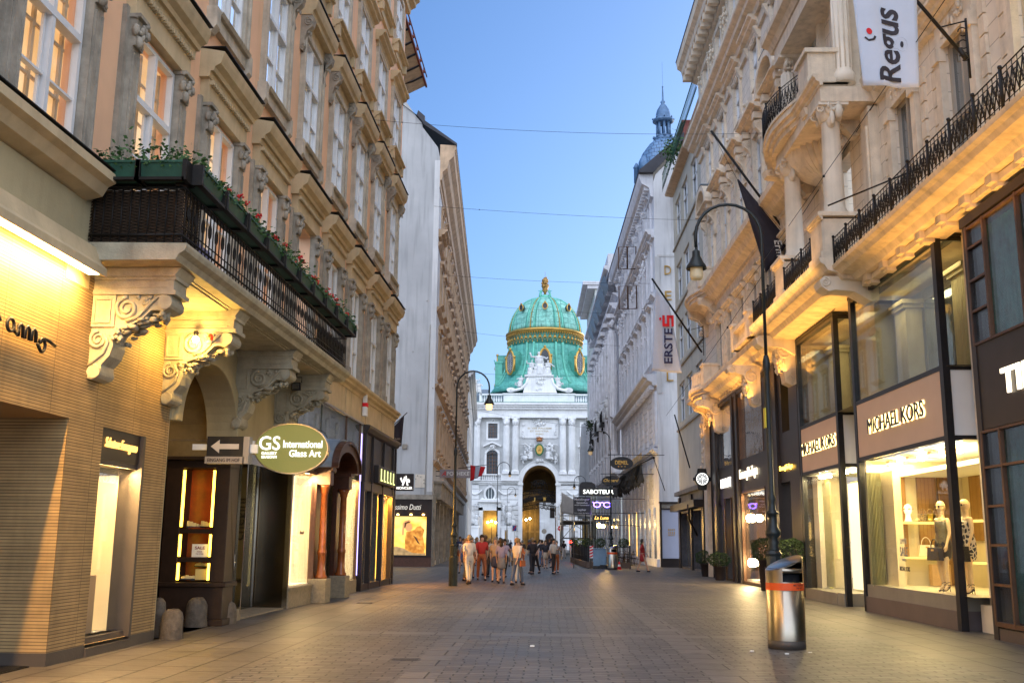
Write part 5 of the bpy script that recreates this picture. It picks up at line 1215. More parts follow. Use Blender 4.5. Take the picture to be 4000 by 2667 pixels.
# ---- boxed shopfront, two glazed boxes with black steel frames
def BX(y): return RW(y)-7.85
def steelbox(y0, y1, nm, door=False):
    w1 = BX((y0+y1)/2); b = RB(); t_ = .09
    for y in (y0, y1): b.box(w1-.12, w1+.02, y-t_, y+t_, 0, 7.8); 
    for z in (7.7, 5.06, 3.66): b.box(w1-.1, w1+.012, y0+t_, y1-t_, z-.05, z+.05)
    for y in (y0, y1):
        for z in (7.72, 5.06, 3.66): b.box(-.85, w1-.12, y-.04, y+.04, z-.05, z+.05)
    b.box(-.9, w1+.03, y0-t_-.01, y1+t_+.01, 7.76, 7.84)
    b.build('steel_frame', m_black, orna)
    for z0, z1, gm in ((5.1, 7.66, m_glassr), (.66 if not door else .32, 3.6, m_glassb)):
        b = RB(); b.box(w1-.06, w1-.04, y0+t_, y1-t_, z0, z1)
        for y in (y0, y1): b.box(-.85, w1-.12, y-.01, y+.01, z0, z1)
        b.build('box_glazing', gm, orna)
    b = RB(); b.box(w1-.08, w1-.0, y0+t_, y1-t_, 3.71, 5.01); 
    b.build('sign_panel', m_mksign, orna)
    b = RB()
    for y in (y0, y1): b.box(-.85, w1-.12, y-.02, y+.02, 3.71, 5.01)
    b.build('side_panel', m_signw, orna)
    ty = (22.98, 2.95*1.2) if not door else (29.4, 3.4)
    L0 = 3.55 if not door else 3.5
    for o_, mt_, d_ in ((0.015, glow('halo_letters_%s' % nm, (1, .74, .30), 1.6), .012), (.05, m_black, .02)):
        b = RB(); t = textmb('MICHAEL KORS', L0, .34 if o_ > .02 else .36, d_, .012 if o_ < .02 else .0)
        M_ = T(0, (y0+y1)/2 if not door else (y0+y1)/2, 4.38) @ rotz(R(-90))
        for p, in [(v,) for v in t.v]: pass
        b2 = MB(); b2.v = [tuple(Matrix.Translation((-(w1+o_), (y0+y1)/2-20, 4.38)) @ rotz(R(-90)) @ Vector(p)) for p in t.v]; b2.f = t.f; b2.sm = t.sm
        b2.build('shop_lettering' if o_ > .02 else 'halo', mt_, orna)
    return w1
w1 = steelbox(20.12, 25.66, 'near'); w2 = steelbox(27.45, 31.35, 'far', True)
# bases
b = RB(); b.box(-.8, w1+.02, 20.2, 25.7, 0, .36); b.build('window_plinth', mat('mauve_granite', (.13, .10, .095), .45, var=.15), orna)
b = RB(); b.box(-.8, w1-.02, 20.2, 25.6, .36, .64); b.box(-.8, w1-.02, 27.5, 28.1, 0, .32); b.box(-.8, w1-.02, 28.15, 31.35, 0, .30); b.build('grey_sill', mat('grey_sill', (.26, .24, .20), .4), orna)
# upper interior: fluted pilasters behind the glass
b = RB(); b.quad((-.9, 20, 5), (-.9, 31.6, 5), (-.9, 31.6, 7.8), (-.9, 20, 7.8)); b.quad((-.9, 20, 5.08), (.5, 20, 5.08), (.5, 31.5, 5.08), (-.9, 31.5, 5.08))
b.build('upper_room', mat('olive_grey_wall', (.24, .22, .14), .8, var=.3, scale=.8), orna)
b = RB()
for y in (21.4, 24.9, 28.0, 30.8):
    b.box(-.85, -.45, y-.36, y+.36, 5.1, 7.3)
    for k in range(8): b.lathe(-.45, y-.31+k*.088, [(.028, 5.15), (.028, 7.25)], 6)
    b.box(-.88, -.38, y-.42, y+.42, 7.3, 7.4); b.box(-.88, -.33, y-.48, y+.48, 7.4, 7.5)
b.build('inner_pilaster', mat('cream_pilaster', (.50, .44, .28), .7, streak=.2), orna)
b = RB(); b.box(-.9, -.8, 22.2, 24.2, 5.3, 7.4); b.box(-.9, -.8, 28.6, 30.2, 5.3, 7.4); b.build('inner_window', m_paned, orna)
area('upper room lamp', (8.6, 23, 7.6), (4, .3), 14, (1, .8, .4)); area('upper room lamp', (8.6, 29.3, 7.6), (3, .3), 10, (1, .8, .4))
# main display room
b = RB(); D_ = -1.75
b.quad((D_, 20.0, .64), (D_, 25.8, .64), (D_, 25.8, 3.62), (D_, 20.0, 3.62)); b.quad((D_, 25.1, .6), (w1, 25.1, .6), (w1, 25.1, 3.6), (D_, 25.1, 3.6)); b.build('display_wall', mat('display_cream', (.66, .58, .38), .6, var=.06), orna)
b = RB(); b.quad((D_, 19.6, .645), (w1-.08, 19.6, .645), (w1-.08, 25.6, .645), (D_, 25.6, .645)); b.build('display_floor', mat('display_floor', (.72, .66, .5), .25, var=.05), orna)
b = RB(); b.quad((D_, 19.6, 3.58), (w1-.1, 19.6, 3.58), (w1-.1, 25.6, 3.58), (D_, 25.6, 3.58)); b.box(D_, -.2, 20, 25.7, 3.2, 3.3); b.build('display_ceiling', m_signw, orna)
m_dw = brickmat('ribbed_wood_panel', (.40, .23, .07), (.30, .17, .05), (.2, .1, .03), .06, 4, .004, 'YZ', .5, .1, 0, .2)
b = RB()
for y0, y1 in ((20.1, 21.0), (21.4, 22.3), (22.5, 23.3), (24.0, 24.6)): b.box(D_+.01, D_+.06, y0, y1, 1.7 if y0 > 22 else .65, 3.2)
b.build('wood_panel', m_dw, orna)
b = RB(); b.box(D_+.05, D_+.5, 20.4, 24.6, 2.12, 2.16); b.box(D_+.05, D_+.45, 21.0, 24.2, 1.18, 1.22); b.box(-1.05, .12, 24.55, 25.05, 2.08, 2.13); b.box(-1.1, .08, 24.6, 25.05, 1.27, 1.31); b.build('display_shelf', glow('yellow_shelf', (1, .75, .2), .4), orna)
b = RB()
for a, c_ in ((-.34, -.08), (-1.08, -.62), (-1.5, -1.12)): b.box(a, c_, 25.02, 25.08, .66 if a < -1.1 else 1.32, 3.25)
b.build('wood_panel', brickmat('end_wood', (.36, .20, .055), (.24, .13, .035), (.15, .08, .02), .09, 4, .004, 'XZ', .5, .1, 0, .2), orna)
b = RB()
for k in range(10): b.box(.28+k*.035, .295+k*.035, 24.9, 25.05, .66, 3.3)
b.build('ribbed_glass_panel', mat('ribbed_olive', (.22, .21, .1), .4), orna)
b = RB(); b.box(.06, .24, 24.2, 25.05, .65, 3.3); b.build('display_pier', mat('cream_pier', (.6, .52, .33), .5), orna)
b = RB()
for y in (20.6, 21.5, 22.6, 24.0, 25.2): b.lathe(.12, y, [(.0, 3.4), (.06, 3.42), (.06, 3.55)], 8)
b.build('ceiling_spots', glow('hot_spot', (1, .84, .45), 22), orna)
b = RB()
for y in (21.1, 22.0, 23.3, 24.6): b.box(.02, .2, y-.1, y+.1, 3.42, 3.56)
b.build('spot_housing', m_mksign, orna)
area('display lamp', (8.5, 22.9, 3.5), (5.0, .9), 105, (1, .74, .28))
area('display lamp', (8.1, 23.0, 3.45), (5.0, .12), 45, (1, .76, .36), (-.8, 0, -1))
# second box: entrance with lit curtain panels
b = RB(); b.quad((-1.3, 27.3, .3), (-1.3, 31.5, .3), (-1.3, 31.5, 3.62), (-1.3, 27.3, 3.62)); b.build('entrance_back', mat('entrance_back', (.6, .55, .33), .7), orna)
b = RB(); b.box(-.5, -.45, 28.2, 29.9, .35, 3.3); b.build('lit_screen', glow('warm_screen', (1, .88, .55), .36, .12, .6), orna)
b = RB(); b.box(-.8, -.75, 30.0, 30.6, .35, 3.4); b.box(-.2, -.17, 31.0, 31.3, .3, 3.5); b.build('olive_screen', glow('olive_screen', (.85, .75, .22), .2), orna)
b = RB()
for k in range(16): b.box(-.16, -.13, 30.62+k*.05, 30.64+k*.05, .35, 3.4)
b.build('slatted_screen', mat('slats', (.35, .32, .2), .5), orna)
b = RB(); 
for y in (27.9, 28.6, 30.2, 30.9): b.lathe(0, y, [(0, 3.5), (.09, 3.51), (.09, 3.56)], 10)
b.build('ceiling_spots', glow('hot_spot2', (1, .9, .55), 12), orna)
b = RB(); b.quad((-1.3, 27.2, 3.6), (.38, 27.2, 3.6), (.38, 31.4, 3.6), (-1.3, 31.4, 3.6)); b.build('entrance_ceiling', m_signw, orna)
b = RB(); b.box(w2-.05, w2, 28.15, 31.3, .06, .30); b.build('brass_step', mat('brass_step', (.55, .38, .16), .35, .6), orna)
area('entrance lamp', (8.3, 29.4, 3.5), (3.0, .8), 60, (1, .76, .32)); area('entrance lamp', (8.0, 29.5, 3.5), (2.8, .12), 45, (1, .76, .34), (-.8, 0, -1))
# wall strip between box and near frames
b = RB(); b.box(-.9, .0, 18.9, 20.05, 0, 7.8); b.box(-.9, .12, 18.95, 19.15, .5, 7.8); b.box(-.9, .2, 18.95, 20.0, 0, .5); b.box(-.9, -.1, 25.75, 27.35, 0, 7.8); b.box(-.9, .0, 31.45, 33.2, 0, 7.8); b.build('pale_strip', m_cream, orna)

# ---- near right: framed front with teal curtains
w3 = RW(16)-7.85
b = RB(); b.box(w3-.1, w3+.02, 18.32, 18.5, 0, 7.45); b.box(-.85, w3+.05, 9, 18.55, 7.42, 7.6); b.box(w3-.2, w3+.0, 9, 18.4, 3.62, 5.15); b.box(-.85, w3, 18.44, 18.5, 0, 7.5); b.build('dark_frame', m_darkshop, orna)
b = RB()
for z in (7.36, 6.97, 6.35, 5.78, 5.17, 3.58, 2.95, 2.27, 1.6, .93): b.box(w3-.04, w3+.03, 17.66 if z not in (7.36, 5.17, 3.58, 2.95) else 9, 18.36, z-.022, z+.022)
for y in (18.36, 17.66, 16.4, 15.0, 13.6, 12.2):
    b.box(w3-.04, w3+.035, y-.03, y+.03, .25, 3.6); b.box(w3-.04, w3+.035, y-.03, y+.03, 5.15, 7.4)
for z in (.27,): b.box(w3-.04, w3+.03, 9, 18.36, z-.04, z+.04)
b.build('window_bars', m_bronze, orna)
b = RB(); b.box(w3-.05, w3-.02, 9, 18.3, .3, 3.6); b.box(w3-.05, w3-.02, 9, 18.3, 5.15, 7.4); b.build('box_glazing', m_glassr, orna)
b = RB(); pts = []
for i in range(330):
    y = 12+i*.0195
    if 16.2 < y < 16.9: continue
    pts.append((w3-.35+.06*math.sin(i*.9), y))
for (x, y), (x2, y2) in zip(pts, pts[1:]):
    if y2-y < .1:
        b.quad((x, y, .3), (x2, y2, .3), (x2, y2, 3.6), (x, y, 3.6)); b.quad((x, y, 5.1), (x2, y2, 5.1), (x2, y2, 7.4), (x, y, 7.4))
b.build('curtain', m_curtain, orna)
b = RB(); b.box(-.9, w3+.0, 9, 18.4, 0, .2); b.build('near_plinth', mat('brown_plinth', (.10, .075, .065), .5), orna)
b = RB(); b.quad((-.8, 9, 0), (-.8, 18.4, 0), (-.8, 18.4, 7.5), (-.8, 9, 7.5)); b.build('near_back', m_darkshop, orna)
bb = MB(); t = textmb('TIFFANY', 3.3, .44, .03, .02); bb.v = [tuple(Matrix.Translation((-(w3+.03), 15.75-20, 4.35)) @ rotz(R(-90)) @ Vector(p)) for p in t.v]; bb.f = t.f; bb.sm = t.sm; bb.build('shop_lettering', glow('cream_letters', (1, .86, .62), 1.2), orna)

# ---- black shopfronts further on
w4 = .28
b = RB()
wall_grid(b, 32.0, 42.7, 0, 7.75, [(37.3, 41.6, .12, 3.6), (37.3, 41.55, 4.9, 7.45), (33.4, 34.4, 5.25, 7.75), (33.6, 35.0, 0, 3.6)], w4, .45)
wall_grid(b, 42.7, 48.6, 0, 7.75, [(43.2, 46.7, 4.9, 7.5), (44.2, 45.3, .1, 3.5), (46.3, 47.2, .1, 3.3)], w4-.06, .4)
for y in (32.0, 34.9, 36.2, 41.7, 42.6, 46.8): b.box(w4-.02, w4+.09, y, y+.35, 0, 7.7)
b.box(w4-.1, w4+.06, 32, 48.6, 7.6, 7.75); b.box(-.9, w4, 32.0, 32.05, 0, 7.7); b.quad((-.9, 48.6, 0), (w4, 48.6, 0), (w4, 48.6, 7.8), (-.9, 48.6, 7.8))
b.build('black_shopfront', m_darkshop, orna)
b = RB(); b.box(w4-.12, w4-.1, 37.3, 41.6, .15, 3.55); b.build('shop_window_glass', m_glass, orna)
b = RB(); b.box(w4-.12, w4-.1, 37.3, 41.55, 4.9, 7.45); b.box(w4-.15, w4-.12, 43.2, 46.7, 4.9, 7.5); b.build('upper_panes', wavy_pane('house_reflecting_pane', (.62, .62, .62), .03), orna)
b = RB(); b.box(w4-.1, w4+.02, 41.5, 41.6, .1, 3.6); b.box(w4-.1, w4+.02, 37.28, 37.34, .1, 3.6); b.box(w4-.1, w4+.02, 37.3, 41.6, 3.54, 3.62); b.box(w4-.3, w4+.03, 37.3, 41.6, .03, .13)
for y in (43.9, 45.4, 42.75, 47.3): b.box(w4-.06, w4+.0, y, y+.05, 0, 3.5)
b.box(w4-.1, w4+.02, 37.25, 37.32, 4.9, 7.45); b.box(w4-.1, w4+.02, 41.5, 41.57, 4.9, 7.45); b.build('bronze_trim', m_bronze, orna)
b = RB(); b.quad((-.9, 37, .1), (-.9, 42, .1), (-.9, 42, 3.6), (-.9, 37, 3.6)); b.quad((-.9, 42, .1), (w4, 42, .1), (w4, 42, 3.6), (-.9, 42, 3.6)); b.build('display_back', mat('brown_display', (.16, .08, .03), .5, var=.4, scale=2), orna)
b = RB(); b.box(-.5, -.4, 37.5, 38.1, 1.2, 3.0); b.build('lit_panel', glow('cream_lit', (1, .8, .45), 2.5, .3, 2), orna)
b = RB(); b.box(-.9, w4-.1, 37.2, 41.6, .12, .2); b.build('display_floor', m_signw, orna)
b = RB(); b.box(-.5, -.45, 33.4, 34.4, 5.25, 7.75); b.build('yellow_recess', glow('yellow_recess', (1, .60, .03), .35, .3, .8, (1, 1, .6)), orna)
b = RB(); b.box(-.05, .0, 43.9, 45.3, 1.4, 2.4); b.build('small_vitrine', glow('tiny_vitrine', (1, .6, .25), .8, .9, 9), orna)
for zz in (2.55, .85):
    t = thing('globe_lamp', ('upper' if zz > 2 else 'lower')+' glaring lamp of the pair in the dark shop window, right', 'lamp', (7.98, 40.4, zz))
    q = MB(); q.ball((0, 0, 0), .13, 12, (1, 1, 1.25)); q.build('bulb', glow('glare_%d' % zz, (1, .80, .42), 38), t); q = MB(); q.tube([(0, 0, .1), (0, 0, .5)], .012, 5); q.lathe(0, 0, [(.05, .13), (.05, .2), (0, .22)], 8); q.build('stem', m_bronze, t)
    pl = bpy.data.lights.new('glare', 'POINT'); pl.energy = 55; pl.color = (1, .7, .32); pl.shadow_soft_size = .15; po = bpy.data.objects.new('glare', pl); C.objects.link(po); po.location = (7.75, 40.2, zz)
def rtext(s, y, z, w_, h, w0, mt_, bold=.012, shear=0, par=None, nm='shop_lettering'):
    t = textmb(s, w_, h, .03, bold, shear); bb = MB(); bb.v = [tuple(Matrix.Translation((-w0, y-20, z)) @ rotz(R(-90)) @ Vector(p)) for p in t.v]; bb.f = t.f; bb.sm = t.sm; return bb.build(nm, mt_, par or orna)
rtext('Ermenegildo Zegna', 39.9, 4.25, 3.3, .5, w4+.05, glow('serif_letters', (1, .85, .6), .8), .0)
rtext('HUBLOT', 44.6, 4.15, 2.3, .40, w4+.05, glow('capital_letters', (1, .93, .85), .9), .0)
rtext('Ermenegildo Zegna', 33.9, 4.05, 1.7, .2, w4+.05, glow('small_gold_letters', (1, .6, .08), 2), .0)
area('shop lamp', (8.05, 39.4, 3.45), (3.6, .12), 45, (1, .66, .28), (-.8, 0, -1))
# ------------------------------------------------------------------ narrow house between the ornate one and the white gable
narrow = thing('narrow_house', 'narrow beige house with wide upper windows and roof terrace, between ornate building and gable', 'house', (8.75, 51, 0), 0)
def NB(): return MB(-1, (0, 51, 0))
ho = [(y, y+2.6, z, z+2.5) for y in (52.0, 56.0, 60.0, 63.4) for z in (9.2, 13.2, 17.2, 21.6)]
b = NB(); wall_grid(b, 50.8, 67, 4.6, 25.2, ho, 0, .35); b.build('wall', mat('beige_render', (.50, .46, .38), .85, var=.15, scale=.5, streak=.2), narrow)
b = NB(); b.ext([(0, 25.0), (.2, 25.05), (.5, 25.1), (.55, 25.2), (.5, 25.3), (0, 25.35)], 50.8, 67.2); b.build('eaves', m_browntrim, narrow)
b = NB()
for h in ho:
    b.box(-.2, -.12, h[0], h[0]+.1, h[2], h[3]); b.box(-.2, -.12, h[1]-.1, h[1], h[2], h[3]); b.box(-.2, -.12, h[0]+1.25, h[0]+1.35, h[2], h[3]); b.box(-.2, -.12, h[0], h[1], h[2]+1.5, h[2]+1.6); b.box(-.2, -.12, h[0], h[1], h[2], h[2]+.1); b.box(-.2, -.12, h[0], h[1], h[3]-.1, h[3])
b.build('window_frames', m_white, narrow)
b = NB()
for h in ho: b.box(-.24, -.22, *h)
b.build('window_panes', m_panef, narrow)
b = NB()
for z in (8.7, 12.7, 16.7, 21.0): b.box(0, .1, 50.8, 67, z, z+.12)
b.build('sill_band', m_greystone, narrow)
b = NB()
for z in (25.6, 26.6): b.tube([(.7, 51, z), (.7, 67, z)], .03, 4)
for i in range(54):
    y = 51+i*.3; b.tube([(.7, y, 25.4), (.7, y+.3, 26.6)], .008, 3); b.tube([(.7, y+.3, 25.4), (.7, y, 26.6)], .008, 3)
b.build('terrace_railing', m_greenbox, narrow)
b = NB(); b.box(-6, -1.5, 51, 67, 25, 29.5); b.quad((-1.5, 51, 29.5), (-1.5, 67, 29.5), (-.5, 67, 27), (-.5, 51, 27)); b.build('attic', m_lead, narrow)
b = NB(); wall_grid(b, 48.7, 67, 0, 4.6, [(49.3, 52.0, .1, 3.4), (53, 56, .1, 3.4), (57.2, 60.6, .1, 3.4), (61.6, 66, .1, 3.4)], 0.05, .5); b.box(.05, .35, 48.7, 67, 4.5, 4.75); b.build('shop_wall', mat('dark_marble', (.09, .085, .09), .4, var=.6, scale=1.5), narrow)
b = NB(); b.box(-.3, -.25, 49, 66.5, .1, 3.4); b.build('shop_panes', m_paned, narrow)
b = NB()
for y in (52.0, 56.2, 60.8, 66.1): b.box(.05, .16, y, y+.6, 0, 4.4)
b.box(.1, .7, 56, 66.5, 3.5, 3.9); b.tube([(.7, 58, 3.7), (.6, 58.5, 2.9), (.1, 59, 2.0)], .07, 6); b.build('dark_pilasters', m_darkshop, narrow)
b = NB(); b.box(.06, .3, 48.75, 49.3, 0, 4.5); b.build('veined_marble_pier', mat('veined_marble', (.42, .42, .42), .35, var=.6, scale=1.3, alt=(.2, .2, .21)), narrow)
bush = MB(); q = random.Random(4)
for i in range(420):
    a = Vector((q.gauss(0, .38), q.gauss(0, .8), q.gauss(0, .4))); leafcard(bush, a, .11, q)
tag(bush.build('terrace_shrub', m_leaf, None, 0, (8.3, 62.5, 26.6)), 'pale green shrub on the roof terrace corner beside the iron railing', 'shrub')

# ------------------------------------------------------------------ white gabled building (coffee house) with rusticated base
gab = thing('gabled_building', 'grey white stucco building with a blank gable carrying gold vertical letters, right side', 'building', (7.5, 68, 0), math.atan(.0152))
def GB(): return MB(-1, (0, 68, 0))
CG = [70.0+3.05*k for k in range(8)]
ho = [(c-.55, c+.55, a, d) for c in CG for a, d in ((8.3, 11.0), (13.9, 17.4), (19.0, 22.0), (23.3, 25.3))]
b = GB(); wall_grid(b, 68, 95, 0, 27.3, ho, 0, .35); b.build('wall', m_palegrey, gab)
b = GB()
b.ext([(0, 0), (0, 26.4), (-.15, 26.9), (-2.2, 29.0), (-3.0, 30.2), (-7, 30.2), (-7, 0)], 67.7, 68, 'y'); b.build('gable_wall', m_gable, gab)
b = GB(); b.box(-1.45, -.15, 67.66, 67.7, 20.9, 21.05); b.box(-.30, .02, 67.64, 67.7, 11.4, 20.9); b.build('gable_trim', m_greywarm, gab)
b = GB(); b.ext([(0, 25.3), (.2, 25.4), (.3, 26.0), (.8, 26.3), (.95, 26.7), (1.0, 27.0), (0, 27.2)], 67.9, 95.3)
for k in range(37): b.box(.2, .62, 68.2+k*.73, 68.5+k*.73, 25.9, 26.35)
b.ext(corn(.6, .6, 22.4), 68, 95); b.ext(corn(.9, .75, 12.0), 67.95, 95.2); b.ext(corn(.35, .35, 7.4), 68, 95)
for k in range(30): b.box(.15, .5, 68.3+k*.9, 68.6+k*.9, 11.75, 12.05)
for z in (13.3, 18.1): b.ext(corn(.3, .3, z), 68, 95)
b.build('cornices', m_palegrey, gab)
b = GB(); b.ext([(1.02, 27.0), (1.05, 27.12), (-2.2, 30.0), (-2.2, 29.5), (0, 27.0)], 67.5, 95.5); b.build('roof_edge', m_darkroof, gab)
b = GB(); b.ext([(-2.2, 29.4), (-2.2, 30.9), (-3.9, 30.9), (-3.9, 29.4)], 67.9, 72); b.box(-4.0, -2.1, 67.85, 72, 30.9, 31.05)
b.build('roof_dormer', m_redroof, gab)
b = GB()
for c in CG:
    for z, h in ((13.9, 3.5), (19.0, 3.0), (23.3, 2.0)):
        b.box(0, .14, c-.75, c-.55, z-.2, z+h+.2); b.box(0, .14, c+.55, c+.75, z-.2, z+h+.2); b.ext(corn(.4, .3, z+h+.15), c-.85, c+.85)
    b.box(0, .22, c+1.25, c+1.75, 13.5, 22.0); orn(b, (.3, c+1.5, 21.2), .42, 16, int(c), (.6, .7, 1.6), 5); orn(b, (.25, c+1.5, 16.4), .3, 10, int(c)+3, (.5, .7, 2.4), 5)
    b.ext([(0, 22.9), (.2, 22.9), (.35, 24.6), (.6, 25.3), (0, 25.4)], c+1.3, c+1.7)
    for s in (-.02, .42): spiral(b, .35, c+1.3+s, 25.0, .22, w=.05); spiral(b, .15, c+1.3+s, 23.6, .14, w=.04, hand=-1)
    orn(b, (.25, c, 18.3), .3, 10, int(c)+5, (.5, 1.6, .8), 5)
b.build('stucco_ornament', m_palegrey, gab)
b = GB()
for k in range(17):
    z = .6+k*.40
    for c in CG: b.box(0, .06, c+.75, c+2.3, z, z+.34)
for k in range(9):
    z = 7.9+k*.42
    for c in CG: b.box(0, .05, c+.62, c+2.43, z, z+.36)
b.box(0, .2, 68, 95, 0, .5); b.box(0, .16, 68, 69.25, 7.9, 11.6)
b.build('rusticated_blocks', m_palegrey, gab)
b = GB()
for h in ho: b.box(-.22, -.2, *h)
for c in CG: b.box(.01, .03, c-.5, c+.6, .5, 3.9)
b.build('window_panes', m_panef, gab)
b = GB()
for h in ho:
    for y in (h[0], (h[0]+h[1])/2-.04, h[1]-.08): b.box(-.18, -.1, y, y+.08, h[2], h[3])
    for z in (h[2], h[2]+(h[3]-h[2])*.62, h[3]-.08): b.box(-.18, -.1, h[0], h[1], z, z+.08)
b.build('window_frames', m_white, gab)
b = GB()
for z, ch_ in zip((19.95, 18.15, 16.3, 14.45, 12.55), 'DEMEL'):
    t = textmb(ch_, .46, .64, .06, .0); b.merge(t, T(-.82, 67.6, z)) if False else None
    bb = t.v
    b.v += [(p[0]+.86, p[1]+67.62-68, p[2]+z) for p in bb]; n0 = len(b.v)-len(bb); b.f += [[i+n0 for i in f] for f in t.f]; b.sm += t.sm
b.build('gold_letters', m_gold, gab)
b = GB(); b.box(-1.5, .0, 67.45, 67.7, 0, .55); b.box(-1.5, -1.38, 67.5, 67.7, .55, 4.1); b.box(-.12, .0, 67.5, 67.7, .55, 4.1); b.box(-1.5, 0, 67.45, 67.7, 3.7, 3.78); b.box(-1.55, .05, 67.4, 67.7, 4.1, 4.2); b.build('poster_frame', m_darkshop, gab)
b = GB(); b.box(-1.38, -.12, 67.55, 67.6, .57, 3.68); b.build('poster', mat('blue_grey_poster', (.33, .36, .47), .5, var=.06, emit=.06), gab)
b = GB(); 
for i in range(4): b.box(-.95+i*.12, -.88+i*.12, 67.53, 67.55, 2.35, 2.45); b.box(-.95+i*.12, -.9+i*.12, 67.53, 67.55, 2.1, 2.28)
b.box(-.95, -.5, 67.53, 67.55, 2.02, 2.05); b.build('poster_print', m_gold, gab)
b = GB(); b.box(-1.38, -.12, 67.52, 67.6, 3.78, 4.1); b.build('poster_header', m_greystone, gab)
# black slatted awning with tattered fringe
b = GB(); q = random.Random(6); b.tube([(.9, 70, 6.9), (.9, 92, 6.9)], .07, 6)
for i in range(240):
    y = 70+i*.092; dz = q.uniform(.7, 1.7)
    b.ext([(0, 0), (1, 0)], 0, 0) if False else None
    x0 = .9; b.add([(x0, y, 6.9), (x0, y+.14, 6.9), (x0+q.uniform(-.3, .4), y+.1+q.uniform(-.3, .3), 6.9-dz), (x0+q.uniform(-.3, .4), y+q.uniform(-.3, .3), 6.9-dz*.8)], [(0, 1, 2, 3)])
for y in (70, 77, 84, 91): b.tube([(0, y, 7.3), (.9, y, 6.9)], .04, 5)
b.build('black_awning', mat('black_cloth', (.02, .022, .024), .8, var=.3), gab)
b = GB(); t = textmb("K.U.K. HOFZUCKERBAECKER", 12, .5, .03, .01); b.v = [tuple(Matrix.Translation((-.42, 80-68, 7.75)) @ rotz(R(-90)) @ Vector(p)) for p in t.v]; b.f = t.f; b.sm = t.sm; b.build('frieze_lettering', m_gold, gab)
b = GB()
for y in (CG[4], CG[6]): b.box(.03, .05, y-.5, y-.2, .5, 3.9)
b.build('lit_doorways', glow('amber_door', (1, .55, .12), 1.3, .4, 1.5), gab)
# two open casements on the upper floor
b = GB()
for z in (19.4, 22.6):
    for s in (0, .7): b.tube([(.3+s, 77, z), (.3+s, 77, z+1.8), (.95+s, 77.2, z+1.8), (.95+s, 77.2, z), (.3+s, 77, z)], .05, 4)
b.build('open_casement', m_bronze, gab)

# ------------------------------------------------------------------ palace with giant columns
pal = thing('column_palace', 'white palace with giant fluted columns and statues beyond the gold lettered gable', 'palace', (7.0, 96, 0), math.atan(.0152))
def CP(): return MB(-1, (0, 96, 0))
b = CP(); ho = [(97.5+4.4*k, 99.2+4.4*k, a, d) for k in range(7) for a, d in ((9, 12.3), (14.5, 18), (20.5, 23))]
wall_grid(b, 95.3, 130, 0, 27, ho, 0, .4); b.box(-8, 0, 95.2, 95.3, 20, 30); b.build('wall', m_palegrey, pal)
b = CP()
for z, w_, h in ((26.6, 1.4, 1.3), (23.3, .9, .9), (12.7, .9, .6), (7.5, .6, .5), (24.8, .6, .4)): b.ext(corn(w_, h, z), 95.2, 130.3)
for k in range(45): b.box(.2, .9, 95.5+k*.77, 95.9+k*.77, 26.3, 26.8)
b.box(0, 1.0, 95.3, 130, 27.9, 29.1); b.build('cornices', m_palegrey, pal)
for k in range(8):
    b = CP(); y = 96.3+4.4*k
    b.box(.0, 1.0, y-.6, y+.6, 7.9, 9.6); b.lathe(.6, y, [(.5, 9.6), (.52, 9.8), (.43, 10), (.36, 21.4), (.4, 21.6)], 14)
    for i in range(10): a = R(36*i); b.tube([(.6+.44*math.cos(a), y+.44*math.sin(a), 10.1), (.6+.38*math.cos(a), y+.38*math.sin(a), 21.3)], .04, 3)
    orn(b, (.6, y, 22.2), .62, 26, k, (1, 1, 1), 5); b.box(-.1, 1.2, y-.6, y+.6, 22.8, 23.2); b.build('giant_column', m_palegrey, pal)
def statue(m, x, y, z, h, seed=0, wide=1.0, arm=True):
    """a draped standing figure of height h"""
    q = random.Random(seed); r = h/7.5; lean = q.uniform(-.08, .08)
    m.lathe(x, y, [(r*1.25*wide, z), (r*1.2*wide, z+h*.08), (r*.95*wide, z+h*.3), (r*.85*wide, z+h*.48)], 9)
    for i in range(7): a = q.uniform(0, 6.28); m.tube([(x+r*1.2*wide*math.cos(a), y+r*1.2*math.sin(a), z), (x+r*.8*wide*math.cos(a+.4), y+r*.8*math.sin(a+.4), z+h*.5)], r*.22, 4)
    m.ball((x+lean*h, y, z+h*.62), r*1.0, 9, (1.15*wide, .8, 1.45)); m.ball((x+lean*h, y, z+h*.74), r*.9, 8, (1.35*wide, .8, .7))
    m.tube([(x+lean*h, y, z+h*.78), (x+lean*h*1.2, y, z+h*.87)], r*.3, 6); m.ball((x+lean*h*1.2, y, z+h*.92), r*.48, 8, (.85, .9, 1.1))
    if arm:
        for s in (-1, 1):
            up = q.uniform(-.25, .35); e_ = (x+lean*h+s*r*1.9*wide, y-r*.4, z+h*(.66+up*.3)); 
            m.tube([(x+lean*h+s*r*.95*wide, y, z+h*.76), e_, (e_[0]+s*r*q.uniform(-.5, .7), e_[1]-r*.5, e_[2]+h*up*.5)], [r*.34, r*.28, r*.2], 6)
b = CP()
for k in range(5): statue(b, .8, 98.4+4.4*k, 13.3, 2.3, k+20); orn(b, (.6, 100.6+4.4*k, 19.8), .7, 16, k, (.8, 1.6, 1), 5)
b.build('facade_figures', m_statue, pal)
b = CP()
for h in ho: b.box(-.25, -.22, *h)
for k in range(7): b.box(.01, .03, 97.2+4.4*k, 99.6+4.4*k, .3, 5.5)
b.build('window_panes', m_panef, pal)
b = CP()
for k in range(3):
    ironrail(b, lambda t, z, k=k: (1.3, 101.0+8.8*k+t, z), 3.0, 13.3, 14.4, 2); b.box(0, 1.4, 100.8+8.8*k, 104.2+8.8*k, 13.1, 13.3)
    orn(b, (.8, 102.5+8.8*k, 12.6), .6, 8, k, (1, 1.5, .5), 5)
b.build('iron_balconies', m_iron, pal)
b = CP()
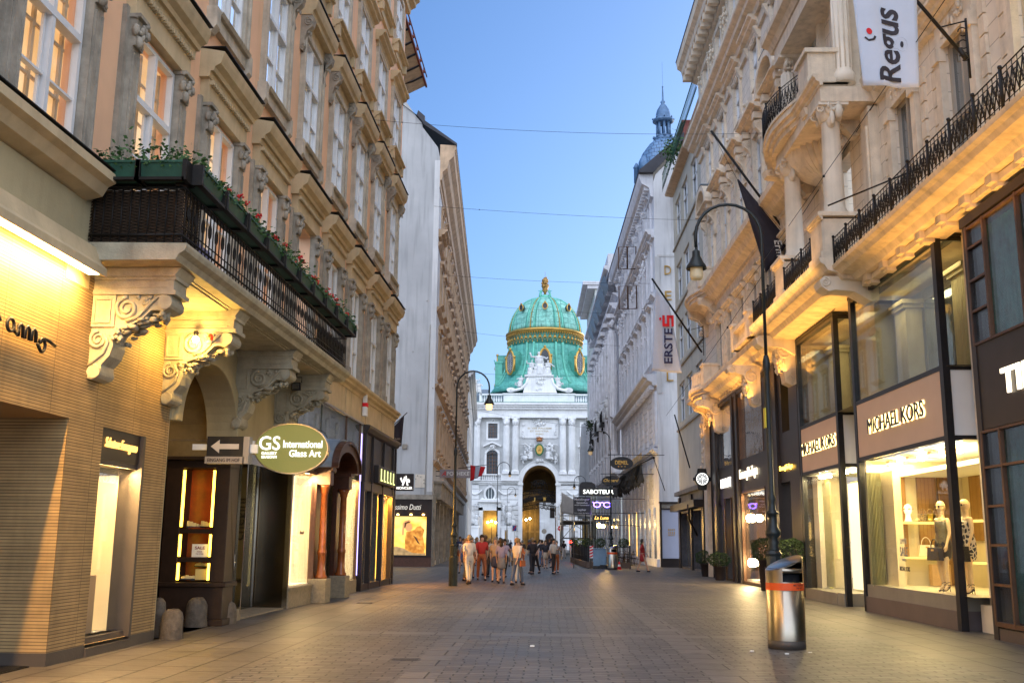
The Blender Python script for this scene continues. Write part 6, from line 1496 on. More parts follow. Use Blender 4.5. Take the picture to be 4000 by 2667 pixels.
for k in range(6): b.add([(.9, 96.2+k*4.6, 25.9-k*.1), (.95, 99.5+k*4.6, 25.8), (1.5, 99.6+k*4.6, 27.1), (1.3, 96.4+k*4.6, 27.3)], [(0, 1, 2, 3)])
b.build('glass_awnings', m_lead, pal)
hang = MB(); q = random.Random(14)
for i in range(420): leafcard(hang, (q.gauss(0, .25), q.gauss(0, .4), -abs(q.gauss(0, .7))), .11, q)
tag(hang.build('hanging_plant', m_leafd, None, 0, (5.35, 121, 15.8)), 'dark hanging plant on the farthest right balcony near palace dome', 'plant')
cor = thing('square_corner_house', 'plain pale house with a wide flat eave at the far right end of street', 'house', (6.45, 131, 0), math.atan(.0152))
def SQ(): return MB(-1, (0, 131, 0))
ho = [(133+3.2*k, 134.2+3.2*k, z, z+2.4) for k in range(5) for z in (8, 12.5, 17, 21.5, 26, 30)]
b = SQ(); wall_grid(b, 130.5, 149, 0, 34.5, ho, 0, .4); b.quad((0, 130.5, 0), (-8, 130.5, 0), (-8, 130.5, 34.5), (0, 130.5, 34.5)); b.quad((0, 149, 0), (-8, 149, 0), (-8, 149, 34.5), (0, 149, 34.5)); b.build('wall', mat('celadon_plaster', (.58, .60, .55), .8, var=.08, streak=.08), cor)
b = SQ(); b.box(-8, 1.6, 130, 149.8, 34.9, 35.35); b.box(-8, 1.0, 130.2, 149.4, 34.4, 34.9); b.build('wide_eave', m_palegrey, cor)
b = SQ()
for h in ho: b.box(-.3, -.27, *h)
b.build('window_panes', m_panef, cor)

# ------------------------------------------------------------------ blue lead tower behind the roofs
tw = thing('domed_tower', 'slender blue grey domed tower with open lantern and spire, behind right hand roofs', 'tower', (13.45, 110, 0))
def TW(): return MB(1, (0, 0, 0))
b = TW(); b.lathe(0, 0, [(3.3, 20), (3.3, 41), (3.5, 41.3), (3.3, 41.6)], 16, False); b.build('drum', m_greywall, tw)
b = TW(); b.lathe(0, 0, [(3.15, 41.6), (3.15, 42.6), (2.95, 43.8), (2.5, 45.1), (1.7, 46.2), (1.15, 46.7)], 20); b.build('dome', m_bluelead, tw)
b = TW(); b.lathe(0, 0, [(1.2, 46.7), (1.15, 46.9), (.95, 47.1), (.9, 47.3)], 14); b.lathe(0, 0, [(.95, 48.9), (1.25, 49.1), (1.2, 49.3), (.8, 49.45), (.85, 49.9), (.7, 50.5), (.35, 51.1), (.18, 51.3), (.3, 51.5), (.12, 51.7), (.06, 53.3), (.12, 53.4), (.02, 53.5), (.015, 56.5)], 14)
for i in range(8):
    a = R(45*i); b.tube([(.72*math.cos(a), .72*math.sin(a), 47.2), (.72*math.cos(a), .72*math.sin(a), 49.0)], .15, 6)
    b.ball((1.2*math.cos(a), 1.2*math.sin(a), 49.4), .13, 5); b.ball((1.1*math.cos(a), 1.1*math.sin(a), 47.1), .2, 5)
b.build('lantern', mat('blue_lead', (.09, .17, .30), .5, .2, var=.3, scale=3), tw)
b = TW()
for x in (-2.5, 2.3): b.lathe(x, -1.8, [(.55, 42.2), (.6, 43.4), (.4, 43.9), (.1, 44.3)], 10); 
b.lathe(-3.2, -.4, [(.3, 41.5), (.3, 43.2), (.4, 43.3), (.1, 43.9)], 8); b.build('round_dormer', mat('blue_lead_b', (.09, .18, .32), .5, .2, var=.3, scale=3), tw)

# ------------------------------------------------------------------ the palace at the end of the street
hof = thing('domed_palace', 'white baroque palace with green copper and gold dome closing the end of street', 'palace', (-1.05, 195, 0))
HX = lambda x8: -19.06+.0222*x8
HZ = lambda y8: 28.94-.0221*y8
def HB(): return MB(1, (-1.05, 195, 0))
cxg, rg, sp0 = -1.18, 3.22, 12.35
# front wall with arch hole: side blocks, spandrel
b = HB()
def hwall(b, x0, x1, z0, z1, holes, y=195, d=.6):
    m = MB(); wall_grid(m, x0, x1, z0, z1, holes, 0, d)      # built along 'y', then turned to face the street
    n = len(b.v)
    for p in m.v: b.v.append((p[1]-b.o[0], y-p[0]-b.o[1], p[2]-b.o[2]))
    for f in m.f: b.f.append([i+n for i in f]); b.sm.append(False)
winU = [(HX(358), HX(440), HZ(363), HZ(233)), (HX(1172), HX(1257), HZ(363), HZ(233)), (-18.6, -16.8, 20.9, 23.8)]
winA = [(HX(348), HX(445), HZ(685), HZ(500)), (HX(1168), HX(1262), HZ(685), HZ(500))]
doors = [(HX(320), HX(442), 0, HZ(985)), (HX(1172), HX(1290), 0, HZ(985))]
hwall(b, -30, cxg-rg, 0, 27, winU[:1]+winU[2:]+winA[:1]+doors[:1])
hwall(b, cxg+rg, 26, 0, 27, winU[1:2]+winA[1:]+doors[1:])
top_ = [(cxg-rg, sp0), (cxg-rg, 27), (cxg+rg, 27), (cxg+rg, sp0)]
b.ext(top_+ell(cxg, sp0, rg, rg+.25, 24, 0, 180)[1:-1], 194.99, 196.0, 'y')
b.build('front_wall', m_hofgrey, hof)
b = HB()   # arch moulding and passage
b.ext(ell(cxg, sp0, rg+.75, rg+1.0, 28, 0, 180)+ell(cxg, sp0, rg, rg+.25, 28, 0, 180)[::-1], 194.55, 195.2, 'y')
b.ext(ell(cxg, sp0, rg+.9, rg+1.15, 28, 0, 180)+ell(cxg, sp0, rg+.72, rg+.97, 28, 0, 180)[::-1], 194.4, 195.0, 'y')
for s in (-1, 1):
    x0, x1 = sorted((cxg+s*rg, cxg+s*(rg+.75))); b.box(x0, x1, 194.55, 195.2, 0, sp0); b.box(x0-.15, x1+.15, 194.35, 195.2, sp0-.35, sp0+.05)
b.build('arch_moulding', m_hof, hof)
b = HB(); arcp = ell(cxg, sp0, rg, rg+.25, 24, 0, 180)
for (x0, z0), (x1, z1) in zip(arcp, arcp[1:]): b.quad((x0, 196, z0), (x1, 196, z1), (x1, 215, z1), (x0, 215, z0))
b.quad((cxg-rg, 196, 0), (cxg-rg, 215, 0), (cxg-rg, 215, sp0), (cxg-rg, 196, sp0)); b.quad((cxg+rg, 196, 0), (cxg+rg, 215, 0), (cxg+rg, 215, sp0), (cxg+rg, 196, sp0))
b.build('gate_passage', mat('passage_plaster', (.30, .22, .12), .85, var=.3), hof)
b = HB(); b.box(cxg-rg, cxg+rg, 212, 212.4, 9.4, 16); b.box(cxg-rg, cxg+.05, 202, 202.3, 0, 11); b.build('inner_door', mat('ochre_door', (.30, .20, .07), .7, var=.3), hof)
b = HB()
for x in (-3.9, -2.9, -1.9): b.box(x, x+.7, 201.9, 202, .6, 3.2); b.box(x, x+.7, 201.9, 202, 3.6, 8)
b.build('door_panel', mat('ochre_door_dark', (.2, .13, .04), .7), hof)
g_ = HB()   # iron gate grille
for i in range(26):
    x = cxg-rg+.25*i; z0 = 7.1+.9*math.sin(math.pi*i/25); z1 = 10.9+.5*math.sin(math.pi*i/25)
    g_.tube([(x, 197.2, z0), (x, 197.2, z1)], .05, 4)
    g_.tube([(x+.1*math.cos(R(a)), 197.2, (z0+z1)/2+.6*math.sin(R(a))) for a in range(0, 360, 45)], .04, 4, closed=True)
for z in (7.3, 8.0, 9.0, 10.2, 10.8): g_.tube([(cxg-rg, 197.2, z), (cxg, 197.2, z+.6), (cxg+rg, 197.2, z)], .08, 4)
for rr_ in (.6, 1.1, 1.6): g_.tube([(cxg+rr_*math.cos(R(a)), 197.2, 11.4+rr_*1.1*math.sin(R(a))) for a in range(0, 181, 15)], .07, 4)
q = random.Random(2)
for i in range(70):
    x = cxg+q.uniform(-3, 3); z = q.uniform(7.4, 11.0); g_.tube([(x+.25*math.cos(R(a)), 197.2, z+.25*math.sin(R(a))) for a in range(0, 300, 50)], .045, 4)
for i in range(24): x = cxg+q.gauss(0, .8); g_.tube([(x+.22*math.cos(R(a)), 197.2, 12.0+q.uniform(0, 1)+.22*math.sin(R(a))) for a in range(0, 300, 50)], .05, 4)
g_.build('iron_gate', m_iron, hof)
b = HB(); b.merge(textmb('J', .5, .8, .05, .03), T(cxg-1.0, 197.0, 9.4)); b.merge(textmb('W', .6, .8, .05, .03), T(cxg+1.0, 197.0, 9.5)); b.build('gold_monogram', m_gold, hof)
# court seen through the gate
ct = thing('courtyard_building', 'white courtyard wing seen through the palace gate arch', 'building', (2, 245, 0))
b = MB(1, (2, 245, 0)); b.box(-12, 16, 245, 246, 0, 16); b.box(-1.2, .0, 244.7, 245, 0, 6); b.build('wall', m_hof, ct)
b = MB(1, (2, 245, 0)); b.box(1.1, 2.2, 244.9, 245, 7.0, 9.4); b.ext(ell(1.0, 2.2, 1.0, 1.2, 12, 0, 180)+[(0, 0), (2, 0)], 244.88, 245, 'y'); b.build('openings', m_darkshop, ct)
# base storey: banded rustication, string courses
b = HB()
for k in range(12):
    z = .5+k*.98
    for x0, x1 in ((-30, HX(285)), (HX(480), cxg-rg-.75), (cxg+rg+.75, HX(1140)), (HX(1330), 20)): b.box(x0, x1, 194.8, 195, z, z+.85)
b.build('banded_masonry', m_hof, hof)
b = HB()
for x0, x1 in ((-30, cxg-rg-.9), (cxg+rg+.9, 22)):
    b.box(x0, x1, 194.5, 195, 12.35, 12.75); b.box(x0, x1, 194.8, 195, 12.0, 12.35)
b.box(-30, 22, 193.8, 196, 24.85, 25.2); b.box(-30, 22, 193.95, 196, 25.2, 25.5); b.box(-30, 22, 194.05, 196, 25.5, 26.4); b.box(-30, 22, 193.2, 196, 26.9, 27.25); b.box(-30, 22, 192.9, 196, 27.25, 27.7); b.box(-30, 22, 193.6, 196, 26.4, 26.9)
for k in range(72): b.box(-30+k*.72, -29.7+k*.72, 193.4, 193.62, 26.5, 26.88)
for x0, x1 in ((HX(170), HX(300)), (HX(478), HX(632)), (HX(970), HX(1125))): b.box(x0, x1, 194.0, 195, 12.75, 14.05)
b.box(-30, -14.9, 194.2, 196, 27.7, 29.8)
b.build('entablature', m_hof, hof)
b = HB(); b.box(-30, 22, 192.85, 196, 27.7, 27.78); b.build('copper_ledge', m_copperd, hof)
for x8 in (150, 195, 265, 518, 598, 1008, 1085, 1330):
    x = HX(x8); b = HB(); b.box(x-.75, x+.75, 193.7, 195, 14.05, 14.4); b.lathe(x, 194.45, [(.72, 14.4), (.74, 14.6), (.64, 14.75), (.60, 18), (.52, 23.2), (.58, 23.35)], 18)
    for i in range(14): a = R(180+180*i/13); b.tube([(x+.63*math.cos(a), 194.45+.63*math.sin(a), 14.9), (x+.53*math.cos(a), 194.45+.53*math.sin(a), 23.2)], .035, 3)
    orn(b, (x, 194.35, 24.0), .72, 30, int(x8), (1, .7, .9), 5); b.lathe(x, 194.45, [(.55, 23.35), (.8, 24.6)], 12); b.box(x-.8, x+.8, 193.7, 195, 24.6, 24.86); b.build('column', m_hof, hof)
b = HB()   # panel behind columns and around arch
b.box(HX(632), HX(970), 194.9, 195.02, 21.2, 24.6); b.box(HX(655), HX(955), 194.8, 194.9, 21.0, 24.4) 
for x0, x1 in ((HX(480), HX(560)), (HX(560), HX(636)), (HX(968), HX(1045)), (HX(1045), HX(1128))): b.box(x0+.25, x1-.25, 194.85, 195, 14, 24.8)
orn(b, (HX(805), 194.7, 24.0), .8, 26, 4, (2.2, .3, .7), 5); orn(b, (HX(665), 194.7, 22.4), .6, 16, 5, (.6, .3, 2.2), 5); orn(b, (HX(945), 194.7, 22.4), .6, 16, 6, (.6, .3, 2.2), 5)
b.build('inscription_panel', m_hof, hof)
b = HB()
for i, s in enumerate(('SI VIS PACEM', 'ET IVSTITIA', 'ANNO')): b.merge(textmb(s, (4.6, 3.6, 1.5)[i], .32, .03, .01), T(HX(805), 194.76, 22.9-.55*i))
b.build('gilt_inscription', mat('pale_gilt', (.58, .48, .3), .5, .3), hof)
b = HB()
for s in (-1, 1):
    orn(b, (cxg+s*2.1, 194.3, 18.3), 1.15, 40, 7+s, (1.1, .3, 1.2), 6); orn(b, (cxg+s*3.2, 194.4, 17.0), .8, 24, 9+s, (.8, .3, 1.1), 6)
    statue(b, cxg+s*1.7, 194.3, 16.9, 3.0, 4+s, 1.2); b.tube([(cxg+s*1.8, 194.2, 19.0), (cxg+s*2.8, 194.1, 19.8), (cxg+s*3.5, 194.0, 19.6)], .1, 5)
orn(b, (cxg, 194.4, 16.6), .8, 20, 3, (2.0, .3, .4), 5); orn(b, (cxg, 194.5, 21.0), .5, 20, 8, (2, .3, .8), 5)
b.build('angel_relief', m_statue, hof)
b = HB(); b.ext(ell(cxg, 18.72, .82, 1.15, 28), 194.0, 194.4, 'y'); b.build('green_wreath', mat('wreath_green', (.04, .18, .08), .7, var=.5, scale=6, bump=.6), hof)
b = HB(); b.ext(ell(cxg, 18.72, .58, .86, 28), 193.9, 194.05, 'y'); orn(b, (cxg, 193.9, 18.7), .35, 14, 3, (1, .2, 1.5), 5); b.build('gold_medallion', m_gold, hof)
b = HB(); b.lathe(cxg, 194.2, [(.5, 20.3), (.62, 20.6), (.3, 21.1), (.08, 21.2)], 12); 
for i in range(5): b.ball((cxg-.5+.25*i, 193.8, 20.95), .14, 6)
b.build('imperial_crown', mat('dull_gold_red', (.42, .17, .06), .45, .4, var=.4, scale=5), hof)
# windows
b = HB(); p_ = HB()
for (x0, x1, z0, z1) in winU+winA:
    p_.box(x0, x1, 195.35, 195.4, z0, z1); w_ = x1-x0
    for k in range(5): x = x0+(w_-.09)*k/4; b.box(x, x+(.16 if k == 2 else .08), 195.2, 195.3, z0, z1)
    nz_ = 5 if z1-z0 < 3.2 else 6
    for k in range(nz_+1): z = z0+(z1-z0-.08)*k/nz_; b.box(x0, x1, 195.2, 195.3, z, z+.08)
for (x0, x1, z0, z1) in winA:
    xm = (x0+x1)/2; p_.ext(ell(xm, z1, (x1-x0)/2, .75, 16, 0, 180), 194.9, 194.95, 'y')
    for a in (45, 90, 135): b.tube([(xm, 194.86, z1), (xm+1.05*math.cos(R(a)), 194.86, z1+.73*math.sin(R(a)))], .05, 4)
p_.build('window_panes', mat('palace_glass', (.09, .11, .13), .15, .25, var=.3, scale=1), hof); b.build('window_bars', mat('brown_glazing_bars', (.16, .09, .06), .6), hof)
b = HB()
for (x0, x1, z0, z1) in winU:
    b.box(x0-.35, x0, 194.8, 195, z0-.35, z1+.35); b.box(x1, x1+.35, 194.8, 195, z0-.35, z1+.35); b.box(x0, x1, 194.8, 195, z0-.35, z0); b.box(x0, x1, 194.8, 195, z1, z1+.35); orn(b, ((x0+x1)/2, 194.8, z1+.6), .4, 12, 3, (1.6, .3, .7), 5)
for (x0, x1, z0, z1) in winA:
    xm = (x0+x1)/2; b.box(x0-.38, x0, 194.7, 195, z0, z1); b.box(x1, x1+.38, 194.7, 195, z0, z1)
    b.ext(ell(xm, z1, (x1-x0)/2+.38, 1.13, 20, 0, 180)+ell(xm, z1, (x1-x0)/2, .75, 20, 0, 180)[::-1], 194.7, 195, 'y')
    b.ext([(xm-1.7, z1+1.35), (xm, z1+2.1), (xm+1.7, z1+1.35), (xm+1.7, z1+1.65), (xm, z1+2.4), (xm-1.7, z1+1.65)], 194.3, 195, 'y'); orn(b, (xm, 194.6, z1+1.3), .7, 24, 2, (1.6, .3, .5), 5)
    for s in (-1, 1): orn(b, (xm+s*1.3, 194.7, z1+.2), .35, 10, 3, (.7, .3, 1.5), 5)
    b.box(xm-2.0, xm+2.0, 194.3, 195, 13.85, 14.05); b.box(xm-2.0, xm+2.0, 194.3, 195, 12.75, 12.95)
    for k in range(11): b.lathe(xm-1.75+k*.35, 194.5, [(.1, 12.95), (.14, 13.3), (.07, 13.6), (.1, 13.85)], 6, cap=False)
b.build('window_surrounds', m_hof, hof)
# oval windows, door frames, garlands
b = HB(); p_ = HB()
for xm, dx in ((HX(383), 0), (HX(1230), 0)):
    p_.ext(ell(xm, HZ(842), .84, 1.12, 20), 194.78, 194.82, 'y')
    b.ext(ell(xm, HZ(842), 1.2, 1.5, 24)[:13]+ell(xm, HZ(842), .84, 1.12, 24)[:13][::-1], 194.5, 194.82, 'y'); b.ext(ell(xm, HZ(842), 1.2, 1.5, 24)[12:]+[ell(xm, HZ(842), 1.2, 1.5, 24)[0]]+([ell(xm, HZ(842), .84, 1.12, 24)[0]]+ell(xm, HZ(842), .84, 1.12, 24)[12:][::-1]), 194.5, 194.82, 'y')
    orn(b, (xm, 194.5, HZ(770)), .5, 18, 5, (1.4, .3, .6), 5); b.ext([(xm-1.9, 9.15), (xm-1.5, 9.7), (xm-1.1, 9.4), (xm+1.1, 9.4), (xm+1.5, 9.7), (xm+1.9, 9.15)], 194.4, 194.9, 'y')
    b.box(xm-2.35, xm+2.35, 193.9, 195, 8.75, 9.1); b.box(xm-2.1, xm-1.35, 194.5, 195, 0, 7.75); b.box(xm+1.35, xm+2.1, 194.5, 195, 0, 7.75); b.box(xm-2.1, xm+2.1, 194.5, 195, 7.2, 8.75)
    for k in (-.28, .28): b.box(xm+k-.04, xm+k+.04, 194.7, 194.78, 7+2.3, 11.4)
    for s in (-1, 1):
        for i in range(15): t = i/14; b.ball((xm+s*(1.7+2.4*t), 194.7, 10.9-.7*math.sin(math.pi*t)), .2, 5)
b.build('oval_window_surround', m_hof, hof); p_.build('oval_panes', mat('oval_glass', (.14, .17, .19), .2, .4), hof)
b = HB()
for d in doors: b.box(d[0], d[1], 198, 198.2, 0, 7.4); 
b.build('door_recess', mat('ochre_vestibule', (.42, .28, .10), .8, var=.3), hof)
b = HB(); 
for xs, z0, sc_ in ((HX(545), 3.2, 4.6), (HX(235), 3.2, 4.4), (HX(1020), 3.2, 4.6)):
    b.box(xs-1.3, xs+1.3, 192.9, 194.8, 0, 3.9); b.box(xs-1.45, xs+1.45, 192.8, 194.8, 3.9, 4.3); b.box(xs-1.45, xs+1.45, 192.8, 194.8, 0, .5)
b.build('statue_pedestal', m_hof, hof)
for k, xs in enumerate((HX(545), HX(235), HX(1020))):
    b = HB(); statue(b, xs, 193.6, 4.6, 4.6, 30+k, 1.15); statue(b, xs+(.9 if k != 2 else -.9), 193.2, 4.3, 2.4, 33+k, 1.2); orn(b, (xs, 193.5, 5.0), .8, 22, k, (1.3, .7, .8), 6); b.tube([(xs-.4, 193, 5.0), (xs-1.0, 193, 6.8), (xs-.8, 193, 8.2)], .2, 5); b.build('statue_group', m_statue, hof)
# attic: balustrade, central block with curved shoulders and figures
DX = lambda x7: -16.57+.01902*x7
DZ = lambda y7: 56.16-.01894*y7
b = HB(); b.box(DX(440), DX(1165), 194.2, 196.5, 27.78, 29.35); b.box(DX(430), DX(1175), 194.0, 196.5, 29.35, 29.6)
for x0, x1 in ((DX(205), DX(440)), (DX(1165), DX(1400))):
    b.box(x0, x1, 194.2, 195, 27.78, 27.95); b.box(x0, x1, 194.1, 195, 29.2, 29.5)
    k = 0; x = x0+.3
    while x < x1-.2: b.lathe(x, 194.6, [(.12, 27.95), (.2, 28.4), (.09, 28.9), (.14, 29.2)], 8, cap=False); x += .47
b.box(DX(195), DX(218), 194.1, 195, 27.78, 29.6)
pts = [(DX(640), DZ(1395)), (DX(655), DZ(1330)), (DX(690), DZ(1290)), (DX(690), DZ(1222)), (DX(930), DZ(1222)), (DX(930), DZ(1290)), (DX(965), DZ(1330)), (DX(985), DZ(1395))]
b.ext(pts, 194.3, 196.2, 'y'); b.box(DX(655), DX(950), 194.0, 196.3, DZ(1228), DZ(1210))
for s, x0 in ((1, DX(690)), (-1, DX(930))):
    b.tube([(x0-s*0, 194.4, DZ(1240)), (x0-s*.3, 194.4, DZ(1300)), (x0-s*1.2, 194.4, DZ(1350)), (x0-s*2.2, 194.4, DZ(1365)), (x0-s*3.6, 194.4, DZ(1378))], .28, 8)
    b.ext(ell(x0-s*3.3, DZ(1365), .85, .45, 20), 194.2, 195, 'y'); orn(b, (x0-s*3.3, 194.15, DZ(1365)), .35, 8, 3, (1.5, .3, .8), 5)
orn(b, (DX(808), 194.2, DZ(1275)), .75, 34, 5, (2, .3, .7), 6); orn(b, (DX(808), 194.2, DZ(1360)), .4, 16, 6, (3.2, .3, .6), 5)
b.build('attic_gable', m_hof, hof)
b = HB(); zb = DZ(1210)
statue(b, DX(812), 195, zb, 4.8, 51, 1.25); statue(b, DX(715), 195, zb, 3.1, 52, 1.25); statue(b, DX(890), 195, zb, 3.1, 53, 1.25); statue(b, DX(760), 194.8, zb, 2.2, 54, 1.2); statue(b, DX(855), 194.8, zb, 2.3, 55, 1.2)
orn(b, (DX(700), 195, zb+.5), .6, 16, 3, (1.2, .7, .8), 6); orn(b, (DX(910), 195, zb+.5), .6, 16, 4, (1.2, .7, .8), 6)
statue(b, DX(610), 195, DZ(1330), 2.3, 56, 1.5); statue(b, DX(1000), 195, DZ(1330), 2.3, 57, 1.5); orn(b, (DX(575), 194.9, DZ(1300)), .5, 12, 5, (1.8, .6, .5), 6); orn(b, (DX(1035), 194.9, DZ(1300)), .5, 12, 6, (1.8, .6, .5), 6)
b.build('crowning_figures', m_statue, hof)
b = HB(); statue(b, DX(140), 195, 29.8, 3.2, 58, 1.2); statue(b, DX(95), 195, 29.8, 2.0, 59, 1.3); statue(b, DX(190), 195, 29.8, 2.2, 60, 1.3); orn(b, (DX(140), 195, 30.2), .7, 24, 8, (2.4, .7, .7), 6); b.build('trophy_group', m_statue, hof)
# drum, mansard skirt and dome
dcx, dcy = -.20, 207.5
def RD(p, n=48, **k): m = HB(); m.lathe(dcx, dcy, p, n, **k); return m
K = 207.5/195
def zz(z): return (z-1.6)*K+1.6 if False else 1.6+(z-1.6)*(207.5/195)
rk = 207.5/195
m = RD([(11.0*rk, zz(29.0)), (10.0*rk, zz(30.4)), (9.0*rk, zz(31.6)), (8.0*rk, zz(33.5)), (7.35*rk, zz(35.5)), (7.1*rk, zz(37.6)), (7.1*rk, zz(38.6))]); m.build('copper_skirt', brickmat('darker_patina', (.09, .38, .31), (.13, .47, .38), (.04, .22, .18), 1.5, 1.1, .03, 'XZ', .55, .25, .0, .3, .4), hof)  # skirt copper set a little darker than the dome copper
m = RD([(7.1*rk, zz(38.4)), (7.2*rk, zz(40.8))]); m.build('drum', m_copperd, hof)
m = RD([(7.2*rk, zz(40.4)), (7.45*rk, zz(40.6)), (7.6*rk, zz(40.75)), (7.75*rk, zz(41.0)), (7.75*rk, zz(41.15)), (7.3*rk, zz(41.4))])
for i in range(96):
    a = R(3.75*i); r0 = 7.3*rk; c_, s_ = math.cos(a), math.sin(a)
    if s_ > .2: continue
    m.ball((dcx+7.55*rk*c_, dcy+7.55*rk*s_, zz(40.45)), .16, 4)
    if i % 2 == 0: m.ball((dcx+r0*c_, dcy+r0*s_, zz(39.55)), .25, 6, (1, 1, 1.2)); m.ball((dcx+r0*c_, dcy+r0*s_, zz(39.0)), .1, 5)
    else: m.tube([(dcx+r0*math.cos(a-.06), dcy+r0*math.sin(a-.06), zz(40.1)), (dcx+r0*c_, dcy+r0*s_, zz(38.85)), (dcx+r0*math.cos(a+.06), dcy+r0*math.sin(a+.06), zz(40.1))], .07, 4); m.ball((dcx+r0*c_, dcy+r0*s_, zz(38.7)), .16, 5)
    m.tube([(dcx+r0*c_, dcy+r0*s_, zz(40.0)), (dcx+7.4*rk*c_, dcy+7.4*rk*s_, zz(40.4))], .09, 4)
m.build('gilded_frieze', m_gold, hof)
prof = [(7.25, 41.3), (7.2, 42.0), (7.0, 43.0), (6.65, 44.1), (6.15, 45.1), (5.5, 46.1), (4.7, 47.0), (3.7, 47.75), (2.6, 48.25), (1.55, 48.5), (1.2, 48.55)]
m = RD([(r*rk, zz(z)) for r, z in prof], 64); m.build('dome', m_copper, hof)
rb = HB(); gb_ = HB()
for k in range(8):
    a0 = 22.5+45*k+180
    for da in (-5.5, 5.5):
        a = R(a0+da); rb.tube([(dcx+(r+.06)*rk*math.cos(a), dcy+(r+.06)*rk*math.sin(a), zz(z)) for r, z in prof], .2, 6)
        rb.tube([(dcx+r*rk*math.cos(a), dcy+r*rk*math.sin(a), zz(z)) for r, z in ((10.05, 30.4), (9.05, 31.6), (8.05, 33.5), (7.4, 35.5), (7.15, 38.6))], .28, 6)
    a = R(a0)
    if math.sin(a) < .35:
        for i in range(1, 34):
            t = i/34*(len(prof)-1); j = min(int(t), len(prof)-2); f_ = t-j; r = prof[j][0]+(prof[j+1][0]-prof[j][0])*f_; z = prof[j][1]+(prof[j+1][1]-prof[j][1])*f_
            gb_.ball((dcx+(r+.12)*rk*math.cos(a), dcy+(r+.12)*rk*math.sin(a), zz(z)), .09+.07*(1-t/10), 5)
rb.build('dome_ribs', m_copperl, hof)
se = HB()
for k in range(8):
    for da in (-8, 8):
        a = R(22.5+45*k+180+da); se.tube([(dcx+(r+.02)*rk*math.cos(a), dcy+(r+.02)*rk*math.sin(a), zz(z)) for r, z in prof[:-1]], .09, 5)
se.build('rib_side_lines', m_copperd, hof)  # dark copper lines along both sides of the ribs, added so they stand out
def ovalat(m, ang, r, z, rx, rz_, d, mt=None, inner=0):
    a = R(ang); nx, ny = math.cos(a), math.sin(a); ux, uy = -ny, nx; P = []
    for i in range(24):
        t = 2*math.pi*i/24; P.append((rx*math.cos(t), rz_*math.sin(t)))
    vs = [(dcx+(r+dd)*nx+ux*p[0], dcy+(r+dd)*ny+uy*p[0], z+p[1]) for dd in (0, d) for p in P]
    m.add(vs, [(i, (i+1) % 24, (i+1) % 24+24, i+24) for i in range(24)]+[tuple(range(24, 48)), tuple(range(24))])
def ringat(m, ang, r, z, rx, rz_, w_):
    a = R(ang); nx, ny = math.cos(a), math.sin(a)
    m.tube([(dcx+r*nx-ny*rx*math.cos(t), dcy+r*ny+nx*rx*math.cos(t), z+rz_*math.sin(t)) for t in [2*math.pi*i/24 for i in range(24)]], w_, 6, closed=True)
pn = HB(); dr = HB()
for ang in (-90, -45-3, -135+3, 0, 180):
    if ang in (-90, -48, -132): ovalat(pn, ang, 6.28*rk, zz(45.6), .48, .62, .55); ringat(gb_, ang, 6.85*rk, zz(45.6), .52, .68, .11); gb_.ball((dcx+6.9*rk*math.cos(R(ang)), dcy+6.9*rk*math.sin(R(ang)), zz(46.4)), .2, 5)
for ang in (-45, -135, -90, 0, 180):
    a = R(ang); nx, ny = math.cos(a), math.sin(a); r0 = 9.2*rk
    cyl = []
    ovalat(dr, ang, 6.2*rk, zz(34.6), 1.25, 2.75, r0-6.2*rk)
    ovalat(pn, ang, r0, zz(34.6), .95, 2.2, .1); ringat(gb_, ang, r0+.1, zz(34.6), 1.15, 2.45, .16); ringat(gb_, ang, r0+.12, zz(34.6), .95, 2.2, .07)
    gb_.ball((dcx+(r0+.1)*nx, dcy+(r0+.1)*ny, zz(37.2)), .3, 6)
    for s in (-1, 1): gb_.ball((dcx+(r0+.1)*nx-ny*s*1.3, dcy+(r0+.1)*ny+nx*s*1.3, zz(35.6)), .25, 6); gb_.tube([(dcx+(r0+.05)*nx-ny*s*1.35, dcy+(r0+.05)*ny+nx*s*1.35, zz(35.6)), (dcx+(r0+.05)*nx-ny*s*1.3, dcy+(r0+.05)*ny+nx*s*1.3, zz(32.8))], .1, 4)
dr.build('dormer_housing', m_copperd, hof); pn.build('oval_windows', mat('dome_glass', (.05, .055, .06), .3, .2), hof)
la = HB()   # lattice of the lower oval windows
for ang in (-45, -135):
    for ix in range(-1, 2):
        for iz in range(-4, 5):
            if (ix*.6)**2/.9+(iz*.48)**2/4.6 < .95: ringat(la, ang, 9.2*rk+.16, 0, 0, 0, .001) if False else la.tube([(dcx+(9.2*rk+.16)*math.cos(R(ang))-math.sin(R(ang))*(ix*.5+.22*math.cos(t)), dcy+(9.2*rk+.16)*math.sin(R(ang))+math.cos(R(ang))*(ix*.5+.22*math.cos(t)), zz(34.6)+iz*.46+.22*math.sin(t)) for t in [2*math.pi*i/8 for i in range(8)]], .035, 3, closed=True)
la.build('window_tracery', m_statue, hof)
gb_.build('gold_trim', m_gold, hof)
sd_ = HB()
for s in (-1, 1):
    x = dcx+s*8.95*rk; sd_.box(x-.75, x+.75, 206, 209, zz(30.2), zz(35.4)); sd_.box(x-.9, x+.9, 205.8, 209.2, zz(35.4), zz(35.7))
    sd_.tube([(x+s*.9, 205.9, zz(35.7)), (x+s*1.0, 205.9, zz(36.0))], .1, 4)
sd_.build('side_dormer', m_copperl, hof)
gd_ = HB()
for s in (-1, 1):
    x = dcx+s*9.75*rk; orn(gd_, (x, 206, zz(34.2)), .3, 8, 3, (.6, .6, 2), 5); orn(gd_, (x, 206, zz(31.2)), .35, 8, 4, (.6, .6, 1.5), 5)
gd_.build('side_gilding', m_gold, hof)
tp = HB(); tp.lathe(dcx, dcy, [(1.5, zz(48.45)), (1.4, zz(48.8)), (.9, zz(49.0)), (.8, zz(49.3))], 14); 
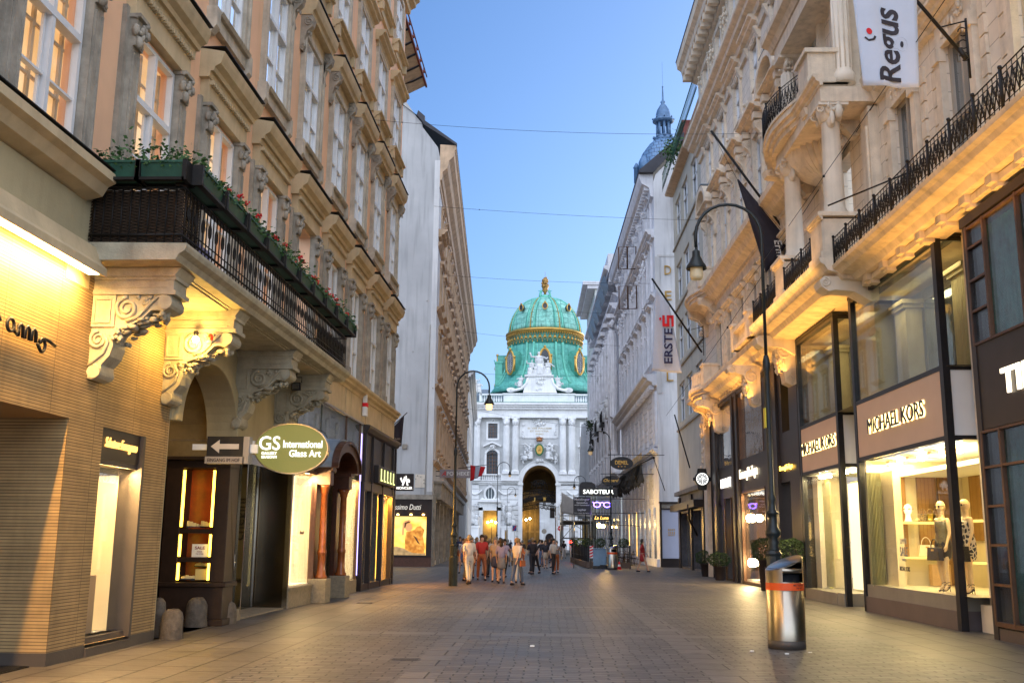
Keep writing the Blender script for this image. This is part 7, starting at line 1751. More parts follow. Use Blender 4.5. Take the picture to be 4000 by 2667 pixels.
for s in (-1, 1): statue(tp, dcx+s*1.0, dcy-.5, zz(48.9), 1.7, 71+s, 1.1)
tp.build('cupola_top', m_copperl, hof)
tp = HB(); tp.lathe(dcx, dcy, [(.35, zz(49.2)), (.25, zz(49.8)), (.7, zz(50.2)), (.55, zz(50.6)), (.85, zz(51.2)), (.4, zz(51.7)), (.65, zz(52.1)), (.7, zz(52.5)), (.2, zz(52.9))], 12); orn(tp, (dcx, dcy, zz(51.4)), .95, 40, 4, (1, 1, .5), 5); orn(tp, (dcx, dcy, zz(52.5)), .65, 30, 5, (1, 1, .6), 5); tp.tube([(dcx, dcy, zz(52.8)), (dcx, dcy, zz(54.2))], .03, 4); tp.build('gilded_finial', mat('aged_gilding', (.42, .24, .07), .5, .6, var=.5, scale=3), hof)
# wings of the palace roof either side
b = HB(); b.box(-26, 18, 197, 215, 27.5, 29.5); b.box(-14.2, -11.5, 200, 206, 29.4, 31.2); b.build('roof_deck', m_lead, hof)
# lamps burning in the side door and gate
def cand(name, label, x, y, z, n=3, e=14, s=1.0):
    t = thing(name, label, 'lantern', (x, y, z)); q = MB(); q.tube([(0, 0, -z), (0, 0, 0)], .06, 5); q.build('stem', m_iron, t); q = MB()
    for i in range(n): q.ball(((i-(n-1)/2)*.75*s, 0, (.25 if i % 2 else 0)), .22*s, 8)
    q.build('globes', glow('candelabra_globe_%s' % name, (1, .72, .28), e), t)
    pl = bpy.data.lights.new('lantern', 'POINT'); pl.energy = 110; pl.color = (1, .66, .22); pl.shadow_soft_size = .4; po = bpy.data.objects.new('lantern', pl); C.objects.link(po); po.location = (x, y-.3, z-.3)
cand('lantern_stand', 'three-globe lantern glowing in the palace side doorway at left', HX(395), 197, 5.0)
cand('gate_lantern', 'two-globe lantern glowing inside the left of palace gate arch', cxg-2.2, 200, 5.6, 2)
# ------------------------------------------------------------------ street lamps
def streetlamp(x, y, label, side=1, lit=.35, Htop=7.6, sign=None):
    """slim cast pole with a crook; side=+1 bends to the right"""
    t = thing('street_lamp', label, 'street lamp', (x, y, 0), 0, 'crook necked street lamps along the street')
    k = Htop/7.6
    b = MB(); b.lathe(0, 0, [(.155, 0), (.155, 1.0), (.13, 1.04), (.13, 1.38), (.145, 1.42), (.09, 1.5)], 8, False); b.build('base', m_pole, t)
    b = MB(); b.lathe(0, 0, [(.09, 1.45), (.11, 1.5), (.085, 1.56), (.11, 1.62), (.075, 1.68), (.13, 1.74), (.135, 1.80), (.09, 1.88), (.07, 2.02), (.08, 2.08), (.12, 2.11), (.07, 2.16), (.055, 2.3), (.075, 2.36), (.05, 2.45), (.048, 4.6), (.065, 4.66), (.065, 4.8), (.04, 4.9)], 14); b.build('shaft', m_pole, t)
    b = MB(); r = .60; zc = (7.6-r)*k
    pts = [(0, 0, 4.8), (0, 0, zc)]+[(side*(r-r*math.cos(R(a))), 0, zc+r*math.sin(R(a))) for a in range(15, 181, 15)]+[(side*2*r, 0, zc-.22)]
    b.tube(pts, .03, 8); b.build('crook', m_pole, t)
    b = MB(); x0 = side*2*r; z0 = zc-.22; b.tube([(x0, 0, z0), (x0, 0, z0-.08)], .02, 6)
    b.lathe(x0, 0, [(.03, z0-.05), (.07, z0-.08), (.075, z0-.18), (.10, z0-.22), (.12, z0-.28), (.17, z0-.35), (.19, z0-.41), (.18, z0-.42), (.1, z0-.36), (.02, z0-.3)], 18); b.build('shade', m_pole, t)
    b = MB(); b.lathe(x0, 0, [(.11, z0-.36), (.115, z0-.42), (.12, z0-.56), (.1, z0-.61), (0, z0-.62)], 14); b.build('glass_cup', mat('lamp_cup_%s' % label[:6], (.62, .55, .38), .35, emit=lit, ecol=(1, .62, .25)), t)
    if sign:
        b = MB(); b.box(-.075, -.05, -.06, .06, 3.6, 3.95); b.build('yellow_plate', mat('yellow_plate', (.6, .48, .02), .5), t)
    return t
streetlamp(-3.28, 36.9, 'tall street lamp standing left of centre before the crowd, bending right', 1, .8, 7.75)
streetlamp(3.95, 18.0, 'nearest tall street lamp on the right, behind steel bin, bending left', -1, .03, 7.75, True)
streetlamp(3.9, 61.3, 'street lamp behind the far steel bin on right, bending left', -1, .1, 8.2)
streetlamp(-4.7, 100, 'distant street lamp left of the palace side door, bending right', 1, .1, 9.3)
streetlamp(-5.6, 150, 'farthest thin street lamp just left of palace gate', 1, .1, 9.5)
streetlamp(4.3, 110, 'distant street lamp right of the gate, bending left', -1, .1, 8.6)

# ------------------------------------------------------------------ steel bins
def bin_(x, y, label, rz=0):
    t = thing('litter_bin', label, 'litter bin', (x, y, 0), rz, 'steel litter bins')
    r = .29; n = 40; hf = lambda a: 1.285+.115*math.cos(a-R(20))     # sloping top, higher to the right/back
    def ring(rr, z, a): return (rr*math.cos(a), rr*math.sin(a), z)
    b = MB(); vs = []; As = [2*math.pi*i/n for i in range(n)]
    lv = [(0.13, r*1.0), (.89, r)]
    slots = [(1.04, 1.17), (1.24, 1.33)]
    zl = [.13, .87, 1.03, 1.04, 1.15, 1.175, 1.2, 1.235, 1.315]
    def surf(a, z): return ring(r, z, a)
    a_in = lambda a: R(-112) < ((a+math.pi) % (2*math.pi))-math.pi < R(-32)
    for i in range(n):
        a0, a1 = As[i], As[(i+1) % n] if i < n-1 else 2*math.pi
        am = (a0+a1)/2
        top0, top1 = hf(a0), hf(a1)
        lows = [(0.13, .885)]
        if a_in(am):
            segs = [(.13, 1.01), (1.15, 1.215)]
            for z0, z1 in segs: b.quad(surf(a0, z0), surf(a1, z0), surf(a1, z1), surf(a0, z1))
            b.quad(surf(a0, 1.305), surf(a1, 1.305), surf(a1, max(1.31, top1)), surf(a0, max(1.31, top0)))
            for z in (1.01, 1.15, 1.215, 1.305): b.quad(surf(a0, z), surf(a1, z), ring(r-.04, z, a1), ring(r-.04, z, a0))
        else: b.quad(surf(a0, .13), surf(a1, .13), surf(a1, top1), surf(a0, top0))
    b.add([ring(r, hf(a), a) for a in As]+[ring(r*.93, hf(a)+.02, a) for a in As]+[(0, 0, 1.315)], [(i, (i+1) % n, (i+1) % n+n, i+n) for i in range(n)]+[(i+n, (i+1) % n+n, 2*n) for i in range(n)], True)
    for j in range(len(b.f)): b.sm[j] = True
    o = b.build('steel_body', m_steel, t)
    b = MB(); b.lathe(0, 0, [(r-.06, .2), (r-.06, 1.13)], 24); b.build('inner_liner', m_black, t)
    b = MB(); b.lathe(0, 0, [(r*.99, 0), (r*.99, .125), (r-.02, .14)], 32); b.build('base_ring', m_darksteel, t)
    b = MB(); b.lathe(0, 0, [(r+.003, .885), (r+.003, .995)], 40, cap=False); b.build('orange_band', m_orange, t)
    b = MB(); b.tube([ring(r+.002, 1.19-.03*math.cos(a), a) for a in As if not a_in(a)], .004, 4); b.build('lid_seam', m_darksteel, t)
    b = MB()
    for s, w_, h, z in (('MISTTELEFON', .2, .03, .965), ('546 48', .11, .03, .922)):
        m = textmb(s, w_, h, .002, .01, .1)
        for v in range(len(m.v)):
            px, py, pz = m.v[v]; a = R(-90)+(px+.17)/r; m.v[v] = ((r+.006)*math.cos(a), (r+.006)*math.sin(a), pz+z)
        b.merge(m)
    b.build('lettering', m_ink, t)
    return t
bin_(3.76, 16.45, 'large steel litter bin with orange band in right foreground')
bin_(3.9, 60.2, 'far steel litter bin with orange band beside the blue box')

# ------------------------------------------------------------------ planters
def ballplanter(x, y, label, hp=.68, rr=.5, rp=.26, kind='boxwood_planter', topr=None, seed=1, group=None, dense=2300, sq=(1, 1, .68)):
    t = thing(kind, label, 'planter', (x, y, 0), 0, group)
    b = MB(); b.lathe(0, 0, [(rp*.72, 0), (rp*.75, .05), (rp, hp-.06), (rp*1.08, hp-.05), (rp*1.08, hp), (rp*.95, hp), (rp*.9, hp-.08), (0, hp-.08)], 4 if False else 18); b.build('pot', m_darkshop, t)
    q = random.Random(seed); f = MB(); zc = hp+rr*sq[2]*.75
    for i in range(dense):
        d = Vector((q.gauss(0, 1), q.gauss(0, 1), q.gauss(0, 1))).normalized(); k = q.uniform(.7, 1.0)**.5*(1+.07*math.sin(d.x*7+seed)*math.cos(d.z*6))
        leafcard(f, (d.x*rr*k*sq[0], d.y*rr*k*sq[1], zc+d.z*rr*k*sq[2]), q.uniform(.02, .04), q)
    f.build('foliage', m_leafd, t)
    s = MB(); s.tube([(0, 0, hp-.1), (0, 0, zc)], .03, 6); s.build('stem', m_granite, t)
    return t
ballplanter(7.58, 45.3, 'clipped round bush in dark pot, front right of the two beside black shopfront', .62, .50, .27, seed=3, group='clipped bushes in dark pots')
ballplanter(7.75, 50.2, 'clipped round bush in dark pot, rear left one near veined marble pier', .62, .52, .28, seed=4, group='clipped bushes in dark pots')
ballplanter(7.62, 36.0, 'tall dark tapered pot with loose bush, just left of the near bin', 1.05, .5, .27, 'tall_planter', seed=5, dense=3000, sq=(1, 1, .85))
ballplanter(7.45, 31.7, 'tall dark pot with loose bush, mostly hidden behind near bin and lamp', 1.05, .5, .27, 'tall_planter', seed=6, dense=2600, sq=(1.1, 1, .8))

# ------------------------------------------------------------------ terrace fences, bushes, box
def fence(p0, p1, h, label, bushes=0, red=False):
    t = thing('terrace_fence', label, 'fence', (p0[0], p0[1], 0)); dx, dy = p1[0]-p0[0], p1[1]-p0[1]; L0 = math.hypot(dx, dy); n = max(2, int(L0/.14))
    b = MB()
    for z in (.08, h*.55, h): b.tube([(0, 0, z), (dx, dy, z)], .022, 5)
    for i in range(n+1): b.tube([(dx*i/n, dy*i/n, .05), (dx*i/n, dy*i/n, h)], .014, 4)
    b.build('bars', m_black, t)
    b = MB()
    for i in range(max(1, int(L0/1.5))+1): k = i/max(1, int(L0/1.5)); b.box(dx*k-.05, dx*k+.05, dy*k-.05, dy*k+.05, 0, h+.1)
    b.build('posts', m_black, t)
    b = MB(); ux, uy = dx/L0, dy/L0; nx, ny = -uy*.16, ux*.16
    b.ext([(nx, ny), (dx+nx, dy+ny), (dx-nx, dy-ny), (-nx, -ny)], .03, .38, 'z'); b.build('trough', mat('brown_trough', (.11, .07, .05), .7), t)
    return t
fence((2.1, 80), (2.62, 63.2), 1.28, 'long black bar fence with troughs along the terrace, left side')
fence((2.62, 63.0), (3.15, 62.4), 1.28, 'short black fence panel at the near corner of terrace')
fence((4.35, 62.5), (5.1, 62.5), 1.28, 'short black fence panel with reddish foot right of the far bin')
for i, (x, y, l) in enumerate(((2.15, 79, 'first small ball bush on left terrace fence, farthest'), (2.35, 71.5, 'second small ball bush on the left terrace fence, middle'), (2.62, 64.2, 'third small ball bush on left terrace fence, nearest'), (3.35, 62.9, 'small ball bush on a stem behind the blue box'), (4.75, 62.7, 'small ball bush on the fence right of far bin'))):
    t = thing('ball_bush', l, 'bush', (x, y, 1.3), 0, 'ball bushes on the terrace fences'); f = MB(); q = random.Random(i)
    for k in range(900):
        d = Vector((q.gauss(0, 1), q.gauss(0, 1), q.gauss(0, 1))).normalized(); r_ = .33*q.uniform(.75, 1.05); leafcard(f, (d.x*r_, d.y*r_, .22+d.z*r_*.85), .035, q)
    f.build('foliage', m_leafd, t); s = MB(); s.tube([(0, 0, -.95), (0, 0, .2)], .03, 6); s.build('stem', m_iron, t)
bx_ = thing('utility_box', 'pale blue utility box on a dark base between terrace fence and far bin', 'utility box', (3.25, 62.0, 0))
b = MB(); b.box(-.38, .38, -.2, .2, .18, 1.15); b.box(-.4, .4, -.22, .22, 1.15, 1.2); b.build('cabinet', mat('pale_blue_paint', (.17, .27, .38), .5, var=.2), bx_, .01); b = MB(); b.box(.0, .7, -.4, -.25, 0, .24); b.box(-.4, .4, -.2, .2, 0, .18); b.build('base', m_black, bx_)
wp = thing('warning_board', 'red and white striped warning board on the near terrace fence', 'warning board', (2.78, 62.2, .62)); b = MB(); b.box(-.11, .11, -.02, .02, 0, .72); b.build('board', m_signw, wp)
b = MB()
for k in range(4): z = .02+k*.18; b.ext([(-.11, z), (.11, z+.10), (.11, z+.19), (-.11, z+.09)], -.028, -.021, 'y')
b.build('red_stripes', m_redp, wp)
cn = thing('traffic_cone', 'small red and white traffic cone right of the far bin', 'traffic cone', (4.35, 61.0, 0)); b = MB(); b.lathe(0, 0, [(.12, .02), (.03, .45)], 12); b.box(-.16, .16, -.16, .16, 0, .03); b.build('cone', m_redp, cn); b = MB(); b.lathe(0, 0, [(.093, .17), (.067, .29)], 12, cap=False); b.build('white_band', m_signw, cn)
rl = thing('warning_lamp', 'red glowing warning lamp on a thin striped post left of terrace', 'lamp', (2.0, 82, 0)); b = MB(); b.tube([(0, 0, 0), (0, 0, 1.5)], .03, 5); b.build('post', m_signw, rl); b = MB(); b.ball((0, 0, 1.55), .13, 8); b.build('lens', glow('red_lamp', (1, .03, .02), 12), rl)
# terrace chairs and tables
def bistro(x, y, label, rz):
    t = thing('bistro_chair', label, 'chair', (x, y, 0), rz, 'dark terrace chairs by the rusticated wall'); b = MB(); b.lathe(0, 0, [(.2, .44), (.22, .46), (.2, .48)], 12); b.build('seat', m_darkwood, t)
    b = MB(); b.tube([(-.18, .16, .46), (-.2, .2, .85), (-.1, .22, .95), (.1, .22, .95), (.2, .2, .85), (.18, .16, .46)], .016, 5); b.tube([(-.19, .2, .75), (.19, .2, .75)], .012, 4); b.build('backrest', m_darkwood, t)
    for sx in (-1, 1):
        for sy in (-1, 1): b = MB(); b.tube([(sx*.14, sy*.14, .44), (sx*.19, sy*.19, 0)], .014, 4); b.build('leg', m_darkwood, t)
lab = ['first', 'second', 'third', 'fourth', 'fifth', 'sixth', 'seventh', 'eighth']
for i in range(8): bistro(5.5+(i % 2)*.75, 70+i*1.3, '%s dark terrace chair from the poster gable, along rusticated wall' % lab[i], R((i*67) % 360))
for i in range(3):
    t = thing('bistro_table', ['nearest', 'middle', 'farthest'][i]+' small round table among the dark terrace chairs', 'table', (5.9, 70.9+i*3.2, 0)); b = MB(); b.lathe(0, 0, [(.33, .72), (.34, .74), (0, .745)], 16); b.build('tabletop', m_darkwood, t); b = MB(); b.lathe(0, 0, [(.2, 0), (.03, .05), (.03, .72)], 10); b.build('pedestal', m_iron, t)

# ------------------------------------------------------------------ scaffold and site signs near the palace
sf = thing('scaffold', 'steel scaffold with pale sheeting beside the right hand palace front', 'scaffold', (4.6, 128, 0)); b = MB()
for x in (-2.4, -1.0, .6, 1.6):
    for y in (0, 8, 16, 24): b.tube([(x, y, 0), (x, y, 7.0 if x < -.5 else 17)], .06, 4)
for z in (2, 4, 5.2, 6.6):
    for y in (0, 8, 16, 24): b.tube([(-2.4, y, z), (1.6, y, z)], .05, 4)
    for x in (-2.4, 1.6): b.tube([(x, 0, z), (x, 24, z)], .05, 4)
for z in (9, 11, 13, 15): b.tube([(.6, 0, z), (1.6, 0, z)], .05, 4); b.tube([(.6, 0, z), (.6, 24, z)], .05, 4)
b.tube([(-2.4, 0, 2), (1.6, 0, 6.6)], .04, 4); b.tube([(1.6, 0, 2), (-2.4, 0, 4.5)], .04, 4); b.build('tubes', m_steel, sf)
b = MB(); b.box(-2.5, 1.7, -.2, 24, 4.05, 4.15); b.build('deck', m_sillstone, sf)
cloth('sheeting', mat('pale_sheeting', (.5, .53, .56), .8, var=.12, emit=0), sf, (-.6, -.3, 4.3), (1.0, -.3, 4.3), (-.1, -.3, 16), (1.3, -.3, 17), 10, 20, .15)
cloth('canopy_cloth', mat('site_cloth', (.5, .46, .42), .8, var=.15), sf, (-2.6, -.5, 5.0), (1.8, -.5, 4.4), (-2.6, -.2, 7.6), (1.8, -.4, 5.0), 12, 8, .12)
def hsign(name, label, x, z, w_, h_, text, pm, tm, y=62, oval=False, extra=None, th=.05, tw=.8, hh=.5, bold=.012, shear=0, arm=True):
    t = thing(name, label, 'sign', (x, y, z)); b = MB()
    if oval: b.ext(ell(0, 0, w_/2, h_/2, 36), -th, th, 'y')
    else: b.box(-w_/2, w_/2, -th, th, -h_/2, h_/2)
    b.build('panel', pm, t, .006); b = MB()
    for (s, ww, h, dz) in (extra or [(text, w_*tw, h_*hh, 0)]): b.merge(textmb(s, ww, h, .012, bold, shear), T(0, -th-.008, dz))
    b.build('lettering', tm, t)
    if arm:
        b = MB(); b.tube([(-w_*.55, 0, h_/2+.12), (2.6, 0, h_/2+.12)], .02, 5)
        for s in (-.3, .3): b.tube([(s*w_, 0, h_/2-.02), (s*w_, 0, h_/2+.12)], .01, 4)
        b.build('bracket', m_black, t)
    return t
m_signb = mat('sign_black', (.02, .022, .028), .4, var=.1)
hsign('oval_shop_sign', 'black oval hanging sign with gold capitals, topmost of the hanging cluster', 4.63, 6.28, 1.4, .78, '', m_signb, m_gold, extra=[('DEMEL', .8, .24, .04), ('* * *', .5, .06, -.2)], oval=True)
hsign('oval_script_sign', 'smaller black oval hanging sign with gold script, second of the cluster', 3.98, 4.86+.35, 1.15, .6, 'Chopard', m_signb, m_gold, oval=True, shear=.4, hh=.4)
st_ = hsign('lit_sign', 'black signboard with glowing white capitals above the neon spectacles', 3.2, 4.55, 2.3, .5, 'SABOTEUR', m_signb, glow('cold_white', (.95, 1, .92), .9), bold=.01)
b = MB(); b.ext([(-1.15, .25), (-1.1, .5), (-.95, .58), (-.4, .58), (-.2, .45), (-.15, .25)], -.05, .05, 'y'); b.build('top_board', m_signb, st_)
hsign('site_board', 'dark builder signboard with rows of white lettering beside neon spectacles', 2.22, 3.72, 1.05, 1.05, '', m_signb, m_signw, extra=[('Meidlinger', .9, .17, .36), ('Geruestbau', .66, .11, .18), ('A-2353 Guntramsdorf', .9, .07, .04), ('Layher', .5, .15, -.26), ('Mehr moeglich. Das Geruest', .9, .05, -.44)], y=62.3, arm=False)
b = MB(); b.tube([(1.72, 62.35, 0), (1.72, 62.35, 4.4)], .025, 5); b.tube([(2.75, 62.35, 0), (2.75, 62.35, 4.3)], .025, 5); o = b.build('sign_posts', m_steel); tag(o, 'two thin steel posts holding the dark builder signboard', 'post')
gl = thing('spectacles_sign', 'blue neon spectacles sign under the white lit signboard', 'neon sign', (3.42, 62, 3.78)); b = MB()
for s in (-1, 1): b.tube([(s*.30+.2*math.cos(R(a)), 0, .15*math.sin(R(a))) for a in range(0, 360, 20)], .022, 6, closed=True)
b.tube([(-.12, 0, .08), (0, 0, .15), (.12, 0, .08)], .022, 6)
for s in (-1, 1): b.tube([(s*.48, 0, .08), (s*.56, 0, .16)], .02, 6)
b.build('neon_tube', glow('blue_neon', (.16, .08, 1), 7), gl); b = MB(); b.tube([(-.6, .03, .35), (2.6, .03, .35)], .018, 4); b.tube([(0, .03, .15), (0, .03, .35)], .01, 4); b.build('bracket', m_black, gl)
hsign('amber_sign', 'small black sign with glowing amber script below the neon spectacles', 3.38, 3.0, 1.05, .33, 'La Luna', m_signb, glow('amber_script', (1, .55, .12), 1), shear=.35, hh=.6)
lc = thing('wall_lamps', 'pair of glaring warm wall lamps beside the far bin lamp post', 'lamp', (4.6, 70, 2.55)); b = MB()
for x, z, r_ in ((-.95, .12, .16), (-.68, .06, .13), (-.1, 0, .07), (.2, 0, .06)): b.ball((x, 0, z), r_, 8)
b.build('bulbs', glow('glare_wall', (1, .62, .14), 32), lc); b = MB(); b.tube([(-1.0, .05, .2), (1.9, .05, .1)], .02, 5); b.build('arm', m_black, lc)
pl = bpy.data.lights.new('wall lamp', 'POINT'); pl.energy = 220; pl.color = (1, .58, .15); pl.shadow_soft_size = .3; po = bpy.data.objects.new('wall lamp', pl); C.objects.link(po); po.location = (4.2, 69.4, 2.6)
# road signs near the gate
def rsign(name, label, x, y, h, shape, col, m2=None):
    t = thing(name, label, 'road sign', (x, y, 0)); b = MB(); b.tube([(0, .05, 0), (0, .05, h+.4)], .04, 6); b.build('post', m_steel, t); b = MB()
    if shape == 'round': b.ext(ell(0, h, .42, .42, 20), -.02, .02, 'y')
    else: b.box(-.38, .38, -.02, .02, h-.5, h+.5)
    b.build('plate', col, t); b = MB()
    if m2 == 'bar': b.box(-.28, .28, -.03, -.021, h-.07, h+.07); b.build('white_bar', m_signw, t)
    elif m2 == 'blue': b.box(-.26, .26, -.03, -.021, h-.38, h+.34); b.build('blue_field', mat('sign_blue', (.02, .10, .42), .5), t); b = MB(); b.ext([(-.3, h-.35), (-.2, h-.42), (.3, h+.3), (.2, h+.4)], -.04, -.031, 'y'); b.build('red_slash', m_redp, t)
    return t
rsign('zone_sign', 'square blue end of zone sign on thin post left of gate', -4.5, 150, 3.4, 'square', m_signw, 'blue')
rsign('no_entry_sign', 'round red no entry sign on a post at the right gate jamb', 2.4, 165, 3.6, 'round', m_redp, 'bar')
rsign('round_sign', 'round dark sign seen from behind inside the gate arch', -.2, 175, 3.2, 'round', m_greystone)
pl_ = thing('advertising_column', 'slim grey and gold post left of the blue zone sign', 'post', (-5.3, 140, 0)); b = MB(); b.box(-.2, .2, -.2, .2, 0, 2.9); b.box(-.22, .22, -.22, .22, 2.9, 3.0); b.build('column', m_steel, pl_); b = MB(); b.box(-.19, -.05, -.23, -.2, .3, 2.8); b.build('gold_strip', m_gold, pl_)

# ------------------------------------------------------------------ wall clock sign, flags
ck = thing('watch_clock', 'black watch-shaped clock with glowing white face on the veined marble pier', 'clock', (7.48, 49.0, 4.57))
b = MB(); b.ext(ell(0, 0, .36, .36, 28), -.1, .1, 'y'); b.ext([(-.24, .28), (.24, .28), (.2, .5), (-.2, .5)], -.08, .08, 'y'); b.ext([(-.24, -.28), (.24, -.28), (.2, -.52), (-.2, -.52)], -.08, .08, 'y'); b.box(.34, .62, -.05, .05, -.1, .1); b.box(-.42, -.34, -.05, .05, -.08, .08); b.build('case', m_black, ck, .01)
b = MB(); b.ext(ell(0, 0, .27, .27, 28), -.115, -.1, 'y'); b.build('dial', mat('dial', (.16, .17, .18), .5, emit=.12, ecol=(.8, .85, .9)), ck)
b = MB(); 
for a in range(0, 360, 30): b.box(-.01, .01, -.13, -.116, 0, 0) if False else b.tube([(.2*math.cos(R(a)), -.125, .2*math.sin(R(a))), (.245*math.cos(R(a)), -.125, .245*math.sin(R(a)))], .012, 4)
b.tube([(.275*math.cos(R(a)), -.12, .275*math.sin(R(a))) for a in range(0, 360, 15)], .01, 4, closed=True); b.tube([(0, -.13, 0), (.02, -.13, -.2)], .01, 4); b.tube([(0, -.13, 0), (.1, -.13, .07)], .012, 4)
for x, z in ((-.1, 0), (.1, 0), (0, .1)): b.tube([(x+.045*math.cos(R(a)), -.125, z+.045*math.sin(R(a))) for a in range(0, 360, 40)], .006, 4, closed=True)
b.build('hands_and_markers', glow('clock_white', (1, 1, .95), .8), ck)
def printon(f, s, w_, h, u0, v0, Wd, Ht, mt_, parent, rot=True, bold=.012, nm='lettering', depth=.004, off=-.012, poly=None):
    t = textmb(s, w_, h, depth, bold) if poly is None else poly
    for i, (x, y, z) in enumerate(t.v):
        if rot: x, z = -z, x
        p = f(u0+x/Wd, v0+z/Ht, off+(y if abs(y) < .01 else 0)); t.v[i] = tuple(p)
    t.build(nm, mt_, parent)
def bracket(b, x, y, z, s=1.0):
    for a0 in (0, 1, 2): b.tube([(x-.08*s-.09*s*math.cos(R(a)), y, z-.3*s+.26*s*a0+.09*s*math.sin(R(a))) for a in range(0, 330, 30)], .012, 4)
    b.tube([(x, y, z-.75*s), (x, y, z+.5*s)], .022, 5); b.tube([(x, y, z+.45*s), (x-.5*s, y, z+.32*s)], .014, 4)
fg = thing('white_flag', 'white vertical flag with dark lettering and a red dot at upper right', 'flag', (6.0, 16.5, 10))
_, f = cloth('cloth', m_cloth_w, fg, (-.52, 0, -.62), (.42, 0, -.68), (-.68, 0, 2.2), (.52, 0, 1.55), 16, 22, .05, 2)
printon(f, 'Regus', 1.38, .50, .56, .315, .97, 2.5, m_ink, fg, bold=.02)
bb = MB(); bb.ext(ell(0, 0, .045, .055, 14), -.002, .002, 'y'); printon(f, '', 0, 0, .20, .375, .97, 2.5, m_redp, fg, False, poly=bb, nm='red_dot')
bb = MB(); bb.tube([(-.09, 0, -.12), (-.03, 0, -.16), (.05, 0, -.13), (.08, 0, -.07)], .018, 5); 
for i, (x, y, z) in enumerate(bb.v): p = f(.21+x/.97, .335+(z+.1)/2.5, -.012); bb.v[i] = tuple(p)
bb.build('smile_mark', m_ink, fg)
b = MB(); b.tube([(1.32, .1, -.1), (.3, .1, 1.35), (-.3, .1, 2.2)], .032, 6); b.tube([(1.32, .1, -.1), (1.2, .1, .1)], .045, 6); bracket(b, 1.38, .15, .25, .9); b.build('pole', m_iron, fg)
fk = thing('black_flag', 'black hanging flag with white serif letters on a long slanted pole', 'flag', (7.4, 34, 11))
_, f = cloth('cloth', m_cloth_b, fk, (.16, 0, -.3), (1.02, 0, .85), (-.70, 0, 3.1), (-.66, 0, 3.12), 14, 22, .06, 5)
t_ = textmb('Ermene', 1.1, .26, .004, .015)
for i, (x, y, z) in enumerate(t_.v):      # reads downwards along the cloth edge
    xx = .60+z+.14*(x+.55); zz_ = .86-(x+.55); t_.v[i] = (xx, -.085+(y if abs(y) < .01 else 0), zz_)
t_.v = [v for v in t_.v]
t_.build('lettering', m_signw, fk)
b = MB(); b.tube([(1.1, .05, .95), (-1.55, .05, 4.95)], .045, 6); bracket(b, 1.1, .1, 1.5, 1.1); b.tube([(-1.5, .05, 4.85), (-.68, .05, 3.12)], .008, 3); b.tube([(1.0, .05, 1.0), (-.66, .05, 3.1)], .008, 3); b.build('pole', m_iron, fk)
fe = thing('bank_flag', 'pale vertical flag with navy capitals and a red square emblem', 'flag', (6.0, 49, 11))
_, f = cloth('cloth', m_cloth_w, fe, (-.84, 0, -1.18), (.66, 0, -1.32), (-.58, 0, 2.95), (.1, 0, 2.1), 14, 26, .07, 3)
# print follows the cloth plane
for s, x, z, w_, h in (('ERSTE', .0, .03, 1.75, .42),):
    t_ = textmb(s, w_, h, .004, .02, .0)
    for i, (a, y, c) in enumerate(t_.v): t_.v[i] = (-c+x+.02*a, -.10+(y if abs(y) < .01 else 0), a+z)
    t_.build('lettering', m_navy, fe)
e_ = MB(); S_ = [(-.2, -.26), (.16, -.26), (.22, -.2), (.22, .2), (.16, .26), (.02, .26), (.02, .12), (.12, .12), (.12, -.04), (.06, -.04), (.06, .0)]
for a, c_, z0, z1 in ((-.28, .28, .15, .27), (-.28, -.14, .03, .15), (-.28, .28, -.07, .05), (.14, .28, -.19, -.05), (-.28, .28, -.29, -.17)): e_.box(-z1, -z0, -.125, -.1, 1.28+a, 1.28+c_)
e_.ext(ell(-.37, 1.38, .055, .075, 14), -.125, -.1, 'y'); e_.build('red_emblem', m_redp, fe)
b = MB(); b.tube([(1.66, .1, -.25), (-.72, .1, 3.48)], .05, 6); bracket(b, 1.75, .12, .5, 1.2); b.tube([(-.68, .1, 3.4), (-.58, .05, 2.9)], .01, 3); b.build('pole', m_iron, fe)
b = MB(); b.tube([(7.8, 67, 4.9), (7.0, 66.0, 6.9)], .03, 5); b.ball((7.0, 66, 6.95), .09, 6); tag(b.build('flagpole', m_iron), 'bare slanted flagpole with a small knob on the blank gable', 'flagpole')
b = MB(); b.tube([(7.9, 56, 5.6), (7.0, 55, 8.4)], .04, 5); tag(b.build('flagpole', m_iron), 'bare slanted flagpole in front of the dark marble shop', 'flagpole')
b = MB(); b.tube([(7.9, 20.5, 9.4), (6.2, 21.5, 8.9)], .02, 5); tag(b.build('flagpole', m_iron), 'bare thin flagpole sticking out over the long iron railing', 'flagpole')

# ------------------------------------------------------------------ wires over the street
def wire(p0, p1, sag, label, r=.008, knots=()):
    b = MB(); P = [(p0[0]+(p1[0]-p0[0])*i/24, p0[1]+(p1[1]-p0[1])*i/24, p0[2]+(p1[2]-p0[2])*i/24-4*sag*(i/24)*(1-i/24)) for i in range(25)]
    r *= .65; b.tube(P, r, 4)
    for k in knots: i = int(k*24); b.ball(P[i], r*4, 5)
    tag(b.build('overhead_wire', m_iron), label, 'wire')
wire((-6.0, 20.0, 10.8), (8.4, 31.0, 14.35), -.15, 'highest overhead wire, from pink wall across to the half-dome balcony', .007, (.12, .14)) if False else wire((-5.8, 30.5, 14.9), (8.1, 30.0, 14.2), .25, 'highest overhead wire crossing street below the blue tower', .009, (.1, .12, .9))
wire((-5.6, 48, 17.9), (7.9, 50, 17.8), .1, 'second overhead wire from the top, across the street', .012, (.2,))
wire((-7.2, 70, 20.2), (7.4, 70, 19.6), .15, 'third overhead wire from the top, crossing above the dome finial', .014, (.12,))
wire((-7.6, 78, 20.1), (7.3, 80, 19.6), .15, 'fourth overhead wire from the top, across dome', .014)
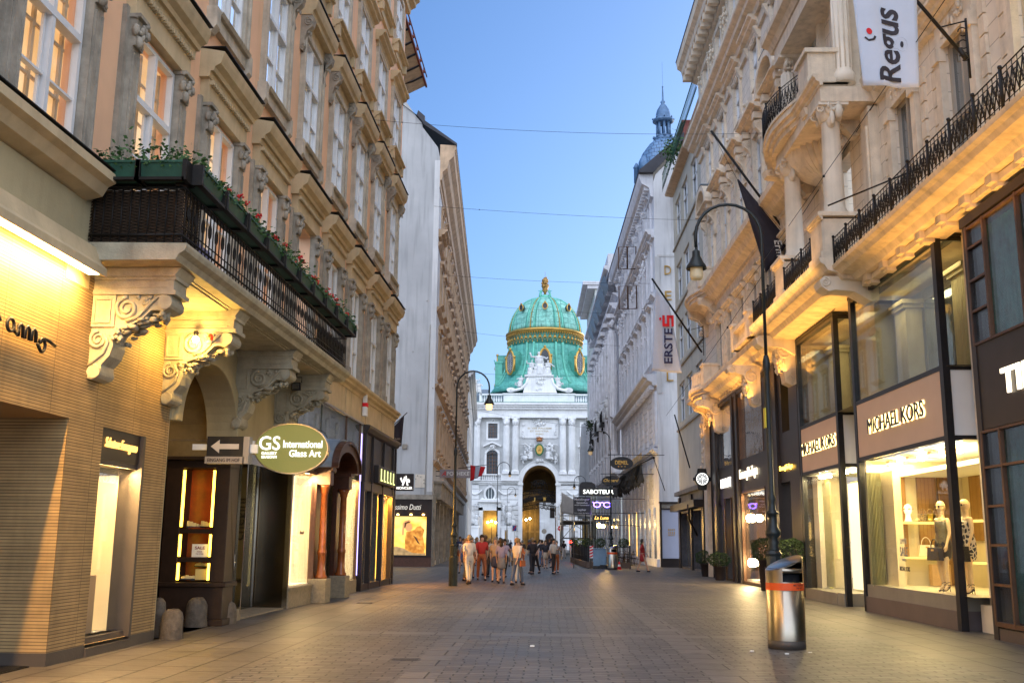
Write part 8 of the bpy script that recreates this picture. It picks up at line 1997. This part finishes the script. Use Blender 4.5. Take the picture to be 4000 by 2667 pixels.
wire((-8.2, 92, 20.7), (7.1, 95, 19.9), .15, 'fifth overhead wire, across the gilded frieze of dome', .016)
wire((-8.8, 105, 18.9), (7.0, 105, 18.6), .15, 'sixth overhead wire, across the lower dome', .018)
wire((-7.4, 72, 11.2), (7.3, 100, 12.3), .2, 'lowest overhead wire, in front of palace columns', .014)
wire((8.2, 24, 12.4), (7.2, 60.5, 9.0), .15, 'long dark cable running along the right hand facades', .02, (.3, .5))
wire((8.0, 14.5, 12.6), (8.0, 34.5, 11.3), .0, 'dark diagonal cable crossing before the half-dome balcony', .018, (.5,)) if False else wire((6.3, 14, 10.1), (7.6, 40, 11.2), .1, 'dark diagonal cable passing in front of white flag', .014, (.4,))

# ------------------------------------------------------------------ people
def skinmesh(verts, edges, radii, sub=1):
    me = bpy.data.meshes.new('s'); me.from_pydata(verts, edges, []); ob = bpy.data.objects.new('s', me); C.objects.link(ob)
    ob.modifiers.new('k', 'SKIN')
    for i, r in enumerate(radii):
        d = me.skin_vertices[0].data[i]; d.radius = (r, r) if not isinstance(r, tuple) else r; d.use_root = (i == 0)
    s = ob.modifiers.new('u', 'SUBSURF'); s.levels = sub
    dg = bpy.context.evaluated_depsgraph_get(); m = bpy.data.meshes.new_from_object(ob.evaluated_get(dg)); bpy.data.objects.remove(ob)
    for p in m.polygons: p.use_smooth = True
    return m
def pose(step=.22, arm=.25, seed=0, slim=1.0, mann=False, bend=0):
    """joint table of a standing or striding figure about 1.72 m tall, facing -Y"""
    q = random.Random(seed); s = slim
    J = {'pel': (0, 0, .95), 'wai': (0, .0, 1.08), 'che': (0, 0, 1.28), 'nec': (0, .01, 1.46), 'hd0': (0, -.015, 1.55), 'hd1': (0, -.01, 1.66)}
    for sd, k in ((-1, 1), (1, -1)):
        t = 'l' if sd < 0 else 'r'
        J['hip'+t] = (sd*.09*s, 0, .90); J['kne'+t] = (sd*.10*s, -k*step*.55-.02, .50); J['ank'+t] = (sd*.10*s, -k*step+.03*(k < 0), .09+(.04 if k < 0 else 0)); J['toe'+t] = (sd*.11*s, -k*step-.13, .035)
        J['sho'+t] = (sd*.17*s, 0, 1.40); J['elb'+t] = (sd*.22*s, k*arm*.45+.02, 1.13); J['wri'+t] = (sd*.21*s, k*arm*.9-.04, .90); J['pal'+t] = (sd*.205*s, k*arm-.05, .83)
    return J
def bodymesh(J, s=1.0):
    K = list(J); ix = {k: i for i, k in enumerate(K)}; V = [J[k] for k in K]
    rad = {'pel': (.135*s, .11), 'wai': (.115*s, .09), 'che': (.145*s, .105), 'nec': .05, 'hd0': (.065, .075), 'hd1': (.07, .085)}
    r_ = [rad.get(k, {'hip': .085, 'kne': .055, 'ank': .036, 'toe': .03, 'sho': .055, 'elb': .036, 'wri': .025, 'pal': .03}.get(k[:3], .05)) for k in K]
    E_ = [('pel', 'wai'), ('wai', 'che'), ('che', 'nec'), ('nec', 'hd0'), ('hd0', 'hd1')]
    for t in 'lr':
        E_ += [('pel', 'hip'+t), ('hip'+t, 'kne'+t), ('kne'+t, 'ank'+t), ('ank'+t, 'toe'+t), ('che', 'sho'+t), ('sho'+t, 'elb'+t), ('elb'+t, 'wri'+t), ('wri'+t, 'pal'+t)]
    E2 = [(ix[a], ix[b_]) for a, b_ in E_]
    for t in 'lr':      # five separate fingers
        p = Vector(J['pal'+t]); d = (p-Vector(J['wri'+t])).normalized(); sd = -1 if t == 'l' else 1
        for f in range(5):
            off = Vector((0, (f-1.5)*.018, 0)) if f < 4 else Vector((0, -.035, .03)); L0 = (.06, .075, .07, .055, .05)[f]
            a = len(V); V.append(tuple(p+off)); r_.append(.010); V.append(tuple(p+off+d*L0*.55)); r_.append(.0085); V.append(tuple(p+off+d*L0+Vector((-sd*.015, -.01 if f == 4 else 0, 0)))); r_.append(.007)
            E2 += [(ix['pal'+t], a), (a, a+1), (a+1, a+2)]
    return skinmesh(V, E2, r_)
def partmesh(J, chains, rr):
    V = []; r_ = []; E2 = []; ix = {}
    for ch_ in chains:
        for k in ch_:
            if k not in ix: ix[k] = len(V); V.append(J[k] if k in J else k); r_.append(rr[k] if k in rr else rr[k[:3]])
        E2 += [(ix[a], ix[b_]) for a, b_ in zip(ch_, ch_[1:])]
    return skinmesh(V, E2, r_)
def mk(mesh, name, mt_, parent):
    m = mesh.copy(); m.materials.clear(); m.materials.append(mt_); o = bpy.data.objects.new(name, m); C.objects.link(o); o.parent = parent; return o
skins = [mat('skin_%d' % i, c_, .55, var=.08, bump=0) for i, c_ in enumerate(((.48, .28, .19), (.38, .21, .14), (.55, .34, .25)))]
hairs = [mat('hair_%d' % i, c_, .6, var=.3, scale=20, bump=0) for i, c_ in enumerate(((.03, .02, .012), (.12, .06, .025), (.32, .2, .09), (.2, .19, .18)))]
cl = {k: mat('cloth_'+k, v, .85, var=.12, scale=5, bump=.15) for k, v in dict(white=(.55, .52, .5), orange=(.42, .18, .08), red=(.36, .03, .03), navy=(.03, .04, .09), grey=(.2, .19, .2), black=(.025, .022, .028), tan=(.34, .26, .19), jeans=(.08, .11, .19), rust=(.32, .1, .04), lilac=(.3, .26, .38)).items()}
base = []
for i, (st, am, dress) in enumerate(((.30, .26, 0), (.24, -.2, 0), (.06, .05, 0), (.28, .22, 1), (.05, .05, 1), (-.32, -.26, 0), (.18, .34, 0), (-.2, .1, 1))):
    J = pose(st, am, i, .93 if dress else 1.0+.05*(i % 3))
    if i in (2, 6): J['elbr'] = (.25, -.06, 1.16); J['wrir'] = (.16, -.24, 1.22); J['palr'] = (.12, -.28, 1.27)
    if i in (1, 5, 7): J['hd0'] = (.01, -.04, 1.54); J['hd1'] = (.02, -.05, 1.65)
    body = bodymesh(J)
    top = partmesh(J, [('pel', 'wai', 'che', 'nec'), ('che', 'shol', 'elbl'), ('che', 'shor', 'elbr')], {'pel': (.17, .15), 'wai': (.15, .13), 'che': (.185, .155), 'nec': .075, 'sho': .075, 'elb': .05})
    if dress:
        Jd = dict(J); Jd['hem'] = (0, 0, .52); Jd['mid'] = (0, 0, .75); low = partmesh(Jd, [('wai', 'pel', 'mid', 'hem')], {'wai': (.12, .1), 'pel': (.165, .14), 'mid': (.19, .18), 'hem': (.22, .21)})
    else: low = partmesh(J, [('wai', 'pel'), ('pel', 'hipl', 'knel', 'ankl'), ('pel', 'hipr', 'kner', 'ankr')], {'wai': (.14, .12), 'pel': (.16, .135), 'hip': .1, 'kne': .073, 'ank': .055})
    hd = MB(); hd.ball((0, .015, 1.655), .108, 12, (.9, 1.02, 1.05)); 
    if dress: hd.ball((0, .06, 1.52), .08, 10, (1, .7, 1.7))
    hd.v = [(x, y if not (y < -.045 and z < 1.70) else -.02, z) for x, y, z in hd.v]
    hm = hd.mesh('hair', None)
    sh_ = MB()
    for t in 'lr': a, t2 = J['ank'+t], J['toe'+t]; sh_.tube([(a[0], a[1]+.05, .04), (a[0], a[1]-.04, .045), (t2[0], t2[1], .035)], [.04, .048, .035], 8)
    shm = sh_.mesh('shoes', None)
    fc = MB(); fc.ball((0, -.098, 1.60), .014, 6, (1, 1, 1.6))
    for sx in (-1, 1): fc.ball((sx*.03, -.086, 1.635), .009, 6); fc.ball((sx*.078, -.01, 1.61), .018, 6, (.5, 1, 1.4))
    fc.box(-.022, .022, -.092, -.085, 1.558, 1.563)
    base.append((body, top, low, hm, shm, fc.mesh('face', None), dress))
def person(x, y, kind, topc, lowc, label, rz=0, hs=1.0, sk=0, hr=0, group='pedestrians crowding the street'):
    body, top, low, hm, shm, fm_, dress = base[kind]
    t = thing('person', label, 'person', (x, y, 0), rz, group)
    mk(body, 'body', skins[sk], t); mk(top, 'shirt', cl[topc], t); mk(low, 'skirt' if dress else 'trousers', cl[lowc], t); mk(hm, 'hair', hairs[hr], t); mk(shm, 'shoes', cl['black'], t); mk(fm_, 'face_features', skins[1], t)
    if (int(x*37+y*11)) % 3 == 0:
        sd = 1 if int(y) % 2 else -1; b = MB(); b.ext([(-.13, .70), (.13, .70), (.11, .92), (-.11, .92)], sd*.27-.04, sd*.27+.04, 'x'); b.tube([(sd*.27, -.08, .92), (sd*.2, 0, 1.42), (sd*.27, .08, .92)], .01, 4); b.build1('shoulder_bag', cl[('black', 'tan', 'rust', 'white')[int(y) % 4]], t)
    t.scale = (hs, hs, hs); return t
q = random.Random(21); ppl = []
for n, y0, y1, p0, p1, tops in ((12, 38, 46, 1790, 2040, 'orange white red tan white rust grey lilac'), (20, 47, 72, 1800, 2190, 'white navy black tan grey rust white orange black'), (26, 74, 175, 1790, 2240, 'black navy grey white black rust lilac')):
    k = tries = 0
    while k < n and tries < 400:
        tries += 1; y = q.uniform(y0, y1); x = (q.uniform(p0, p1)-2130)*y/3950
        if any(math.hypot(x-a[0], y-a[1]) < .75 for a in ppl): continue
        ppl.append((x, y, q.randrange(8), q.choice(tops.split()), q.choice('black navy jeans grey tan black rust white'.split()))); k += 1
ppl += [(-5.2, 182, 0, 'white', 'navy'), (-4.7, 183, 2, 'white', 'navy')]
q = random.Random(12)
nm_ = dict(orange='orange', red='red', white='white', tan='tan', navy='navy blue', grey='grey', black='black', rust='rust brown', lilac='lilac', jeans='denim blue')
seen_ = {}
for i, (x, y, k, a, c_) in enumerate(ppl):
    dist = 'near the left street lamp' if y < 44 else 'in the middle of the crowd' if y < 62 else 'farther back in the crowd' if y < 95 else 'far down the street'
    lb_ = 'walker in %s top and %s %s, %s' % (nm_[a], nm_[c_], 'skirt' if base[k][6] else 'trousers', dist)
    person(x, y, k, a, c_, lb_, R(q.choice((0, 180))+q.gauss(0, 28)), q.uniform(.90, 1.06), i % 3, i % 4)
person(5.3, 56.5, 3, 'red', 'red', 'faint walker in red top and red skirt, right, before the dark chairs', R(80), 1, 0, 0)
if 0: person(6.3, 58, 0, 'lilac', 'black', 'faint walker in lilac top and black trousers, right, before blank poster', R(-90), 1, 1, 1)

# ------------------------------------------------------------------ shop window mannequins and goods
m_man = mat('mannequin_skin', (.68, .50, .26), .35, var=.04, bump=0)
m_dress = mat('black_dress', (.02, .018, .022), .5)
m_, nt_, b_ = newmat('giraffe_print'); vo = nt_.nodes.new('ShaderNodeTexVoronoi'); vo.feature = 'DISTANCE_TO_EDGE'; vo.inputs['Scale'].default_value = 11; g_ = nt_.nodes.new('ShaderNodeNewGeometry'); nt_.links.new(g_.outputs['Position'], vo.inputs['Vector'])
cr_ = nt_.nodes.new('ShaderNodeValToRGB'); cr_.color_ramp.elements[0].position = .10; cr_.color_ramp.elements[0].color = (.6, .52, .36, 1); cr_.color_ramp.elements[1].position = .14; cr_.color_ramp.elements[1].color = (.02, .02, .025, 1); nt_.links.new(vo.outputs[0], cr_.inputs[0]); nt_.links.new(cr_.outputs[0], b_.inputs['Base Color'])
def mannequin(x, y, z, rz, label, dm, dressn, hs=1.06):
    t = thing('mannequin', label, 'mannequin', (x, y, z), rz); J = pose(.02, .06, 1, .84); J['ankl'] = (-.07, .02, .12); J['ankr'] = (.07, -.02, .12); J['kner'] = (.075, -.05, .5)
    for k in ('ankl', 'ankr'): pass
    J['toel'] = (-.07, -.09, .03); J['toer'] = (.07, -.12, .03)
    mk(bodymesh(J, .82), 'body', m_man, t)
    Jd = dict(J); Jd['hem'] = (0, 0, .56); Jd['mid'] = (0, 0, .76); Jd['top'] = (0, .005, 1.385); mk(partmesh(Jd, [('top', 'che', 'wai', 'pel', 'mid', 'hem')], {'top': (.15, .11), 'che': (.17, .14), 'wai': (.13, .115), 'pel': (.19, .16), 'mid': (.18, .155), 'hem': (.16, .14)}), dressn, dm, t)
    h = MB(); h.ball((0, -.005, 1.635), .098, 14, (.85, 1.05, 1.2)); h.ball((0, -.1, 1.60), .014, 6, (1, 1, 1.6)); h.box(-.02, .02, -.1, -.09, 1.56, 1.565); h.build('head', m_man, t)
    g = MB(); 
    for s in (-1, 1): g.ball((s*.038, -.095, 1.64), .03, 8, (1.1, .3, .8)); g.tube([(s*.07, -.085, 1.645), (s*.088, 0, 1.65)], .004, 4)
    g.build('sunglasses', m_ink, t)
    g = MB()
    for s in (-1, 1):
        a = J['ank'+('l' if s < 0 else 'r')]; g.tube([(a[0], a[1]+.05, .0), (a[0], a[1]+.04, .11)], .008, 4)
        for zz_ in (.07, .11, .16): g.tube([(a[0]+.04*math.cos(R(v)), a[1]+.04*math.sin(R(v)), zz_+.02*math.cos(R(v))) for v in range(0, 360, 40)], .006, 4, closed=True)
        g.tube([(a[0], a[1]+.04, .09), (a[0], a[1]-.05, .03), (a[0], a[1]-.14, .012)], .018, 5)
    g.build('sandals', m_ink, t); t.scale = (hs, hs, hs); return t, J
mannequin(8.32, 21.85, .65, R(-65), 'mannequin in plain black dress and sunglasses in the bright shop window', m_dress, 'dress')
mannequin(8.42, 20.85, .65, R(-80), 'mannequin in animal print dress nearest the window corner post', m_, 'dress')
def bag(x, y, z, s, mt_, label, rz=0, top=None):
    t = thing('handbag', label, 'handbag', (x, y, z), rz); b = MB(); b.ext([(-.16*s, 0), (.16*s, 0), (.13*s, .22*s), (-.13*s, .22*s)], -.05*s, .05*s, 'y'); b.build('bag_body', mt_, t, .012)
    b = MB(); b.tube([(.09*s*math.cos(R(a)), 0, .21*s+.15*s*math.sin(R(a))) for a in range(0, 181, 20)], .009*s, 5); b.build('handle', mt_, t); b = MB(); b.box(-.03*s, .03*s, -.056*s, -.05*s, .16*s, .19*s); b.build('clasp', m_gold, t)
m_bw = mat('white_leather', (.75, .68, .5), .4); m_bk = mat('black_leather', (.02, .02, .022), .35); m_bt = mat('patterned_leather', (.35, .26, .14), .5, var=.8, scale=30)
bag(8.08, 21.7, 1.28, 1.2, m_bk, 'black handbag hanging from the hand of the mannequin in plain black dress', R(-70)); bag(8.2, 20.65, 1.28, 1.35, m_bk, 'black handbag hanging from the hand of the animal print mannequin', R(-80))
bag(9.04, 24.8, 1.32, 1.25, m_bw, 'cream handbag standing on the lower display shelf', 0)
for i, (y, mt_, l) in enumerate(((23.6, m_bt, 'left of the three small hanging handbags on the upper shelf'), (23.25, mat('mustard_leather', (.5, .34, .03), .4), 'mustard middle one of three small hanging handbags'), (22.95, m_bt, 'right of the three small hanging handbags on upper shelf'))): bag(9.0+(23.6-y)*.5, 24.78, 2.15, .8, mt_, l, 0)
hb = thing('bust', 'white bald bust with goggles glowing on the upper display shelf', 'bust', (8.66, 24.8, 2.14)); b = MB(); b.lathe(0, 0, [(.09, 0), (.07, .06), (.055, .14), (.06, .18)], 12); b.ball((0, -.01, .28), .11, 12, (.9, 1, 1.2)); b.build('head', mat('bust_white', (.85, .78, .6), .4, emit=.5, ecol=(1, .85, .5)), hb); b = MB(); b.tube([(-.13, 0, .29), (0, -.12, .29), (.13, 0, .29)], .018, 5); b.build('goggles', m_gold, hb)
sh_ = thing('sandal', 'strappy black high heeled sandal on the lower display shelf', 'sandal', (9.32, 24.8, 1.33), R(200)); b = MB(); b.tube([(-.1, 0, .14), (0, 0, .08), (.1, 0, .015), (.16, 0, .012)], [.02, .022, .03, .02], 6); b.tube([(-.11, 0, .14), (-.12, 0, 0)], .008, 4)
for a in (.05, .1): b.tube([(a, -.04, .03), (a, 0, .09), (a, .04, .03)], .006, 4)
b.tube([(-.08+.04*math.cos(R(v)), .04*math.sin(R(v)), .2) for v in range(0, 360, 40)], .007, 4, closed=True); b.build('straps', m_bk, sh_)
b = MB(); b.box(-.22, .22, -.12, .12, 0, .5); tag(b.build('tan_block', mat('tan_paper', (.5, .32, .14), .7), None, .02, (9.28, 24.7, .65)), 'tan rectangular block on floor of the bright shop window', 'display block')
sd_ = thing('window_decal', 'grey SALE lettering on glass of the bright shop window', 'decal', (7.82, 22.8, 1.35))
b = MB()
for s, w_, h, z, bo in (('SUMMER', .42, .12, .32, 0), ('SALE', .48, .2, .1, .02), ('FINALE', .26, .06, -.08, 0)): b.merge(textmb(s, w_, h, .004, bo), T(0, 0, z) @ rotz(R(-90)))
b.build('grey_letters', mat('decal_grey', (.3, .28, .26), .6), sd_); b = MB(); b.merge(textmb('MICHAEL KORS', .62, .10, .004, .02), T(0, 0, -.27) @ rotz(R(-90))); b.build('black_letters', m_ink, sd_)
for i, (x, y, l) in enumerate(((3.95, 15.85, 'crumpled white paper scrap by the foot of the large steel bin'), (3.55, 15.6, 'tiny white scrap left of large steel bin on paving'), (3.1, 15.9, 'small pale scrap on paving farther left of bin'), (-.2, 16.2, 'single pale scrap on paving at street centre'))):
    b = MB(); b.ext([(-.03, -.02), (.025, -.03), (.04, .01), (0, .03)], .002, .012+.004*i, 'z'); tag(b.build('paper_scrap', m_signw, None, 0, (x, y, .001)), l, 'litter')
# ground covers
for x, y, l in ((-1.9, 14.3, 'small square drain cover in the paving, foreground centre'), (-4.6, 26.5, 'small rectangular drain cover by the bright left shop')):
    b = MB(); b.box(-.2, .2, -.1, .1, .002, .006)
    for k in range(6): b.box(-.18, .18, -.085+k*.03, -.07+k*.03, .006, .009)
    tag(b.build('drain_cover', m_darksteel, None, 0, (x, y, .002)), l, 'drain cover')
b = MB(); b.box(-.5, .5, -1.0, 1.0, .002, .012)
for k in range(24): b.box(-.48, .48, -.97+k*.083, -.93+k*.083, .012, .02)
tag(b.build('entrance_grate', m_iron, None, 0, (-6.9, 11.9, .002)), 'dark entrance grate at the bottom left corner', 'grate')
